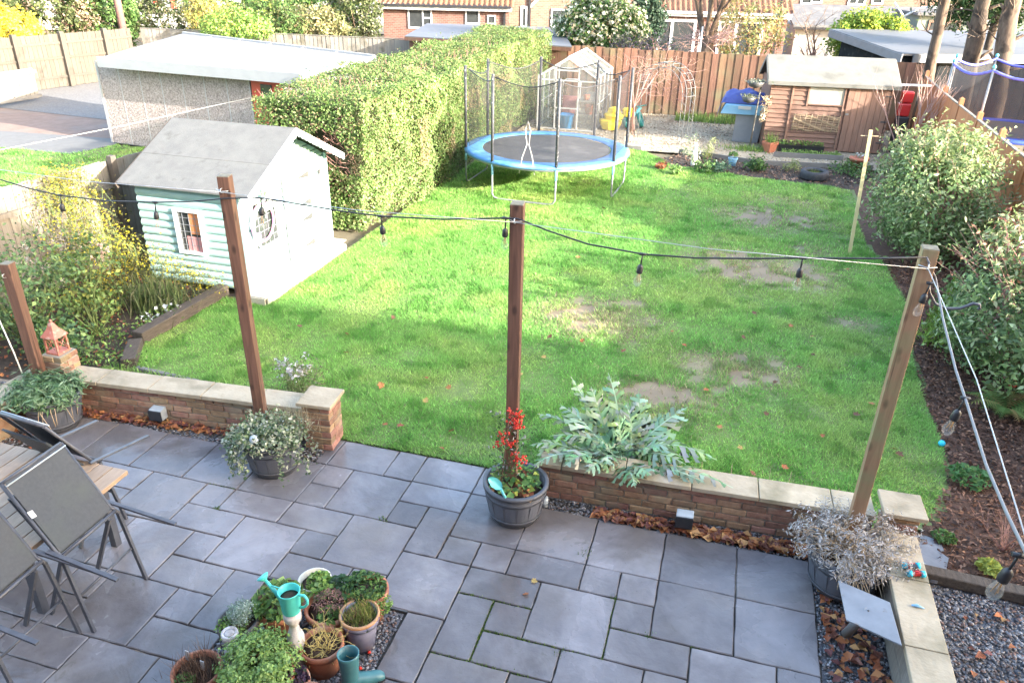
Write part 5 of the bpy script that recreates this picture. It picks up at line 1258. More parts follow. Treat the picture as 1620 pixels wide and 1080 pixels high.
# tyre
tcn=Vector(G(1287,283,0)); ty=thing('tyre_planter',tcn,'old black tyre planted with grass in the far border','tyre')
q=mb(); q.lathe([(.20,.02),(.30,.0),(.33,.05),(.33,.16),(.30,.21),(.21,.20),(.19,.16),(.25,.12),(.25,.08)],tcn,28,closed=True); q.build('tyre','rubber',ty)
blades('grass_leaves',np.column_stack([rng.normal(tcn.x,.09,260),rng.normal(tcn.y,.09,260),np.full(260,.02)]),.16,.012,ty,G_LIGHT+[(.3,.2,.1)],.7)
q=mb(); q.lathe([(.0,.02),(.22,.02),(.22,.1),(.0,.11)],tcn,16); q.build('soil','compost',ty)
# ================================================================== HALF BARRELS, POSTS
BAR = [(-6.56,5.36,.285),(-3.93,5.38,.28),(-1.45,5.41,.285),(1.37,5.36,.31)]
blab = ['black half barrel planter in the wall corner behind the table','black half barrel planter overflowing with trailing variegated ivy','black half barrel planter with red berries and strawberry plants','black half barrel planter full of grey lavender by the tilted metal plate']
for k,(x,y,r) in enumerate(BAR):
    t=thing('barrel_planter',(x,y,0),blab[k],'planter','half barrel planters on the patio')
    h=.37
    ns=20; q=mb(); prof=[(r*.74,.0),(r*.83,.07),(r*.92,.2),(r*.975,.3),(r*.985,h),(r*.90,h),(r*.88,.28),(r*.80,.2)]
    q.lathe(prof,(x,y,0.002),40); q.build('tub','barrel',t)
    for (z0,z1,k0,k1) in ((.055,.085,.845,.875),(.275,.31,.985,1.0)):
        q=mb(); q.lathe([(r*k0,z0),(r*k1,z1),(r*(k1-.03),z1),(r*(k0-.03),z0)],(x,y,0.002),40,closed=True); q.build('hoop','hoop',t)
    q=mb(); q.lathe([(r*.97,h-.015),(r*1.045,h-.02),(r*1.05,h+.015),(r*.93,h+.018),(r*.90,h-.01)],(x,y,.002),40,closed=True); q.build('rim','hoop',t)
    q=mb(); q.lathe([(r*.87,h-.07),(r*.5,h-.05),(.01,h-.04)],(x,y,.002),20); q.build('compost','compost',t)
    for s in range(14):
        a=2*math.pi*s/14+.1; q=mb(); q.bar((x+r*.835*math.cos(a),y+r*.835*math.sin(a),.09),(x+r*.985*math.cos(a),y+r*.985*math.sin(a),.27),.006,.004,(math.cos(a),math.sin(a),0)); q.build('stave_groove','hoop',t)
POSTS=[]
for k,(bp,tp_,mat,lab,rz) in enumerate((((62,590),None,'post','dark red brown timber post at the far left rising from the corner barrel',.2),((413,652),(355,278),'post','dark red brown timber post in the ivy barrel before the playhouse',.25),((809,745),(819,322),'post','dark red brown timber post rising from the red berried barrel',.1),((1350,832),(1472,392),'post_pale','paler timber post with green algae rising from the lavender barrel',-.05))):
    c=G(*bp,.45); x,y=c[0],c[1]
    zt=zat(tp_[1],x,y) if tp_ else zat(416,x,y)
    t=thing('timber_post',(x,y,.2),lab,'post','posts holding the string lights')
    R_=Matrix.Rotation(rz,3,'Z'); hw=.052
    top=(x,y)
    if tp_: top=GY(tp_[0],tp_[1],y); zt=top[2]
    q=mb(); c0=Vector((x,y,.3)); c1=Vector((top[0] if tp_ else x,y,zt)); u,v=R_@Vector((hw,0,0)),R_@Vector((0,hw,0))
    q.hexa([c0-u-v,c0+u-v,c0+u+v,c0-u+v,c1-u-v,c1+u-v,c1+u+v,c1-u+v]); q.build('shaft',mat,t,bevel=.006)
    q=mb(); q.hexa([c1-u-v+Vector((0,0,.001)),c1+u-v+Vector((0,0,.001)),c1+u+v+Vector((0,0,.001)),c1-u+v+Vector((0,0,.001)),c1-u*.92-v*.92+Vector((0,0,.006)),c1+u*.92-v*.92+Vector((0,0,.006)),c1+u*.92+v*.92+Vector((0,0,.006)),c1-u*.92+v*.92+Vector((0,0,.006))]); q.build('end_grain','post_cap',t)
    POSTS.append((c1.x,y,zt))
    q=mb(); q.tube([(c1.x,y-.05,zt-.14),(c1.x,y-.085,zt-.13),(c1.x,y-.085,zt-.10),(c1.x,y-.06,zt-.095)],.005,5); q.build('screw_eye','steel',t)
p4=POSTS[3]; p3=POSTS[2]; p2=POSTS[1]; p1=POSTS[0]
q=mb(); q.tube([GY(*s,p4[1]-.03) for s in ((1468,430),(1470,462),(1479,480),(1497,488),(1519,488),(1540,480),(1550,482),(1550,488),(1546,489))],.011,6); tag(q.build('hanging_bracket','dark_metal'),'curved black metal basket bracket on the paler post','bracket')

# ================================================================== STRING LIGHTS
st=thing('string_lights',(p3[0],p3[1],p3[2]-.2),'black string light cable with clear bulbs slung between the posts','string lights')
YA=p2[1]-.07
def yline(px): 
    xs=[(-200,p1[1]),(355,p2[1]),(815,p3[1]),(1470,p4[1])]
    for (a,ya),(b_,yb) in zip(xs,xs[1:]):
        if px<=b_: return ya+(yb-ya)*(px-a)/(b_-a)-.075
    return p4[1]-.075
cp=[(-60,262),(0,284),(45,298),(95,309),(170,318),(245,320),(300,319),(355,314),(413,313),(480,324),(540,334),(603,342),(700,347),(800,345),(819,346),(870,366),(930,386),(1017,402),(1100,408),(1200,409),(1270,408),(1380,409),(1466,407)]
near=[(1480,440,2.66),(1492,505,2.58),(1512,585,2.50),(1527,630,2.48),(1560,735,2.46),(1593,812,2.50),(1640,910,2.58),(1700,1060,2.7)]
path=[GY(px,py,yline(px)) for px,py in cp]+[G(a,b_,z) for a,b_,z in near]
q=mb(); q.tube(path[:23],.0065,6); q.build('cable','cable',st)
q=mb(); q.tube([path[22]]+path[23:],.0075,6); q.build('cable','cable_grey',st)
def bulb(p,tilt=(0,0)):
    p=Vector(p); R_=Matrix.Rotation(tilt[0],3,'X')@Matrix.Rotation(tilt[1],3,'Y')
    q=mb(); q.tube([p+Vector((-.025,0,0)),p+Vector((.025,0,0))],.011,6); q.tube([p,p+R_@Vector((0,0,-.09))],.006,6)
    q.lathe([(.006,-.08),(.012,-.085),(.022,-.10),(.024,-.135),(.023,-.15),(.012,-.152)],p,12,tilt=R_); hl=q.build('lamp_holder','bulb_base',st)
    q=mb(); q.lathe([(.013,-.150),(.017,-.165),(.028,-.20),(.031,-.222),(.027,-.245),(.015,-.258),(.002,-.262)],p,14,tilt=R_); q.build('bulb','glass_bulb',hl)
    q=mb()
    for k in range(4):
        a=k*math.pi/2; q.tube([p+R_@Vector((.005*math.cos(a),.005*math.sin(a),-.155)),p+R_@Vector((.014*math.cos(a),.014*math.sin(a),-.225))],.0022,4)
    q.build('filament','filament',hl)
for (px,py) in ((95,309),(245,320),(413,313),(603,342),(800,345),(1017,402),(1270,408)): bulb(GY(px,py,yline(px)),(random.gauss(0,.06),random.gauss(0,.06)))
bulb(GY(1472,448,p4[1]-.1),(.05,.12)); bulb(G(1527,630,2.48),(.1,.12)); bulb(G(1612,878,2.53),(.1,.1))
sw_=thing('support_wire',(p3[0],p3[1],p3[2]-.1),'thin steel support wire stretched along the string lights','wire')
def tp3(p,dz=-.12): return (p[0],p[1]-.09,p[2]+dz)
wl=(path[0][0],path[0][1]+.09,path[0][2]+.13)
for a,b_ in ((wl,p2),(p2,p3),(p3,p4)): q=mb(); q.tube([tp3(a),tuple((Vector(tp3(a))+Vector(tp3(b_)))/2-Vector((0,0,.035))),tp3(b_)],.003,4); q.build('wire_run','steel',sw_)
q=mb(); q.tube([tp3(p4),G(1545,600,2.62),G(1640,905,2.66)],.0035,4); q.build('wire_run','upvc',sw_)
for k,c in enumerate((p2,p3,p4)): q=mb(); q.tube([(c[0]-.06,c[1]-.06,c[2]-.11),(c[0],c[1]-.075,c[2]-.12),(c[0]+.06,c[1]-.06,c[2]-.115)],.004,4); q.build('wire_tie','steel',sw_)
# rope on the left post
q=mb(); a=G(0,490,1.0); q.tube([(p1[0]-.25,p1[1]-.1,1.35),(p1[0]-.12,p1[1]-.12,.75),(p1[0]-.07,p1[1]-.13,.42)],.008,6); tag(q.build('rope','rope'),'pale rope hanging beside the far left post','rope')
# clothes prop and washing line
c=Vector(G(1344,400,0)); topx=GY(1378,206,c.y); cp_=thing('clothes_prop',c,'pale timber clothes prop standing at the lawn edge','pole')
q=mb(); q.bar(c,topx,.055,.04,(0,1,0)); q.build('shaft','pine_stick',cp_); tv=Vector(topx); q=mb(); q.bar(tv+Vector((-.14,0,-.10)),tv+Vector((.14,0,-.09)),.012,.012); q.build('cross_pin','willow',cp_)
q=mb(); q.tube([G(-60,249,1.5),G(180,202,1.45),G(405,153,1.55)],.005,4); tag(q.build('washing_line','rope'),'white washing line across the next garden before the garage','washing line')

# ================================================================== TABLE AND CHAIRS
tb=thing('garden_table',(-5.4,3.6,0),'weathered plank topped garden table at the left edge','table')
x=-4.45; k=0
while x>-6.3:
    q=mb(); q.box(x-.142,x-.004,3.08,4.13+random.uniform(-.004,.004),.682,.722); q.build('table_plank','table_wood',tb,bevel=.004); x-=.146; k+=1
for (xx,yy) in ((-4.62,3.2),(-4.62,3.98),(-6.15,3.2),(-6.15,3.98)): q=mb(); q.box(xx-.03,xx+.03,yy-.03,yy+.03,0,.68); q.build('leg','dark_metal',tb)
q=mb(); q.box(-6.15,-4.6,3.16,3.2,.63,.68); q.box(-6.15,-4.6,3.98,4.02,.63,.68); q.build('apron','dark_metal',tb)
def chair(label,o,rz,slope=0.0):
    t=thing('garden_chair',(o[0],o[1],0),label,'chair','tipped garden chairs round the table')
    R_=Matrix.Rotation(rz,3,'Z'); O=Vector((o[0],o[1],0))
    def L(u,v,z): return O+R_@Vector((-v,u,z))      # v points to the table
    w=.265; vb,zb,vt,zt=0.0,.70,.36,1.25+slope
    for s in (-1,1): q=mb(); q.tube([L(s*w,vb-.02,zb-.02),L(s*w,vb+.05,zb+.02),L(s*w,vt,zt)],.014,8); q.build('back_rail','dark_metal',t)
    for (v,z,nm) in ((vb,zb,'lower_rail'),(vt,zt,'top_rail')): q=mb(); q.tube([L(-w,v,z),L(w,v,z)],.014,8); q.build(nm,'dark_metal',t)
    q=mb(); q.tube([L(-w,vt-.04,zt-.012),L(w,vt-.04,zt-.012)],.006,6); q.build('inner_rail','grey_plastic',t)
    # sling: gently sagging sheet
    V=[];F=[]
    for i in range(9):
        for j in range(7):
            u=-w+.014+(2*w-.028)*j/6; a=i/8; sag=-.018*math.sin(math.pi*a)*math.sin(math.pi*j/6); V.append(tuple(L(u,vb+.03+(vt-vb-.05)*a,zb+.012+(zt-zb-.01)*a+sag)))
    for i in range(8):
        for j in range(6): F.append((i*7+j,i*7+j+1,(i+1)*7+j+1,(i+1)*7+j))
    np_mesh('back_sling',V,F,MT['chair_mesh'],t,smooth=True)
    # seat folded down under the back
    q=mb(); q.hexa([L(-w+.02,.07,.66),L(w-.02,.07,.66),L(w-.02,.09,.66),L(-w+.02,.09,.66),L(-w+.02,.36,1.10),L(w-.02,.36,1.10),L(w-.02,.38,1.10),L(-w+.02,.38,1.10)]); q.build('seat','chair_mesh',t)
    for s in (-1,1):
        q=mb(); q.bar(L(s*(w+.03),.10,.74),L(s*(w+.045),-.50,.655),.034,.018); q.build('arm_rest','dark_metal',t,bevel=.004)
        q=mb(); q.bar(L(s*(w+.01),.0,.68),L(s*(w+.02),-.10,.0),.03,.022,(0,1,0)); q.build('leg','dark_metal',t)
        q=mb(); q.bar(L(s*(w-.03),.06,.62),L(s*(w-.03),.34,.0),.03,.022,(0,1,0)); q.build('leg','dark_metal',t)
    q=mb(); q.tube([L(-w,-.05,.33),L(w,-.05,.33)],.011,6); q.build('stretcher','dark_metal',t)
    return t,L
ca,LA=chair('dark grey sling chair tipped on the table corner, pale tag on its frame',(-4.20,3.43),0)
q=mb(); a,b_,c_,d_=LA(-.262,.21,1.038),LA(-.222,.205,1.03),LA(-.225,.175,.985),LA(-.266,.178,.99); q.add([a,b_,c_,d_],[(0,1,2,3)]); q.build('paper_tag','white_card',ca)
o_=Vector(G(63,886,.7))-Vector(G(179,806,.7))
chair('dark grey sling chair at the bottom left edge tipped on the table',(-4.20+o_.x,3.43+o_.y),0.02)
chair('dark grey sling chair tipped on the far side of the table',(-5.08,4.22),rad(84),.0)

# ================================================================== WALL LIGHTS
def wall_lamp(label,px,py,facing=(0,-1)):
    c=Vector(G(px,py,.10)); t=thing('wall_light',(c.x,c.y,0),label,'light','outdoor box lights on the low walls')
    q=mb(); q.hexa([(c.x-.075,c.y-.03,.06),(c.x+.075,c.y-.02,.06),(c.x+.075,c.y+.07,.06),(c.x-.075,c.y+.06,.06),(c.x-.075,c.y-.03,.185),(c.x+.075,c.y-.02,.185),(c.x+.075,c.y+.07,.20),(c.x-.075,c.y+.06,.20)]); q.build('housing','grey_plastic',t,bevel=.008)
    q=mb(); q.hexa([(c.x-.078,c.y-.045,.058),(c.x+.078,c.y-.035,.058),(c.x+.078,c.y-.021,.058),(c.x-.078,c.y-.031,.058),(c.x-.078,c.y-.045,.18),(c.x+.078,c.y-.035,.18),(c.x+.078,c.y-.021,.18),(c.x-.078,c.y-.031,.18)]); q.build('front_cover','black_plastic',t,bevel=.006)
    q=mb(); q.box(c.x-.03,c.x+.03,c.y+.0,c.y+.06,.0,.06); q.build('bracket','black_plastic',t)
wall_lamp('black and grey box light on the left low wall',249,658); wall_lamp('black and grey box light on the right low wall',1082,826)

# ================================================================== LANTERN, TOYS, SUNDIAL
lc=Vector((-6.80,5.80,.625)); t=thing('lantern',lc,'pinkish red metal lantern with pointed roof on the brick stack','lantern')
q=mb(); q.box(lc.x-.085,lc.x+.085,lc.y-.085,lc.y+.085,lc.z,lc.z+.02); q.build('base','lantern',t)
for sx in (-1,1):
    for sy in (-1,1): q=mb(); q.box(lc.x+sx*.072-.009,lc.x+sx*.072+.009,lc.y+sy*.072-.009,lc.y+sy*.072+.009,lc.z+.02,lc.z+.20); q.build('corner_bar','lantern',t)
for a in range(4):
    q=mb(); R_=Matrix.Rotation(a*math.pi/2,3,'Z'); p0=lc+R_@Vector((-.07,-.075,.03)); p1_=lc+R_@Vector((.07,-.075,.19)); p2_=lc+R_@Vector((.07,-.075,.03)); p3_=lc+R_@Vector((-.07,-.075,.19)); q.tube([p0,p1_],.005,4); q.tube([p2_,p3_],.005,4); q.build('lattice','lantern',t)
q=mb(); q.lathe([(.135,.195),(.13,.205),(.06,.28),(.03,.34),(.012,.36),(.018,.375),(.004,.39)],lc,4,smooth=False,tilt=Matrix.Rotation(math.pi/4,3,'Z')); q.build('roof','lantern',t)
def toycar(c,rz):
    t=thing('toy_car',c,'small red toy car with blue wheels on the wall coping','toy car'); R_=Matrix.Rotation(rz,3,'Z'); c=Vector(c)
    def L(x,y,z): return c+R_@Vector((x,y,z))
    q=mb(); q.hexa([L(-.035,-.065,.02),L(.035,-.065,.02),L(.035,.065,.02),L(-.035,.065,.02),L(-.03,-.06,.045),L(.03,-.06,.045),L(.03,.06,.045),L(-.03,.06,.045)]); q.build('body','toy_red',t,bevel=.004)
    q=mb(); q.hexa([L(-.022,-.03,.045),L(.022,-.03,.045),L(.022,.035,.045),L(-.022,.035,.045),L(-.017,-.015,.065),L(.017,-.015,.065),L(.017,.022,.065),L(-.017,.022,.065)]); q.build('cabin','black_plastic',t)
    q=mb(); q.box(0,0.001,0,0.001,0,0.001) if False else q.hexa([L(-.012,-.05,.046),L(.012,-.05,.046),L(.012,-.034,.046),L(-.012,-.034,.046),L(-.012,-.05,.052),L(.012,-.05,.052),L(.012,-.034,.052),L(-.012,-.034,.052)]); q.build('bonnet','toy_red',t)
    for sx in (-1,1):
        for sy in (-1,1): q=mb(); q.lathe([(.010,-.013),(.026,-.013),(.026,.013),(.010,.013)],L(sx*.05,sy*.045,.026),14,closed=True,tilt=R_@Matrix.Rotation(math.pi/2,3,'Y')); q.build('wheel','toy_cyan',t)
toycar((1.81,5.20,.403),.25)
c=G(1452,961,.40); q=mb(); q.tube([(c[0]-.045,c[1],.413),(c[0]-.01,c[1]+.005,.416),(c[0]+.04,c[1]-.005,.411)],[.006,.013,.004],8); tag(q.build('plastic_scrap','lid_blue'),'small pale blue plastic piece lying on the side coping','scrap')
t=thing('plate_stand',(1.38,4.6,0),'tilted square metal plate on a leaning pipe stand beside the side wall','plate stand')
cs=[Vector(G(1326,917,.40)),Vector(G(1408,952,.46)),Vector(G(1427,1020,.46)),Vector(G(1344,978,.34))]
cs[3]=cs[0]+cs[2]-cs[1]; nrm=(cs[1]-cs[0]).cross(cs[3]-cs[0]).normalized(); nrm = nrm if nrm.z>0 else -nrm
q=mb(); q.hexa([p-nrm*.016 for p in cs]+cs); q.build('plate','plate',t,bevel=.003)
cc=sum(cs,Vector())/4; q=mb(); q.tube([cc-nrm*.012,Vector(G(1338,1002,.04))],.035,14); q.build('pipe','galv',t)
q=mb(); q.lathe([(.0,.0),(.007,.0),(.007,.004),(.0,.005)],cc+nrm*.001,8); q.build('bolt','iron',t)
def ball(label,px,py,r,mat,z=0.0):
    c=G(px,py,z+r); q=mb(); prof=[(r*math.sin(math.pi*k/10)+1e-4,-r*math.cos(math.pi*k/10)) for k in range(11)]; q.lathe(prof,c,16); q.lathe([(r*.995,-.003),(r*1.012,0),(r*.995,.003)],c,16); tag(q.build('play_ball',mat),label,'ball')
ball('small bright blue ball at the edge of the bark border',1490,701,.035,'toy_cyan'); ball('small red ball under the near shrub',1602,606,.05,'toy_red',.1)
# sleepers
def beam(label,a,b_,w,h,mat='sleeper',nm='sleeper'):
    q=mb(); q.bar((a[0],a[1],h/2),(b_[0],b_[1],h/2),w,h); o=q.build(nm,mat,bevel=.012); return tag(o,label,'timber')
beam('dark old timber sleeper edging the bed below the playhouse',(-7.06,7.2),(-6.98,8.95),.17,.17); beam('short dark timber sleeper at the bed corner',(-7.02,7.12),(-6.72,6.62),.17,.13); beam('thin grey plank edging sunk in grass behind the left wall',(-6.6,6.62),(-4.95,6.50),.06,.05,'grey_board','edging_plank')
beam('dark log edging between bark border and side gravel',(2.0,5.66),(2.9,5.62),.12,.10); beam('dark log edging running on from the first along the gravel',(2.92,5.62),(4.6,5.5),.12,.09)
for k,(px,py,w_,h_,rz) in enumerate(((1463,858,.17,.13,.1),(1466,882,.20,.17,-.15),(1478,910,.2,.11,.05))):
    c=Vector(G(px,py,.02)); c.z=-.01+.013*k; R_=Matrix.Rotation(rz,3,'Z'); pts_=[c+R_@Vector((math.cos(a)*w_*random.uniform(.85,1.1),math.sin(a)*h_*random.uniform(.85,1.1),0)) for a in np.linspace(.4,6.28+.4,7)[:-1]]
    q=mb(); q.prism(pts_,(0,0,.03)); tag(q.build('stepping_stone','slate_stone'),['blue grey slate stepping stone farthest behind the right pier','blue grey slate stepping stone, middle of three by the right pier','blue grey slate stepping stone next to the log edging'][k],'stepping stone')

# ================================================================== POT GROUP
def pot(label,c,r,h,mat,rim=None,n=28,nm='flower_pot'):
    t=thing(nm,(c[0],c[1],0),label,'pot')
    q=mb(); q.lathe([(r*.68,0),(r*.90,h*.78),(r*.90,h*.80),(r*1.0,h*.80),(r*1.02,h),(r*.90,h),(r*.86,h*.8),(r*.8,h*.6)],(c[0],c[1],.0),n); q.build('pot_body',mat,t)
    if rim: q=mb(); q.lathe([(r*1.0,h-.02),(r*1.04,h-.01),(r*1.04,h+.008),(r*.93,h+.01),(r*.90,h-.015)],(c[0],c[1],0),n,closed=True); q.build('rim',rim,t)
    q=mb(); q.lathe([(r*.85,h*.86),(r*.4,h*.88),(.005,h*.9)],(c[0],c[1],0),16); q.build('compost','compost',t)
    return t
def tuft(t,c,r,z,n,h,size,pal,aspect=.5,name='foliage',mat='leaf',hs=.6):
    a=rng.random(n)*6.28; rr=r*np.sqrt(rng.random(n)); P=np.column_stack([c[0]+rr*np.cos(a),c[1]+rr*np.sin(a),z+h*(hs+(1-hs)*rng.random(n))*(1-.55*(rr/r)**2)])
    return leaf_cloud(name,P,size,t,pal,mat,aspect,.6)
# a: dead heather
c=(-2.97,2.90); t=pot('terracotta pot of dead brown heather with white plant labels',c,.165,.27,'terracotta')
blades('dry_stems',np.column_stack([rng.normal(c[0],.07,380),rng.normal(c[1],.07,380),np.full(380,.22)]),.13,.006,t,[(.16,.09,.06),(.24,.15,.1),(.1,.06,.04)],.9); tuft(t,(c[0]-.02,c[1]-.1),.08,.24,120,.05,.03,G_MID)
for dx,dy in ((-.12,.06),(.03,.02)): q=mb(); q.bar((c[0]+dx,c[1]+dy,.25),(c[0]+dx+.01,c[1]+dy,.34),.03,.004,(0,1,0)); q.build('plant_label','white_card',t)
# b: big bushy green
c=(-2.53,2.98); t=pot('large terracotta pot of dense bright green sedum foliage',c,.22,.30,'terracotta')
P,N0,_=clumps((c[0],c[1],.36),(.27,.27,.16),190,34,.026,.45,.2); leaf_cloud('foliage',P,.024,t,[(.2,.32,.08),(.27,.41,.12),(.33,.46,.16),(.16,.26,.07),(.22,.35,.13)],'leaf',.7,.5,N0)
# c: dark pot silver
c=(-2.94,3.33); t=pot('dark grey pot with a silver cushion plant',c,.145,.30,'grey_pot'); P,N0,_=clumps((c[0]+.02,c[1]+.02,.36),(.10,.10,.09),70,26,.016,.5,.28); leaf_cloud('silver_foliage',P,.016,t,G_SILVER+[(.45,.5,.45)],'leaf',.5,.3,N0); tuft(t,(c[0],c[1]-.05),.12,.28,220,.06,.028,G_LIGHT)
# d: geranium
c=(-2.74,3.56); t=pot('terracotta pot of green geranium leaves left of the watering can',c,.165,.28,'terracotta'); tuft(t,c,.19,.27,360,.16,.055,G_MID+G_LIGHT+[(.16,.1,.07)],.85); 
q=mb()
for k in range(5): a=-1.9+.35*k; q.tube([(c[0]+.15*math.cos(a),c[1]+.15*math.sin(a),.29),(c[0]+.19*math.cos(a),c[1]+.19*math.sin(a),.25),(c[0]+.185*math.cos(a),c[1]+.185*math.sin(a),.17)],.003,4)
q.build('trailing_stems','yellow_stem',t)
# e: cream pot
c=(-2.63,3.88); t=pot('cream pot behind the turquoise watering can',c,.125,.26,'cream_pot','cream_pot'); tuft(t,(c[0]+.05,c[1]-.02),.09,.24,130,.12,.045,G_LIGHT,.8)
# f: heather pinkish
c=(-2.40,3.68); t=pot('wide terracotta pot with pinkish heather and leafy primulas',c,.18,.26,'terracotta'); tuft(t,(c[0],c[1]),.12,.26,420,.12,.03,[(.28,.15,.13),(.36,.2,.18),(.22,.14,.1),(.16,.14,.08)],.25,'heather'); tuft(t,(c[0]+.05,c[1]-.08),.09,.25,70,.05,.05,G_MID,.7); tuft(t,(c[0]-.12,c[1]+.08),.09,.25,70,.10,.06,G_LIGHT,.6,'primula')
# g
c=(-2.20,3.90); t=pot('terracotta pot of trailing ivy and lime sedum at the back of the group',c,.165,.28,'terracotta'); tuft(t,(c[0]-.02,c[1]-.02),.17,.26,330,.12,.04,G_DARK+G_MID,.7); tuft(t,(c[0]+.1,c[1]-.07),.13,.16,520,.16,.026,[(.2,.32,.09),(.27,.4,.13),(.15,.25,.06)],.6,'sedum')
tuft(t,(c[0]-.22,c[1]-.02),.11,.22,160,.1,.05,G_DARK+[(.07,.11,.07)],.6,'ivy_trail')
# h glazed
c=(-2.13,3.64); t=pot('blue glazed pot with worn orange rim at the right of the group',c,.142,.30,'glaze','rim_orange'); blades('leaves',np.column_stack([rng.normal(c[0],.055,420),rng.normal(c[1],.055,420),np.full(420,.25)]),.10,.010,t,[(.25,.28,.07),(.35,.33,.1),(.14,.2,.05),(.3,.2,.1)],.8); tuft(t,(c[0]-.05,c[1]),.05,.27,80,.05,.035,[(.24,.13,.09),(.3,.18,.13)],.5,'red_leaves')
# i twiggy
c=(-2.29,3.36); t=pot('terracotta pot of tangled yellow bare stems beside the boot',c,.155,.25,'terracotta'); q=mb()
for k in range(34): branch(q,(c[0]+random.gauss(0,.05),c[1]+random.gauss(0,.05),.22),(random.gauss(0,.7),random.gauss(0,.7),.8),.13,.004,1,.8,.0,4,2,.8,None,.35)
q.build('bare_stems','yellow_stem',t)
# k, l at the bottom
c=(-2.16,2.93); t=pot('terracotta pot half cut by the bottom edge beside the boot',c,.12,.26,'terracotta'); tuft(t,c,.09,.23,60,.05,.035,G_MID,.6)
c=(-2.33,3.03); t=pot('terracotta pot of dark purple leaves at the bottom edge',c,.12,.25,'terracotta'); tuft(t,c,.11,.24,160,.07,.04,[(.035,.02,.04),(.07,.04,.07),(.05,.07,.05)],.7)
# candlestick balusters
def baluster(label,c,h,s):
    q=mb(); t=thing('stone_candlestick',(c[0],c[1],0),label,'candlestick')
    q.lathe([(.075*s,0),(.078*s,.03*h),(.055*s,.08*h),(.045*s,.14*h),(.062*s,.20*h),(.050*s,.26*h),(.040*s,.32*h),(.058*s,.38*h),(.075*s,.50*h),(.074*s,.58*h),(.05*s,.68*h),(.036*s,.76*h),(.05*s,.82*h),(.072*s,.87*h),(.076*s,.93*h),(.072*s,1.0*h),(.058*s,1.0*h),(.050*s,.985*h)],(c[0],c[1],0),24); q.build('turned_column','stone_pale',t)
    q=mb(); q.lathe([(.049*s,.983*h),(.03*s,.987*h),(.003,.985*h)],(c[0],c[1],.001),16); q.build('candle_cup','stone_pale',t)
    return t
c1=(-2.86,3.14); baluster('short weathered stone candlestick in front of the dark pot',c1,.40,.78)
c2=Vector(G(462,1005,.02)); c2=(-2.45,3.30); baluster('tall weathered stone candlestick carrying the watering can',c2,.57,.82)
# watering can
wc=Vector((c2[0],c2[1],.572)); t=thing('watering_can',wc,'turquoise metal watering can on the stone candlestick','watering can')
q=mb(); q.lathe([(.060,0),(.063,.008),(.074,.175),(.077,.18),(.074,.185),(.069,.18),(.058,.012),(.002,.01)],wc,28); q.build('body','turquoise',t)
q=mb(); q.lathe([(.066,.125),(.03,.13),(.003,.13)],wc,16); q.build('soil','compost',t)
sd_=Vector((-.97,.10,0)).normalized()
q=mb(); q.tube([wc+sd_*.07+Vector((0,0,.07)),wc+sd_*.12+Vector((0,0,.13)),wc+sd_*.19+Vector((0,0,.205))],[.020,.014,.011],10); q.build('spout','turquoise',t)
rc=wc+sd_*.19+Vector((0,0,.205)); dirv=(sd_*.6+Vector((0,0,.75))).normalized(); Rq=dirv.to_track_quat('Z','Y').to_matrix()
q=mb(); q.lathe([(.011,-.005),(.042,.028),(.042,.034),(.003,.036)],rc,20,tilt=Rq); q.build('rose','turquoise',t)
q=mb(); q.tube([wc+sd_*.08+Vector((0,0,.175)),wc+sd_*.15+Vector((0,0,.17))],.006,6); q.build('strut','turquoise',t)
q=mb(); q.tube([wc-sd_*.082+Vector((0,0,.175)),wc-sd_*.125+Vector((0,0,.185)),wc-sd_*.14+Vector((0,0,.17)),wc-sd_*.147+Vector((0,0,.15)),wc-sd_*.143+Vector((0,0,.12)),wc-sd_*.125+Vector((0,0,.09)),wc-sd_*.10+Vector((0,0,.07)),wc-sd_*.078+Vector((0,0,.06))],.010,8); q.build('handle','turquoise',t)
# boot
bc=Vector((-2.03,3.27,0.0)); t=thing('wellington_boot',bc,'dark teal rubber boot used as a planter among the pots','boot')
fd=Vector((.80,.60,0)); sdv=Vector((-.6,.8,0))
def ringp(c,rx,ry,n=18,ax=None): return [c+fd*rx*math.cos(2*math.pi*k/n)+sdv*ry*math.sin(2*math.pi*k/n) for k in range(n)]
secs=[(Vector((0,0,.0)),.062,.05),(Vector((0,0,.06)),.066,.052),(Vector((0,0,.12)),.060,.052),(Vector((0,0,.22)),.066,.06),(Vector((0,0,.31)),.074,.07),(Vector((0,0,.335)),.077,.072)]
V=[];F=[]
for (o_,rx,ry) in secs: V+=[tuple(p) for p in ringp(bc+o_,rx,ry)]
inn=[(Vector((0,0,.335)),.070,.065),(Vector((0,0,.24)),.06,.055),(Vector((0,0,.15)),.05,.045)]
for (o_,rx,ry) in inn: V+=[tuple(p) for p in ringp(bc+o_,rx,ry)]
for i in range(len(secs)+len(inn)-1):
    for k in range(18): F.append((i*18+k,i*18+(k+1)%18,(i+1)*18+(k+1)%18,(i+1)*18+k))
np_mesh('shaft',V,F,MT['boot'],t,smooth=True)
q=mb(); pts_=[];rs_=[]
V=[];F=[]
fs=[(.0,.06,.052,.062),(.05,.055,.05,.055),(.10,.046,.048,.046),(.15,.042,.047,.042),(.19,.036,.04,.036),(.215,.022,.025,.024)]
for (f_,zc,hw,hh) in fs:
    for k in range(14): a=2*math.pi*k/14; V.append(tuple(bc+fd*(f_+.02)+sdv*hw*math.cos(a)+Vector((0,0,zc+hh*math.sin(a)))))
for i in range(len(fs)-1):
    for k in range(14): F.append((i*14+k,i*14+(k+1)%14,(i+1)*14+(k+1)%14,(i+1)*14+k))
np_mesh('foot',V,F,MT['boot'],t,smooth=True)
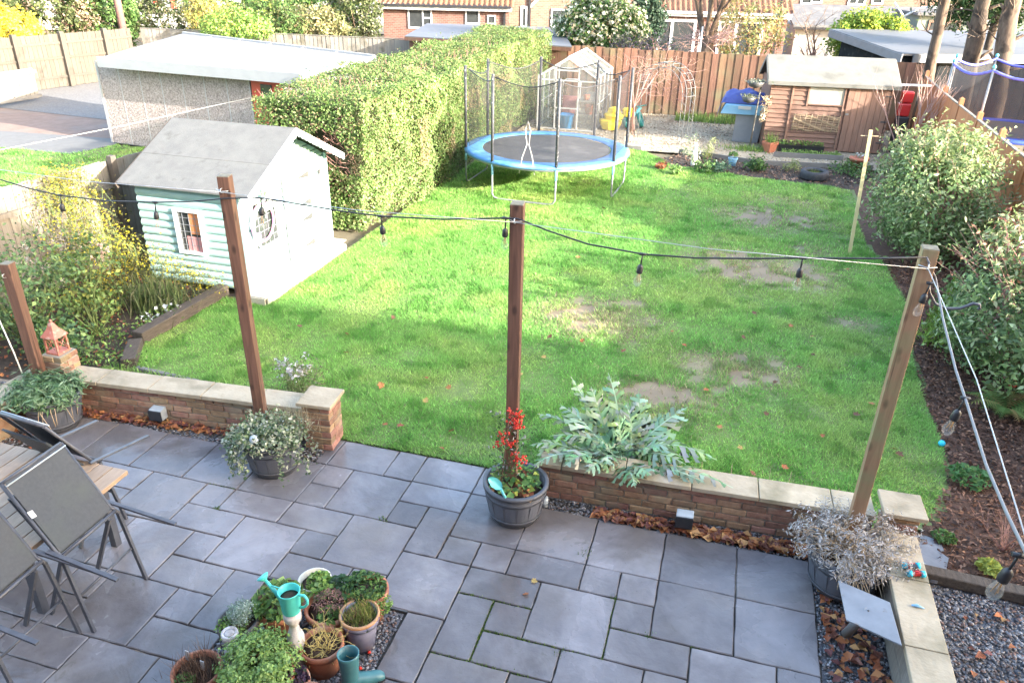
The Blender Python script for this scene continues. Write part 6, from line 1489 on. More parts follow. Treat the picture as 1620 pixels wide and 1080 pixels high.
q=mb(); q.prism([tuple(bc+fd*f_+sdv*s_) for f_,s_ in ((-.07,-.045),(.05,-.052),(.17,-.05),(.235,-.025),(.235,.025),(.17,.05),(.05,.052),(-.07,.045))],(0,0,.018)); q.build('sole','black_plastic',t)
for k,(px,py) in enumerate(((584,1031),(580,1078),(570,1056))): c=G(px,py,.015); q=mb(); q.lathe([(.001,-.012),(.012,-.006),(.014,.003),(.006,.011),(.001,.012)],c,8,wob=.15); tag(q.build('red_stone','polyp_red'),['red pebble near the right edge of the pot bed','red pebble at the bottom of the pot bed','red pebble beside the toe of the boot'][k],'stone')
# trowel in the berry barrel
bx,by,_=BAR[2]; t=thing('garden_trowel',(bx-.12,by-.14,.36),'pale teal plastic trowel stuck in the berried barrel','trowel')
h0=Vector(G(802,792,.36)); h1=Vector(G(792,772,.46)); h2=Vector(G(772,756,.55))
q=mb(); q.tube([h0,h1],.012,8); q.build('handle','trowel',t)
dd=(h2-h1).normalized(); su=dd.cross(Vector((0,-.5,.8))).normalized(); nu=su.cross(dd)
V=[];F=[]
for i,(a,wd) in enumerate(((0,.018),(.03,.04),(.08,.045),(.12,.032),(.145,.006))):
    for j in range(5): s=(j-2)/2; V.append(tuple(h1+dd*a+su*wd*s+nu*(.022*s*s)))
for i in range(4):
    for j in range(4): F.append((i*5+j,i*5+j+1,(i+1)*5+j+1,(i+1)*5+j))
np_mesh('blade',V,F,MT['trowel'],t,smooth=True)
c=G(862,785,.12); q=mb(); q.lathe([(.002,-.05),(.03,-.048),(.035,0),(.032,.05),(.002,.052)],(c[0],c[1],.06),14); tag(q.build('solar_lamp','grey_plastic'),'small lilac grey plastic lamp beside the berried barrel','lamp')
c=G(402,695,.46); q=mb(); prof=[(.045*math.sin(math.pi*k/8)+1e-4,-.045*math.cos(math.pi*k/8)) for k in range(9)]; q.lathe(prof,(c[0],c[1],.46),14); q.lathe([(.046,-.004),(.048,0),(.046,.004)],(c[0],c[1],.46),14); tag(q.build('glass_globe','grey_plastic'),'pale glass globe light sitting in the trailing ivy','globe')
c=G(1324,795,.5); q=mb(); q.lathe([(.02,.0),(.035,.03),(.035,.10),(.028,.12),(.028,.115),(.03,.03)],(1.15,6.12,.02),14); tag(q.build('glass_jar','glass_clear'),'small clear glass jar behind the right wall','jar')
# ================================================================== CARDOON
cd_=thing('cardoon',(-.62,6.17,0),'big silvery cardoon with arching jagged leaves behind the right low wall','plant')
def cardoon_leaf(base,tip,arch,wd,pal):
    base,tip=Vector(base),Vector(tip); L=(tip-base).length; n=13; pts=[]
    sag=Vector((random.gauss(0,.03),random.gauss(0,.03),0))
    for i in range(n+1):
        t=i/n; pts.append(base.lerp(tip,t)+Vector((0,0,arch*4*t*(1-t)*(1-.2*t)))+sag*math.sin(math.pi*t))
    side=(tip-base).cross(Vector((0,0,1))); side=side.normalized() if side.length>1e-3 else Vector((1,0,0))
    V=[];F=[];C=[]
    def addv(p,c): V.append(tuple(p)); C.append(c); return len(V)-1
    tone=random.uniform(.85,1.15)
    for i in range(n):
        c=tuple(k*tone*1.25 for k in random.choice(pal)); a,b_=pts[i],pts[i+1]; w0=.012*(1-i/n)+.003; w1=.012*(1-(i+1)/n)+.003
        ids=[addv(a-side*w0+Vector((0,0,.004)),c),addv(a+side*w0+Vector((0,0,.004)),c),addv(b_+side*w1+Vector((0,0,.004)),c),addv(b_-side*w1+Vector((0,0,.004)),c)]; F+=[(ids[0],ids[1],ids[2]),(ids[0],ids[2],ids[3])]
        if i<2: continue
        t=i/n; env=wd*math.sin(math.pi*min(1,(t*.92+.12)))**.7
        dirv=(b_-a).normalized(); up=side.cross(dirv)
        for s in (-1,1):
            ln=env*random.uniform(.55,1.3); droop=Vector((0,0,-.35*ln*random.uniform(.5,1.3))); tw=up*random.uniform(-.15,.25)*ln
            ax=(side*s+dirv*random.uniform(.3,1.0)+up*random.uniform(-.25,.35)).normalized(); c=tuple(k*tone*random.uniform(.8,1.2) for k in random.choice(pal))
            hb=dirv*(L/n*random.uniform(.28,.46)); m1=a+ax*ln*.45+tw*.6; m2=a+ax*ln*.78+droop*.45+tw*.6; tp_=a+ax*ln*1.1+droop
            i0,i1=addv(a-hb,c),addv(a+hb,c); i2,i3=addv(m1+hb*.75,c),addv(m1-hb*.75,c); i4,i5=addv(m2+hb*.5,c),addv(m2-hb*.5,c); i6=addv(tp_,c)
            F+=[(i0,i1,i2),(i0,i2,i3),(i3,i2,i4),(i3,i4,i5),(i5,i4,i6)]
            for (q0,q1,pp,sg) in ((i2,i4,m1,1),(i3,i5,m1,-1),(i4,i6,m2,1)):    # side teeth
                k_=addv(pp+ax*ln*.22+dirv*sg*ln*.34+droop*.4,c); F.append((q0,k_,q1))
    np_mesh('leaf',V,F,MT['leaf'],cd_,np.array(C))
SV=[(.25,.36,.21),(.32,.43,.27),(.20,.30,.16),(.38,.48,.34)]
base=Vector((-.62,6.17,.06))
for k in range(9):
    a=random.uniform(0,6.28); rr=random.uniform(.3,.6); cardoon_leaf(base+Vector((random.gauss(0,.05),random.gauss(0,.04),0)),(base.x+rr*1.25*math.cos(a),base.y+.1+rr*.7*math.sin(a),random.uniform(.3,.6)),.16,.12,SV)
for (px,py,z,arch,wd) in ((903,596,.85,.10,.15),(935,612,.80,.18,.17),(962,590,.82,.12,.14),(990,640,.70,.22,.16),(1088,644,.62,.22,.17),(1075,660,.55,.24,.15),(850,655,.52,.24,.15),(838,705,.46,.26,.16),(842,738,.44,.30,.15),(892,738,.50,.30,.17),(925,748,.50,.28,.15),(1134,728,.50,.30,.17),(1160,772,.48,.24,.16),(1005,772,.46,.24,.14),(1030,752,.50,.24,.14),(1115,765,.50,.20,.13),(975,668,.62,.22,.17),(1010,620,.72,.16,.15),(885,640,.62,.22,.16),(1060,705,.55,.24,.16),(950,700,.60,.25,.15),(1000,705,.58,.25,.15),(870,690,.52,.25,.16),(960,735,.54,.26,.15),(1085,735,.52,.26,.15)):
    cardoon_leaf(base+Vector((random.gauss(0,.06),random.gauss(0,.05),0)),G(px,py,z),arch*.75,wd*1.12,SV)

# ================================================================== BARREL PLANTS
G_LAV=[(0.386,0.363,0.345),(0.460,0.437,0.419),(0.313,0.285,0.262),(0.515,0.492,0.478),(0.340,0.294,0.239)]
x,y,r=BAR[3]; t=thing('lavender',(x,y,.33),'mass of grey dry lavender filling the right barrel','plant')
P,N0,cc=clumps((x+.03,y+.02,.46),(.50,.46,.25),200,24,.034,.25,.34); leaf_cloud('grey_foliage',P,.04,t,G_LAV,'petal',.24,.5,N0,.3)
q=mb()
for e in cc[:150]: q.tube([(x+random.gauss(0,.12),y+random.gauss(0,.1),.34),((x+e[0])/2+random.gauss(0,.04),(y+e[1])/2+random.gauss(0,.04),(e[2]+.36)/2+.03),tuple(e)],[.004,.003,.002],4,cap=False)
for k in range(40):
    a=random.uniform(-1.9,-.2); e=(x+.38*math.cos(a)+random.gauss(0,.05),y+.40*math.sin(a)+random.gauss(0,.04),random.uniform(.2,.36)); q.tube([(x+.1*math.cos(a),y+.1*math.sin(a),.37),(x+.30*math.cos(a),y+.3*math.sin(a),.42),e],[.004,.0035,.002],4,cap=False)
q.build('dry_stems','willow',t)
x,y,r=BAR[0]; t=thing('leafy_plant',(x,y,.33),'grey green leafy clump spilling over the corner barrel','plant')
P,N0,_=clumps((x-.02,y-.02,.43),(.40,.36,.14),150,18,.04,.3,.30); leaf_cloud('foliage',P,.085,t,[(.10,.19,.08),(.15,.25,.12),(.2,.31,.17),(.08,.15,.06),(.24,.33,.2)],'leaf',.2,.8,N0)
q=mb()
for k in range(8): a=random.uniform(-1.6,.1); q.tube([(x+.2*math.cos(a),y+.2*math.sin(a),.4),(x+.33*math.cos(a),y+.33*math.sin(a),.33),(x+.36*math.cos(a)+random.gauss(0,.05),y+.36*math.sin(a),.18)],.004,4)
q.build('trailing_stems','willow',t)
x,y,r=BAR[1]; t=thing('variegated_ivy',(x,y,.33),'cream and green variegated trailing ivy over the barrel before the playhouse','plant')
VAR=[(0.292,0.330,0.214),(0.408,0.428,0.311),(0.156,0.214,0.107),(0.214,0.272,0.156),(0.097,0.156,0.068),(0.486,0.486,0.369)]
P,N0,_=clumps((x,y-.02,.43),(.34,.30,.11),130,20,.04,.3,.3); 
tr_=[]
for k in range(34):
    a=random.choice([random.uniform(3.0,4.6),random.uniform(-.9,.4),random.uniform(3.4,4.4)]); L=random.uniform(.1,.42)
    for s in range(24): u=s/24; tr_.append((x+(.27+.16*min(1,u*2))*math.cos(a)+random.gauss(0,.022),y+(.26+.12*min(1,u*2))*math.sin(a)+random.gauss(0,.022),max(.02,.42-L*u**1.3+random.gauss(0,.02))))
leaf_cloud('foliage',np.concatenate([P,np.array(tr_)]),.036,t,VAR,'leaf',.75,.5)
blades('dry_grass',np.column_stack([rng.normal(x+.12,.09,420),rng.normal(y+.20,.07,420),np.full(420,.36)]),.20,.005,t,[(.34,.30,.19),(.42,.38,.27),(.24,.24,.14)],.8)
x,y,r=BAR[2]; t=thing('pyracantha',(x+.02,y+.02,.33),'pyracantha with bright red berry clusters trained up the middle post','shrub')
px_,py_=POSTS[2][0]-.02,POSTS[2][1]
br=[]
def berries(c,n,s): 
    for k in range(n): br.append((c[0]+random.gauss(0,s),c[1]+random.gauss(0,s*.6),c[2]+random.gauss(0,s)))
for (a,b_,n,s) in ((818,660,46,.034),(820,672,22,.03),(800,692,16,.03),(808,705,14,.022),(815,722,16,.022),(825,726,18,.03),(806,648,6,.015),(784,702,10,.02),(822,740,6,.012),(796,690,10,.025)): berries(GY(a,b_,by-.10),n,s)
import bmesh
V=[];F=[]
ico=bmesh.new(); bmesh.ops.create_icosphere(ico,subdivisions=1,radius=.011); iv=np.array([v.co[:] for v in ico.verts]); jf=np.array([[v.index for v in f.verts] for f in ico.faces]); ico.free()
Vb=(np.array(br)[:,None,:]+iv[None]*(.8+.5*rng.random((len(br),1,1)))).reshape(-1,3); Fb=(np.arange(len(br))[:,None,None]*len(iv)+jf[None]).reshape(-1,3)
np_mesh('berries',Vb,Fb,MT['polyp_red'],t,smooth=True)['kind']='stuff'
P=np.array([GY(random.gauss(806,16),random.uniform(650,755),by-.06-.1*random.random()) for _ in range(330)]); leaf_cloud('foliage',P,.034,t,G_DARK+[(.12,.2,.06),(.3,.3,.28)],'leaf_gloss',.45,.3)
q=mb(); q.tube([(px_-.05,py_-.12,.33),(px_-.02,py_-.09,.7),(px_+.02,py_-.08,1.15)],[.01,.007,.003],5)
for k in range(8): z=random.uniform(.45,1.0); q.tube([(px_-.03,py_-.10,z),(px_+random.gauss(0,.12),py_-.14,z+.1)],[.005,.002],4)
q.build('stems','twig',t)['kind']='stuff'
t=thing('strawberry_plants',(x,y-.1,.33),'strawberry and pale leafy plants at the front of the berried barrel','plant')
a=rng.random(120)*6.28; rr=.24*np.sqrt(rng.random(120)); P=np.column_stack([x+rr*np.cos(a),y+rr*np.sin(a),.36+.07*rng.random(120)]); leaf_cloud('foliage',P,.065,t,[(.10,.22,.06),(.15,.28,.09),(.3,.34,.07),(.08,.16,.05)],'leaf',.85,1.2)
P=np.column_stack([x+.2*(rng.random(60)*2-1),y+.2*(rng.random(60)*2-1),.345+.02*rng.random(60)]); leaf_cloud('dead_leaves',P,.06,t,LITTER,'litter',.8,1.5)

# ================================================================== LEFT BED
t=thing('seed_head_plant',(-4.35,6.45,0),'faded plant with fluffy white seed heads behind the left wall end','plant')
P,N0,cc=clumps((-4.30,6.48,.36),(.36,.28,.30),60,20,.05,.2,.03); leaf_cloud('foliage',P,.05,t,[(.16,.2,.08),(.22,.25,.12),(.28,.25,.16),(.12,.16,.06)],'leaf',.25,.6)
hi=cc[cc[:,2]>.42]; P=np.repeat(hi,9,axis=0)+rng.normal(size=(len(hi)*9,3))*.02; leaf_cloud('seed_heads',P,.035,t,[(.62,.58,.62),(.7,.68,.7),(.5,.45,.48)],'petal',.8,.5)['kind']='stuff'
q=mb(); stems(q,(-4.32,6.46,0),cc,.005,.002,4,.05); q.build('stems','stem_green',t)['kind']='stuff'
# rose bush at far left
RO=[(0.085,0.155,0.070),(0.116,0.202,0.085),(0.155,0.248,0.093),(0.078,0.139,0.062),(0.202,0.279,0.109)]
t=shrub('rose_bush','tall leafy rose bush with faded blooms at the far left fence','rose bush',(-8.35,6.75,0),(-8.5,6.75,.80),(.85,.72,.72),84,24,.085,.06,RO,.62,.35,'stem_green',26)
cs_=[]; 
for (a,b_) in ((40,388),(50,410),(70,425),(64,440),(95,445),(30,420)):
    c=np.array(GD(a,b_,11.0)); cs_.append(c)
P=np.repeat(np.array(cs_),14,axis=0)+rng.normal(size=(84,3))*.035; leaf_cloud('faded_flowers',P,.04,t,[(.5,.42,.36),(.42,.33,.28),(.6,.55,.5)],'petal',.8,.3)['kind']='stuff'
t=shrub('pink_rose_bush','lighter green rose bush with blush pink roses before the jasmine','rose bush',(-7.75,7.25,0),(-8.05,7.55,.62),(.50,.45,.62),60,22,.08,.06,[(.12,.2,.06),(.16,.25,.08),(.2,.28,.1),(.3,.33,.09),(.09,.15,.05)],.7,.3,'stem_green',16)
fl_=[]
q=mb()
for (a,b_,s) in ((123,410,.05),(143,408,.035),(158,390,.045),(163,399,.04),(160,408,.035),(170,397,.03),(140,385,.03)):
    c=Vector(GD(a,b_,11.4)); 
    for k in range(16):
        dirn=Vector((random.gauss(0,1),random.gauss(0,1),random.gauss(.2,1))).normalized(); fl_.append(tuple(c+dirn*s*.55))
    q.tube([(-8.0+random.gauss(0,.1),7.6,.3),((c.x-8.0)/2,(c.y+7.6)/2,c.z*.75),tuple(c)],[.006,.005,.004],4)
leaf_cloud('roses',np.array(fl_),.06,t,[(.72,.56,.48),(.78,.68,.6),(.66,.46,.4)],'petal',.9,.2)['kind']='stuff'; q.build('flower_stems','stem_green',t)
# winter jasmine
t=thing('winter_jasmine',(-8.75,8.75,0),'yellow flowering winter jasmine draped over the fence beside the playhouse','shrub')
pts_=[]
for k in range(9000):
    u=random.random(); v=random.random()
    z=1.72-1.6*u**1.1; fx=-9.25+.95*u**1.3+random.gauss(0,.16)+.05; fy=8.62-.25*u+random.gauss(0,.33)*(0.75+.4*u)
    pts_.append((fx,fy,max(.04,z+random.gauss(0,.06))))
for k in range(1500):
    u=random.random(); pts_.append((-8.3+1.35*u+random.gauss(0,.1),8.55+.2*u+random.gauss(0,.14),max(.03,.75-.55*u+random.gauss(0,.12))))
P=np.array(pts_); P=P[rng.permutation(len(P))]; leaf_cloud('foliage',P[:8300],.04,t,[(.13,.14,.035),(.18,.175,.05),(.09,.12,.03),(.22,.2,.07),(.15,.12,.06)],'leaf',.3,.2); leaf_cloud('flowers',P[8300:],.034,t,[(.5,.42,.03),(.58,.5,.05),(.42,.37,.04)],'petal',.8,.5)
q=mb()
for k in range(190): a=P[random.randrange(len(P))]; b_=a+np.array([random.uniform(.05,.3),random.gauss(-.05,.12),-random.uniform(.15,.45)]); b_[2]=max(.02,b_[2]); q.tube([tuple(a),tuple((a+b_)/2+np.array([.05,0,.05])),tuple(b_)],.004,4,cap=False)
q.build('stems','stem_green',t)['kind']='stuff'
# clump of long arching leaves by the playhouse
t=thing('strappy_plant',(-7.55,8.35,0),'clump of arching strappy leaves at the playhouse corner','plant')
blades('leaves',np.column_stack([rng.normal(-7.6,.24,520),rng.normal(8.25,.17,520),np.zeros(520)]),.40,.016,t,[(.14,.19,.07),(.19,.23,.1),(.1,.14,.05),(.25,.24,.13)],1.0,segs=2)
t=shrub('leafy_shrub','dark leafy shrub low behind the lantern','shrub',(-7.55,6.45,0),(-7.6,6.5,.32),(.5,.36,.32),50,20,.07,.065,RO+G_MID,.65,.3,'stem_green',10)
# low weeds along the wall
P=np.column_stack([-6.9+2.2*rng.random(1700),6.05+.46*rng.random(1700),np.zeros(1700)]); P=P[(P[:,1]<6.5)]
t=thing('wall_border_weeds',(-5.9,6.25,0),'low green weeds and grass strip behind the left wall','weeds'); blades('blades',P,.13,.014,t,G_LIGHT+[(.13,.24,.05)],1.0,segs=2)['kind']='stuff'; P2=P[:500]+np.array([0,0,.06]); leaf_cloud('leaves',P2,.045,t,G_LIGHT,'leaf',.6,.6)
t=thing('white_flower_patch',(-7.15,7.7,0),'small white flowers beside the timber sleeper','flowers'); P=np.column_stack([rng.normal(-7.22,.09,170),7.3+.9*rng.random(170),.04+.14*rng.random(170)]); leaf_cloud('foliage',P,.05,t,G_LIGHT,'leaf',.5); leaf_cloud('flowers',np.column_stack([rng.normal(-7.2,.07,26),7.35+.8*rng.random(26),.15+.07*rng.random(26)]),.05,t,[(.75,.75,.74)],'petal',.9,1)
for k,(a,b_,n_,lab) in enumerate(((175,535,260,'low green weeds on dark soil before the arching strappy leaves'),(60,470,260,'mixed green weeds under the rose bush'),(170,575,300,'pale green leafy weeds next to the short sleeper'))):
    c=G(a,b_,0); t=thing('bed_weeds',c,lab,'weeds'); P=np.column_stack([rng.normal(c[0],.28,n_),rng.normal(c[1],.16,n_),.02+.12*rng.random(n_)]); leaf_cloud('leaves',P,.05,t,G_LIGHT+G_MID,'leaf',.5)
# weeds by the right wall
t=thing('right_wall_weeds',(.9,6.2,0),'silvery weeds and seedlings between cardoon and lavender','weeds'); P=np.column_stack([.1+1.5*rng.random(420),6.02+.3*rng.random(420),.02+.16*rng.random(420)]); leaf_cloud('leaves',P,.06,t,[(.14,.22,.09),(.2,.29,.14),(.26,.35,.2),(.1,.16,.06)],'leaf',.5,.6)
q=mb()
for k in range(9): xx=.1+1.3*random.random(); q.tube([(xx,6.15,0),(xx+random.gauss(0,.04),6.15+random.gauss(0,.05),random.uniform(.25,.5))],[.003,.002],4)
q.build('seed_stalks','willow',t)

# ================================================================== RIGHT BORDER
LAU=[(0.146,0.220,0.079),(0.195,0.275,0.104),(0.256,0.329,0.140),(0.110,0.171,0.067),(0.329,0.378,0.207)]
PHO=[(0.209,0.275,0.099),(0.275,0.341,0.143),(0.363,0.396,0.220),(0.165,0.220,0.083),(0.396,0.396,0.220)]
t=thing('evergreen_shrub',(3.7,14.5,0),'big rounded glossy evergreen shrub before the orange fence','shrub')
P,N0,cc=clumps((3.50,14.55,1.0),(1.02,1.35,1.0),270,36,.12,.5,.05); leaf_cloud('foliage',P,.085,t,LAU,'leaf_gloss',.45,.35,N0*.7,.3,cm=np.repeat(.65+.7*rng.random(270),36))
P2,N2,c2_=clumps((3.6,15.1,1.68),(.8,1.0,.40),110,24,.10,.5,.8); leaf_cloud('new_foliage',P2,.10,t,PHO,'leaf_gloss',.42,.35,N2*.7,.3)
shoots(t,(3.55,14.7,1.05),(.95,1.25,1.0),90,.5,.085,PHO,'leaf_gloss',.42,'twig_red')
q=mb(); stems(q,(3.75,14.6,0),list(cc[::9])+list(c2_[::8]),.02,.006,5,.15); q.build('stems','twig_red',t)['kind']='stuff'
t=thing('evergreen_shrub',(3.75,9.5,0),'near evergreen shrub with red tipped shoots at the right edge','shrub')
P,N0,cc=clumps((3.75,9.75,.86),(.95,1.35,.88),250,36,.11,.5,.05); leaf_cloud('foliage',P,.082,t,LAU+[(.1,.15,.07)],'leaf_gloss',.42,.35,N0*.7,.3,cm=np.repeat(.65+.7*rng.random(250),36))
P2,N2,c2_=clumps((3.95,10.2,1.55),(.75,1.1,.38),100,22,.09,.5,.7); leaf_cloud('new_foliage',P2,.085,t,PHO+[(.3,.13,.1)],'leaf_gloss',.4,.4,N2*.7,.3)
shoots(t,(3.8,9.8,.95),(.9,1.25,.9),90,.45,.075,PHO+[(.3,.15,.1)],'leaf_gloss',.4,'twig_red')
q=mb(); stems(q,(3.75,9.7,0),list(cc[::9])+list(c2_[::8]),.02,.006,5,.15); q.build('stems','twig_red',t)['kind']='stuff'
def conifer(label,c,h,r,n,pal,lean=0):
    t=thing('young_conifer',(c[0],c[1],0),label,'conifer'); u=rng.random(n); a=rng.random(n)*6.28; rr=r*(1-u)**.8*(.5+.5*rng.random(n)); P=np.column_stack([c[0]+rr*np.cos(a),c[1]+rr*np.sin(a),.05+h*u]); N0=np.column_stack([np.cos(a),np.sin(a),np.full(n,.9)])
    leaf_cloud('foliage',P,.12,t,pal,'leaf',.18,.0,N0,.3,droop=-.8); q=mb(); q.tube([(c[0],c[1],0),(c[0],c[1],h*.9)],[.025,.006],6); q.build('trunk','bark',t)
LIM=[(.2,.3,.05),(.27,.37,.07),(.15,.24,.04)]
conifer('lime green young conifer between fence and near shrub',(4.35,11.2),1.55,.42,1700,LIM); conifer('lime green young conifer behind the big evergreen shrub',(4.1,16.9),1.15,.5,1700,LIM); conifer('small lime conifer shoots left of the near shrub',(3.05,10.55),.85,.3,900,LIM)
# fern
fc_=Vector(G(1590,655,.0)); t=thing('fern',fc_,'yellowing green fern in the bark border by the near shrub','fern')
for k in range(20):
    a=k/20*6.28+random.gauss(0,.15); L=random.uniform(.34,.55); V=[];F=[];C=[]; n=16
    d_=Vector((math.cos(a),math.sin(a),0)); sd2=Vector((-math.sin(a),math.cos(a),0)); col=random.choice([(.16,.26,.07),(.22,.3,.09),(.3,.3,.1),(.34,.24,.09),(.13,.22,.06)])
    for i in range(n):
        u=i/n; p=fc_+d_*L*u+Vector((0,0,.05+L*.9*u*(1-u*.75))); wl=.10*math.sin(math.pi*min(1,u*.9+.12))
        for s in (-1,1):
            b0=len(V); V+=[tuple(p-d_*.013),tuple(p+d_*.013),tuple(p+sd2*s*wl+d_*.03-Vector((0,0,.02)))]; F.append((b0,b0+1,b0+2)); C+=[col]*3
    np_mesh('frond',V,F,MT['leaf'],t,np.array(C))
for (px,py,n_,r_,h_,sz,pal,lab,nm) in ((1532,762,170,.2,.12,.07,[(.09,.2,.06),(.13,.25,.09)],'low bright green leafy plant in the bark border','border_plant'),(1562,905,110,.10,.10,.06,[(.35,.38,.08),(.28,.34,.08)],'small yellow green plant by the log edging','border_plant'),(1492,855,120,.10,.06,.045,G_MID,'tiny weed between slate stones and bark','border_plant'),(1445,385,120,.18,.35,.06,[(.42,.22,.10),(.5,.3,.15),(.35,.17,.08)],'dried orange brown fern fronds beside the pale post','dried_fern')):
    c=G(px,py,0); t=thing(nm,c,lab,'plant'); tuft(t,c,r_,.02,n_,h_,sz,pal,.6)
c=G(1585,872,0); t=thing('bare_red_shrub',c,'low spray of bare reddish twigs by the log edging','shrub'); q=mb()
for k in range(16): branch(q,c,(random.gauss(0,.5),random.gauss(0,.5),.9),.28,.004,1,.5,.1,4,2,.8,None,.15)
q.build('twigs','twig_red',t)
c=Vector((4.45,22.2,0)); t=thing('bare_sapling',c,'bare multi stemmed sapling with pink stems beside the shed','sapling'); q=mb()
for k in range(10): branch(q,c+Vector((random.gauss(0,.15),random.gauss(0,.15),0)),(random.gauss(0,.22),random.gauss(0,.22),1),1.5,.02,2,.35,.3,5,3,.5,None,.07)
q.build('stems','twig_pink',t)['kind']='stuff'

# ================================================================== FAR BORDER
for (px,py,n_,r_,h_,sz,pal,asp,lab,nm) in ((1093,262,260,.34,.75,.10,[(.28,.32,.2),(.4,.42,.3),(.2,.26,.13),(.5,.5,.42)],.25,'pale feathery plant with white blooms by the arch foot','border_plant'),
    (1118,250,150,.22,.5,.14,[(.25,.3,.1),(.34,.36,.15)],.12,'spiky yellow green plant by the arch','border_plant'),(1113,272,260,.28,.26,.08,G_MID,.5,'low dark green clump at the left of the far border','border_plant'),
    (1137,272,240,.26,.24,.09,[(.13,.22,.14),(.17,.27,.18),(.1,.18,.1)],.4,'blue green leafy clump in the far border','border_plant'),(1196,270,420,.27,.34,.08,G_DARK+G_MID,.5,'neat round dark green bush in the far border','border_plant'),
    (1253,272,130,.2,.26,.12,[(.2,.26,.09),(.28,.3,.12)],.15,'small pale strappy plant left of the tyre','border_plant'),(1045,268,90,.14,.14,.07,[(.45,.16,.06),(.2,.1,.08)],.7,'orange red leaved plant at the lawn corner','border_plant'),
    (1070,276,90,.14,.12,.08,G_LIGHT,.6,'small light green clump on the lawn corner','border_plant'),(1345,278,500,.5,.3,.08,G_MID+[(.16,.2,.1)],.5,'low spreading green plants right of the tyre','border_plant')):
    c=G(px,py,0); t=thing(nm,c,lab,'plant'); P,N0,cc=clumps((c[0],c[1],h_*.5),(r_,r_,h_*.55),max(12,n_//14),14,.05,.3,.02); leaf_cloud('foliage',P,sz,t,pal,'leaf',asp,.5,N0*.5)
c=G(1158,262,0); t=pot('small pale blue pot of green leaves on the far edging',c,.12,.2,'lid_blue'); tuft(t,c,.12,.2,90,.15,.08,G_MID,.5)
c=G(1101,230,.5); t=thing('white_ornament',(c[0],c[1],0),'small white figure ornament in the far border','ornament'); q=mb(); q.lathe([(.06,0),(.09,.1),(.05,.25),(.03,.32),(.05,.40),(.02,.46)],(c[0],c[1],.1),10); q.build('figure','white_paint',t); q=mb(); q.lathe([(.09,0),(.07,.1),(.02,.1)],(c[0],c[1],0),10); q.build('plinth','white_paint',t)
t=thing('grass_tufts',(-.5,25.8,0),'bright grass growing along the foot of the far fence','grass'); P=np.column_stack([-1.9+2.2*rng.random(700),25.5+.7*rng.random(700),np.zeros(700)]); blades('blades',P,.22,.03,t,G_LIGHT,.8)['kind']='stuff'
t=thing('grass_tufts',(.8,22.0,0),'short grass tufts on the gravel beside the bin','grass'); P=np.column_stack([rng.normal(.45,.3,300),rng.normal(22.0,.12,300),np.zeros(300)]); blades('blades',P,.14,.025,t,G_LIGHT,.8)['kind']='stuff'

# ================================================================== LEAVES ON LAWN AND PATIO
leafcols=[(0.306,0.109,0.041),(0.231,0.068,0.034),(0.374,0.163,0.061),(0.150,0.068,0.041),(0.408,0.286,0.095),(0.150,0.075,0.041)]
lm=[]
for c in leafcols:
    pts_=[(0,-.5),(.12,-.3),(.42,-.34),(.3,-.08),(.5,.14),(.22,.2),(.16,.38),(0,.55),(-.16,.38),(-.22,.2),(-.5,.14),(-.3,-.08),(-.42,-.34),(-.12,-.3)]
    me=bpy.data.meshes.new('fallen_leaf'); vv=[(0,0,.0)]+[(px*.5*1.6,py*.5*1.6,.10*abs(px)+.06*random.random()) for px,py in pts_]; ff=[(0,i+1,(i+1)%14+1) for i in range(14)]
    me.from_pydata(vv,[],ff); a=me.color_attributes.new('Col','FLOAT_COLOR','POINT')
    for i in range(len(vv)): k=random.uniform(.8,1.2); a.data[i].color=(c[0]*k,c[1]*k,c[2]*k,1)
    me.materials.append(MT['litter']); me.update(); lm.append(me)
def fallen(x,y,z,s,label,group):
    o=bpy.data.objects.new('fallen_leaf',random.choice(lm)); COL.objects.link(o); o.location=(x,y,z); o.scale=(s,s,s); o.rotation_euler=(random.gauss(0,.3),random.gauss(0,.3),random.uniform(0,6.28)); tag(o,label,'leaf',group)
n_=0
spots=[(548,563),(603,615),(675,603),(674,639),(634,679),(713,688),(699,715),(610,677),(475,521),(549,533),(622,507),(710,618),(822,597),(870,537),(921,544),(860,570),(1063,529),(1082,551),(1007,600),(1116,622),(1132,646),(1138,681),(1170,714),(1211,660),(1284,537),(1264,586),(1285,566),(1353,661),(1377,644),(1412,716),(1421,724),(1300,695),(955,333),(1010,365),(914,411),(1055,424),(870,456),(1345,360),(1250,520),(1340,430),(1225,610),(1240,560),(1175,538),(1192,500),(1190,755),(1240,745),(986,560),(950,520)]
for (a,b_) in spots: c=G(a,b_,0); fallen(c[0],c[1],.05,random.uniform(.07,.12),'dead autumn leaf lying loose on the lawn','fallen leaves on the lawn')
for (a,b_) in ((845,920),(832,941),(1310,880)): c=G(a,b_,0); fallen(c[0],c[1],.012,.07,'single fallen leaf lying on the bare paving','fallen leaves on the paving')
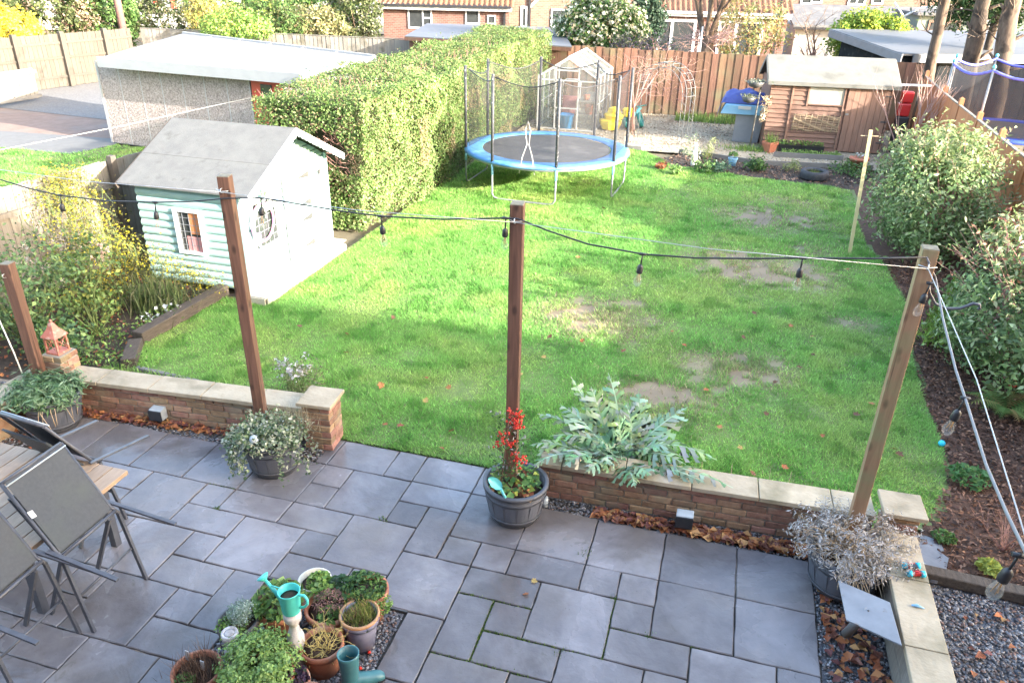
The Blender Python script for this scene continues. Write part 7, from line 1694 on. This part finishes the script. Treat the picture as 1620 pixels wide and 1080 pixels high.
# ================================================================== BACKGROUND BUILDINGS
def facade(A,B):
    A=Vector((A[0],A[1],0)); B=Vector((B[0],B[1],0)); d=(B-A).normalized(); n=Vector((d.y,-d.x,0))   # n faces the camera
    def hit(px,py):
        r=Vector(ray(px,py)); o=Vector((0,0,CAM_H)); t=(A-o).dot(n)/r.dot(n); p=o+r*t; return ((p-A).dot(d),p.z)
    def pt(u,z,out=0.0): return A+d*u+n*out+Vector((0,0,z))
    return A,B,d,n,hit,pt
def slabw(pt,u0,u1,z0,z1,o0,o1,name,mat,par):
    q=mb(); q.hexa([pt(u0,z0,o1),pt(u1,z0,o1),pt(u1,z0,o0),pt(u0,z0,o0),pt(u0,z1,o1),pt(u1,z1,o1),pt(u1,z1,o0),pt(u0,z1,o0)]); return q.build(name,mat,par)
def win(hit,pt,par,p0,p1,fr=.07,mull=(),trans=(),mat='dark_glass',name='window'):
    u0,z1=hit(*p0); u1,z0=hit(*p1)
    f=slabw(pt,u0,u1,z1-fr,z1,.0,.05,name,'upvc',par)
    slabw(pt,u0,u1,z0,z0+fr,.0,.05,'frame_bar','upvc',f); slabw(pt,u0,u0+fr,z0+fr,z1-fr,.0,.05,'frame_bar','upvc',f); slabw(pt,u1-fr,u1,z0+fr,z1-fr,.0,.05,'frame_bar','upvc',f)
    for m in mull: uu=u0+(u1-u0)*m; slabw(pt,uu-fr/2,uu+fr/2,z0+fr,z1-fr,.0,.048,'mullion','upvc',f)
    for (a,b_,m) in trans: zz=z0+(z1-z0)*m; slabw(pt,u0+(u1-u0)*a,u0+(u1-u0)*b_,zz-fr/2,zz+fr/2,.0,.046,'transom','upvc',f)
    slabw(pt,u0+fr*.5,u1-fr*.5,z0+fr*.5,z1-fr*.5,.002,.02,'pane',mat,f)
    return f
def tiled_roof(par,pt,u0,u1,z,depth,rise,mat,over=.3,pitch=.24,name='roof'):
    """pantiles: one corrugated sheet with stepped courses"""
    nu=int((u1-u0)/pitch*4); nr=int(math.hypot(depth,rise)/.32); V=[];F=[]
    for j in range(nr+1):
        for st in (0,1):
            t=(j+ (0 if st==0 else .98))/nr
            if j==nr and st==1: continue
            for i in range(nu+1):
                u=u0+(u1-u0)*i/nu; w_=.045*math.sin(2*math.pi*(u-u0)/pitch); dz=.035*(1-st)
                p=pt(u,z+rise*min(1,t)+w_+dz,over-(depth+over)*min(1,t)); V.append(tuple(p))
    rows=len(V)//(nu+1)
    for j in range(rows-1):
        for i in range(nu): a=j*(nu+1)+i; F.append((a,a+1,a+nu+2,a+nu+1))
    o=np_mesh(name,V,F,MT[mat],par,smooth=False); o['kind']='stuff'; return o
# --- brick bungalow left of centre
t=thing('brick_bungalow',(-14,38,0),'red brick bungalow with orange tiles behind the hedge','house')
A,B,d,n,hit,pt=facade((-16.75,36.0),(-10.9,37.3)); L=(B-A).length
q=mb(); q.hexa([pt(0,0,0),pt(L,0,0),pt(L,0,-6),pt(0,0,-6),pt(0,2.35,0),pt(L,2.35,0),pt(L,2.35,-6),pt(0,2.35,-6)]); q.build('wall','house_brick',t)
slabw(pt,-.1,L+.1,2.30,2.46,.02,.30,'fascia','upvc',t); slabw(pt,-.1,L+.1,2.44,2.53,.30,.42,'gutter','black_plastic',t)
tiled_roof(t,pt,-.2,L+.2,2.5,3.2,1.6,'pantile_orange')
win(hit,pt,t,(645,14),(684,46),.07,(.62,),((.62,1,.55),)); win(hit,pt,t,(736,15),(759,39)); win(hit,pt,t,(771,24),(784,39),.06)
slabw(pt,L-.28,L-.18,0,2.4,.02,.1,'downpipe','black_plastic',t)
# --- gabled brick house to its right
t=thing('gabled_brick_house',(-8.5,39,0),'taller pale brick gabled house wing right of the bungalow','house')
A,B,d,n,hit,pt=facade((-11.0,37.6),(-4.6,39.3)); L=(B-A).length
q=mb(); q.hexa([pt(0,0,0),pt(L,0,0),pt(L,0,-6),pt(0,0,-6),pt(0,3.4,0),pt(L,3.4,0),pt(L,3.4,-6),pt(0,3.4,-6)]); q.prism([pt(0,3.4,0),pt(L,3.4,0),pt(L/2,5.6,0)],-n*6); q.build('wall','house_brick_pale',t)
win(hit,pt,t,(872,14),(910,44)); win(hit,pt,t,(966,16),(996,30)); win(hit,pt,t,(824,10),(834,45),.1)
u,_=hit(838,20); slabw(pt,u-.05,u+.05,0,3.3,.02,.1,'downpipe','black_plastic',t); slabw(pt,-.1,L*.35,3.3,3.42,.02,.2,'gutter','upvc',t)
q=mb(); q.bar(pt(hit(838,12)[0],hit(838,12)[1],.06),pt(hit(853,0)[0],hit(853,0)[1]+.1,.06),.05,.12); q.build('bargeboard','upvc',t)
for s,(a0,a1) in enumerate((((0,3.4),(L/2,5.6)),((L,3.4),(L/2,5.6)))): q=mb(); q.hexa([pt(a0[0],a0[1],.15),pt(a1[0],a1[1],.15),pt(a1[0],a1[1],-6.1),pt(a0[0],a0[1],-6.1),pt(a0[0],a0[1]+.12,.15),pt(a1[0],a1[1]+.12,.15),pt(a1[0],a1[1]+.12,-6.1),pt(a0[0],a0[1]+.12,-6.1)]); q.build('roof','pantile',t)
# --- tiled bungalow with patio doors
t=thing('tiled_bungalow',(-2,40,0),'long bungalow with brown pantile roof and white patio doors','house')
A,B,d,n,hit,pt=facade((-5.0,38.7),(1.6,39.7)); L=(B-A).length
q=mb(); q.hexa([pt(0,0,0),pt(L,0,0),pt(L,0,-6),pt(0,0,-6),pt(0,2.35,0),pt(L,2.35,0),pt(L,2.35,-6),pt(0,2.35,-6)]); q.build('wall','house_brick',t)
slabw(pt,-.1,L+.1,2.30,2.44,.02,.28,'fascia','upvc',t); slabw(pt,-.1,L+.1,2.42,2.52,.28,.40,'gutter','upvc',t)
tiled_roof(t,pt,-.2,L+.2,2.5,3.6,1.9,'pantile')
win(hit,pt,t,(1043,29),(1096,92),.13,(.36,),(),'dark_glass','patio_door'); win(hit,pt,t,(1138,31),(1200,95),.13,(.4,),(),'dark_glass','patio_door')
u,_=hit(1110,30); slabw(pt,u-.04,u+.04,0,2.35,.02,.1,'downpipe','upvc',t); u,_=hit(1232,10); slabw(pt,u-.05,u+.05,0,3.4,.42,.5,'downpipe','black_plastic',t)
# --- flat grey roof shed behind hedge
t=thing('grey_roof_outbuilding',(-9.5,30.5,0),'low outbuilding with flat grey roof behind the hedge','outbuilding')
R4=[Vector(G(640,57,2.0)),Vector(G(905,74,2.0)),Vector(G(888,44,2.0)),Vector(G(676,37,2.0))]
q=mb(); q.hexa([p-Vector((0,0,.06)) for p in R4]+R4); q.build('roof','roof_grey',t)
cm=sum(R4,Vector())/4; R5=[cm+(p-cm)*.95 for p in R4]; q=mb(); q.hexa([Vector((p.x,p.y,0)) for p in R5]+[Vector((p.x,p.y,1.939)) for p in R5]); q.build('wall','fence_brown',t)
q=mb(); q.bar(R4[0]-Vector((0,0,.09)),R4[1]-Vector((0,0,.09)),.04,.12); q.build('fascia','fence_brown',t)
# --- low slate roofed buildings to the right
t=thing('slate_roof_house',(4.5,46,0),'low buildings with grey slate roofs and brick wall behind the bare bushes','house')
A,B,d,n,hit,pt=facade((2.2,43.5),(9.6,44.8)); L=(B-A).length
q=mb(); q.hexa([pt(0,0,0),pt(L,0,0),pt(L,0,-5),pt(0,0,-5),pt(0,1.75,0),pt(L,1.75,0),pt(L,1.75,-5),pt(0,1.75,-5)]); q.build('wall','render_white',t)
q=mb(); q.hexa([pt(-.2,1.75,.3),pt(L+.2,1.75,.3),pt(L+.2,2.55,-3.2),pt(-.2,2.55,-3.2),pt(-.2,1.85,.3),pt(L+.2,1.85,.3),pt(L+.2,2.65,-3.2),pt(-.2,2.65,-3.2)]); q.build('roof','slate_roof',t)
slabw(pt,-.2,L+.2,1.66,1.76,.30,.4,'gutter','black_plastic',t)
t=thing('brick_house',(6,52,0),'brick house with white framed windows at the top right','house')
A,B,d,n,hit,pt=facade((1.5,50.5),(18,53.5)); L=(B-A).length
q=mb(); q.hexa([pt(0,0,0),pt(L,0,0),pt(L,0,-5),pt(0,0,-5),pt(0,6,0),pt(L,6,0),pt(L,6,-5),pt(0,6,-5)]); q.build('wall','house_brick_pale',t)
win(hit,pt,t,(1345,-16),(1368,9),.1,(.5,)); win(hit,pt,t,(1382,-14),(1396,8),.1); win(hit,pt,t,(1286,-18),(1300,6),.1); win(hit,pt,t,(1268,-8),(1284,8),.1)
t=thing('green_grey_extension',(10,45,0),'grey green rendered extension with brown window behind the tree trunks','building')
A,B,d,n,hit,pt=facade((7.6,43.0),(15,44.5)); L=(B-A).length
q=mb(); q.hexa([pt(0,0,0),pt(L,0,0),pt(L,0,-3),pt(0,0,-3),pt(0,2.5,0),pt(L,2.5,0),pt(L,2.5,-3),pt(0,2.5,-3)]); q.build('wall','grey_green',t)
slabw(pt,-.2,L+.2,2.5,2.62,-3.1,.3,'roof','slate_roof',t)
u0,z1=hit(1470,32); u1,z0=hit(1516,52); f=slabw(pt,u0,u1,z0,z1,.0,.06,'window','shed_wood',t); slabw(pt,u0+.1,u1-.1,z0+.1,z1-.1,.06,.07,'pane','dark_glass',f)
u0,z1=hit(1560,28); u1,z0=hit(1600,60); f=slabw(pt,u0,u1,z0,z1,.0,.06,'door','upvc',t)
t=thing('garden_furniture',(5,42,0),'pale folded garden furniture leaning by the far extension','furniture')
q=mb(); c=Vector(GD(1455,20,44)); q.tube([c+Vector((-.8,0,-.3)),c+Vector((0,0,.2)),c+Vector((1.3,0,.35))],.06,6); q.tube([c+Vector((-1.2,0,.4)),c+Vector((-.3,0,-.6))],.05,6); q.build('frame','upvc',t); q=mb(); q.bar(c+Vector((.3,0,.25)),c+Vector((2.2,0,.2)),.3,.08); q.build('panel','upvc',t)
# --- dark outbuilding on the right
t=thing('dark_outbuilding',(7,29.5,0),'dark clad outbuilding with blue grey roof behind the tree trunks','outbuilding')
A,B,d,n,hit,pt=facade((4.55,27.2),(12.6,30.4)); L=(B-A).length
q=mb(); q.hexa([pt(.1,0,0),pt(L,0,0),pt(L,0,-4),pt(.1,0,-4),pt(.1,2.12,0),pt(L,2.12,0),pt(L,2.35,-4),pt(.1,2.35,-4)]); q.build('wall','dark_shaded_cladding',t)
q=mb(); q.hexa([pt(-.1,2.14,.25),pt(L+.2,2.14,.25),pt(L+.2,2.45,-4.6),pt(-.1,2.45,-4.6),pt(-.1,2.20,.25),pt(L+.2,2.20,.25),pt(L+.2,2.51,-4.6),pt(-.1,2.51,-4.6)]); q.build('roof','roof_grey',t)
slabw(pt,.25,L+.2,1.95,2.17,.252,.285,'fascia','lead',t)
q=mb(); q.bar(pt(-.12,2.06,.28),pt(-.12,2.37,-4.6),.04,.24); q.build('side_fascia','lead',t)
for k in range(22): slabw(pt,.1+L*k/22+.01,.1+L*(k+1)/22-.01,.05,1.93,.003,.02+.01*(k%2),'cladding_board','dark_shaded_cladding',t)
# --- top left houses
t=thing('rendered_house',(-34,48,0),'white rendered house with orange doors at the top left','house')
A,B,d,n,hit,pt=facade((-44,40),(-18,50)); L=(B-A).length
q=mb(); q.hexa([pt(0,0,0),pt(L,0,0),pt(L,0,-6),pt(0,0,-6),pt(0,6,0),pt(L,6,0),pt(L,6,-6),pt(0,6,-6)]); q.build('wall','render_white',t)
for (a,b_) in ((241,252),(268,279)):
    u0,z1=hit(a,-12); u1,z0=hit(b_,14); slabw(pt,u0,u1,z0,z1,.0,.08,'door','red_door',t)
for (a,b_) in ((254,262),(300,330),(120,150)):
    u0,z1=hit(a,-16); u1,z0=hit(b_,2); f=slabw(pt,u0,u1,z0,z1,.0,.05,'window','upvc',t); slabw(pt,u0+.12,u1-.12,z0+.12,z1-.12,.05,.06,'pane','dark_glass',f)
t=thing('cream_building',(-38,33,0),'cream building corner at the far top left','building')
A,B,d,n,hit,pt=facade((-52,28.5),(-39.5,36.5)); L=(B-A).length
q=mb(); q.hexa([pt(0,0,0),pt(L,0,0),pt(L,0,-5),pt(0,0,-5),pt(0,6,0),pt(L,6,0),pt(L,6,-5),pt(0,6,-5)]); q.build('wall','house_brick_pale',t); slabw(pt,L-.12,L,0,6,.0,.12,'downpipe','iron',t)
c0=Vector(GD(196,50,37.2)); t=thing('telegraph_pole',(c0.x,c0.y,0),'brown timber pole rising behind the pale fence','pole'); q=mb(); q.tube([(c0.x,c0.y,0),(c0.x-.1,c0.y,7)],[.16,.13],10); q.build('shaft','pole_brown',t); q=mb(); q.tube([(c0.x-.3,c0.y,6.4),(c0.x+.3,c0.y,6.4)],.03,6); q.build('crosspiece','iron',t)
q=mb(); a=Vector(G(-20,68,1.9)); b_=Vector(G(34,68,1.9)); 
# ================================================================== BACKGROUND PLANTS
def far_shrub(name,label,px,py,D,r,ncl,per,size,pal,cat='shrub',shell=.5,spread=.12,second=None,asp=.5,group=None):
    c=GD(px,py,D); t=shrub(name,label,cat,(c[0],c[1],0),(c[0],c[1],max(c[2],r[2]*.7)),r,int(ncl*1.5),int(per*1.7),spread,size,pal,asp,shell,'twig',10,'leaf',.3,group,.02,.3,0,second); return t
OLI=[(.075,.10,.035),(.105,.13,.045),(.06,.085,.03),(.14,.15,.065)]
far_shrub('yellow_shrub','bright yellow shrub behind the pale fence at the far left',14,44,36.5,(1.25,1.1,.8),70,16,.14,[(.6,.5,.05),(.7,.58,.08),(.5,.42,.06)])
far_shrub('clipped_conifer','broad olive green conifer behind the pale fence',75,24,39.5,(2.3,1.8,1.7),170,20,.16,OLI,'conifer',.6)
far_shrub('clipped_conifer','round dark green conifer left of the brown pole',158,24,39.5,(1.6,1.5,1.6),150,20,.16,G_MID+OLI[:1],'conifer',.6)
far_shrub('dry_shrub','pinkish brown half dead shrub between the two conifers',122,28,38.5,(1.0,.8,1.3),60,14,.13,[(.34,.25,.18),(.28,.17,.13),(.4,.32,.2)])
far_shrub('far_hedge','thin clipped hedge in front of the white house',262,30,41,(4.6,.8,.95),190,18,.15,OLI+[(.22,.2,.12)],'hedge',.4)
far_shrub('garden_shrub','tall yellow green shrub right of the white house',372,8,44,(2.6,1.5,1.5),120,18,.2,G_LIGHT+G_YELLOW[2:],'shrub',.5)
far_shrub('garden_shrub','low lime green shrub behind the long fence',372,42,33,(1.5,1.0,.55),70,16,.13,LIM+G_LIGHT)
far_shrub('garden_shrub','orange tinged shrub on the corner by the long fence',330,30,36,(1.0,.8,.9),50,14,.14,[(.35,.32,.08),(.4,.3,.12),(.25,.26,.07)])
far_shrub('garden_shrub','rounded mid green shrub behind the long fence',424,36,36,(1.6,1.2,.95),110,18,.14,G_MID+OLI)
far_shrub('far_hedge','clipped straw tinted hedge behind the long fence',487,40,37,(2.0,1.0,.75),120,18,.13,[(.3,.26,.12),(.24,.24,.1),(.17,.2,.08),(.36,.3,.16)],'hedge',.4)
far_shrub('clipped_conifer','tall grey green shrub beside the brick bungalow',560,24,38,(1.25,1.1,1.5),130,18,.15,OLI+[(.17,.17,.12)],'conifer',.55)
far_shrub('garden_shrub','dark shrubs with lime tops in the gap before the bungalow',500,6,46,(3.2,1.2,1.3),110,18,.2,G_MID+G_LIGHT)
far_shrub('white_flowering_shrub','large rounded shrub covered in cream flowers behind the far fence',950,45,30.5,(1.65,1.2,1.15),210,22,.13,G_MID+[(.16,.2,.09)],'shrub',.6,.12,(.30,.13,[(.62,.58,.42),(.7,.66,.5),(.5,.45,.3)],'flowers'))
far_shrub('dark_conifer','small dark conifer right of the cream flowering shrub',1022,34,33,(.68,.68,1.15),110,20,.13,[(.045,.08,.05),(.06,.10,.06),(.035,.065,.04)],'conifer',.5)
far_shrub('autumn_shrub','sparse orange and green leaved shrub beside the pollard tree',1188,52,29.5,(1.35,1.0,1.25),70,13,.12,[(.3,.27,.1),(.4,.24,.1),(.2,.24,.08),(.34,.32,.14)],'shrub',.35,.14)
far_shrub('golden_shrub','golden yellow green shrub before the dark outbuilding',1372,62,33,(1.35,1.0,1.0),130,20,.15,[(.30,.36,.05),(.38,.42,.07),(.24,.32,.05),(.14,.24,.04)])
far_shrub('low_purple_plant','low purplish plants behind the far fence top',1020,76,29,(1.2,.5,.4),40,14,.1,[(.14,.12,.12),(.2,.16,.2),(.12,.16,.08)],'plant')
def bare(name,label,px,D,h,r0,mat,depth=3,kids=3,n=1,spread=.55,lean=(0,0,1),py=70,L=None,shr=.7):
    c=GD(px,py,D); t=thing(name,(c[0],c[1],0),label,'tree'); q=mb()
    for k in range(n): branch(q,(c[0]+random.gauss(0,.05*n),c[1]+random.gauss(0,.05*n),0),(lean[0]+random.gauss(0,.06*n),lean[1],lean[2]),L or h*.45,r0,depth,spread,.2,6,kids,shr,None,.10)
    q.build('branches',mat,t); return t,c
# pollard
c=GD(1115,90,28.6); t=thing('pollard_tree',(c[0],c[1],0),'pollarded bare tree with thick upright stems behind the far fence','tree'); q=mb()
q.tube([(c[0],c[1],0),(c[0],c[1],1.3),(c[0]+.02,c[1],2.35)],[.24,.2,.26],10); q.build('trunk','bark',t); q=mb()
for k in range(7): a=k*.9; branch(q,(c[0]+.14*math.cos(a),c[1]+.14*math.sin(a),2.2),(.28*math.cos(a),.28*math.sin(a),1),1.6,.085,2,.35,.45,6,3,.7,None,.07)
q.build('upright_stems','bark_pale',t); q=mb()
for k in range(60): a=random.random()*6.28; branch(q,(c[0]+.2*math.cos(a),c[1]+.2*math.sin(a),2.0+.4*random.random()),(math.cos(a),math.sin(a),.25),.75,.014,1,.6,.0,4,3,.7,None,.25)
q.build('twigs','twig_pink',t)
bare('bare_bush','spreading bare red brown bush behind the shed roof, left',1300,32,3.4,.05,'twig_red',3,4,3,.7,(0,0,1),70,1.0,.75)
bare('bare_bush','dark stemmed bare bush above the shed roof',1293,34,4.2,.085,'twig',3,4,1,.75,(.1,0,1),60,1.5,.75)
bare('bare_bush','fine twiggy purple brown bush by the golden shrub',1345,31,2.6,.03,'twig_red',3,4,4,.6,(0,0,1),78,.8,.72)
bare('bare_bush','bare twiggy shrub behind the arch and fence',1070,29.5,2.6,.03,'twig_red',3,3,4,.6,(0,0,1),78,.8,.72)
# three tall trunks at the right
DKG=[(.018,.045,.016),(.03,.065,.022),(.045,.085,.03)]
tops=[]
for (bx_,ty_,D,r0,r1,lab) in (((1472,112),(1505,-60),27.6,.17,.13,'slim leaning tree trunk left of the three by the dark outbuilding'),((1535,110),(1573,-70),26.8,.26,.17,'middle thick leaning tree trunk with broken stubs'),((1597,118),(1612,-60),26.4,.25,.19,'rightmost thick tree trunk with heavy bark')):
    b0=Vector(GD(*bx_,D)); b0.z=0; t1=Vector(GD(*ty_,D-.3)); t=thing('tall_tree',(b0.x,b0.y,0),lab,'tree'); q=mb()
    pts_=[b0.lerp(Vector((t1.x,t1.y,t1.z)),k/7)+Vector((random.gauss(0,.03),random.gauss(0,.03),0)) for k in range(8)]; q.tube(pts_+[pts_[-1]+Vector((.1,0,2.4))],[r0*1.15]+[r0+(r1-r0)*k/6+random.uniform(-.02,.02) for k in range(7)]+[.08],12)
    if r0>.2:
        for k in range(5): p=pts_[3+k%4]; q.tube([p,p+Vector((random.choice([-1,1])*random.uniform(.25,.5),-.1,random.uniform(.1,.5)))],[.07,.03],6)
    q.build('trunk','bark_pale' if r0<.255 else 'bark',t)
    q=mb()
    for k in range(5): p=pts_[4+k%4]; branch(q,p,(random.gauss(0,1),-.3,random.uniform(.0,.8)),.7,.025,2,.6,.1,4,3,.7,None,.2)
    q.build('side_twigs','bark_pale',t)['kind']='stuff'
    cc=pts_[-1]+Vector((random.gauss(0,.3),0,1.2)); P,N0,_=clumps(tuple(cc),(1.7,1.4,1.5),120,22,.16,.35,1.0); leaf_cloud('crown',P,.15,t,DKG,'leaf',.25,.2,N0)
t=thing('dark_evergreen',GD(1565,0,29.5)[:2]+(0,),'dense dark evergreen foliage between the tall trunks','tree'); c=GD(1565,6,29.8); P,N0,_=clumps((c[0],c[1],c[2]+.25),(1.9,1.0,1.0),230,30,.16,.4,1.0); leaf_cloud('crown',P,.16,t,DKG+[(.06,.11,.04)],'leaf',.3,.2,N0); q=mb(); q.tube([(c[0]+.3,c[1],0),(c[0]+.3,c[1],c[2])],.12,8); q.build('trunk','bark',t)
# wires between posts behind the far fence
q=mb(); c=GD(1107,82,28); q.tube([(c[0],c[1],0),(c[0],c[1],2.65)],.03,6); tag(q.build('white_pole','upvc'),'thin white pole rising behind the far fence','pole')

# ================================================================== NEIGHBOUR'S TRAMPOLINE
nc=Vector((6.85,23.4,0)); t=thing('trampoline',nc,'neighbour trampoline with purple blue net trim beyond the right fence','trampoline')
rN=1.7; q=mb(); q.lathe([(1.3,.78),(.01,.77)],nc,36); q.build('jumping_mat','tramp_mat',t); q=mb(); q.lathe([(1.3,.79),(1.72,.80),(1.76,.72),(1.7,.7),(1.3,.77)],nc,40,closed=True); q.build('pad','blue_deep',t)
PP=[(nc.x+rN*math.cos(rad(a)),nc.y+rN*math.sin(rad(a))) for a in (188,233,278,323,8,53,98,143)]
V=[];F=[];ns=8
for k in range(64):
    s,u=divmod(k,8); u/=8; p=Vector((*PP[s],0)).lerp(Vector((*PP[(s+1)%8],0)),u); zt=2.35-.16*math.sin(math.pi*u)
    for j in range(4): V.append((p.x,p.y,.8+(zt-.8)*j/3))
for k in range(64):
    for j in range(3): F.append((k*4+j,((k+1)%64)*4+j,((k+1)%64)*4+j+1,k*4+j+1))
np_mesh('safety_net',V,F,MT['net_grey'],t,smooth=True)
q=mb(); q.tube([V[k*4+3] for k in list(range(64))+[0]],.035,6,cap=False); q.build('net_trim','blue_trim',t)
for (x,y) in PP: q=mb(); q.tube([(x,y,0),(x,y,2.42)],.03,8); q.build('net_pole','galv',t); q=mb(); q.lathe([(.04,0),(.05,.03),(.03,.08)],(x,y,2.4),10); q.build('pole_cap','trowel',t)
for (x,y) in PP[::2]: q=mb(); q.tube([(x,y,.8),(x,y,.02)],.035,8); q.build('leg','galv',t)
t=thing('blue_tarp_heap',(5.7,17.5,0),'crumpled deep blue cover heaped beyond the right fence','cover')
V=[];F=[]
for i in range(14):
    for j in range(14):
        u,v=i/13-.5,j/13-.5; V.append((5.9+1.2*u,17.6+2.2*v,max(.02,1.25*math.exp(-(u*u+v*v)*7)+.08*math.sin(9*u+3)*math.cos(11*v))))
for i in range(13):
    for j in range(13): F.append((i*14+j,(i+1)*14+j,(i+1)*14+j+1,i*14+j+1))
np_mesh('cover_sheet',V,F,MT['blue_deep'],t,smooth=True)

# ================================================================== HOUSES OUT OF VIEW (the home house, and a neighbour shaped to cast shade)
t=thing('home_house',(0,-5,0),'brick house that the view is taken from, behind the viewpoint','house')
q=mb(); q.box(-7.5,6.5,-9.5,-.55,0,5.4); q.build('wall','house_brick',t); q=mb(); q.prism([(-7.8,-9.9,5.4),(-7.8,-.25,5.4),(-7.8,-5,8.2)],(14.6,0,0)); q.build('roof','pantile',t)
t=thing('shade_house',(24,-4,0),'unseen neighbouring house right of the viewpoint, shaped to shade patio and lawn','house')
q=mb(); q.box(10,42,-10,2.3,0,5.6); q.build('wall','house_brick',t); q=mb(); q.box(9.8,42.2,-8,2.2,5.6,8.2); q.build('added_shade_block','slate_roof',t)  # unseen block with added box dormer, sized to shade patio and near lawn
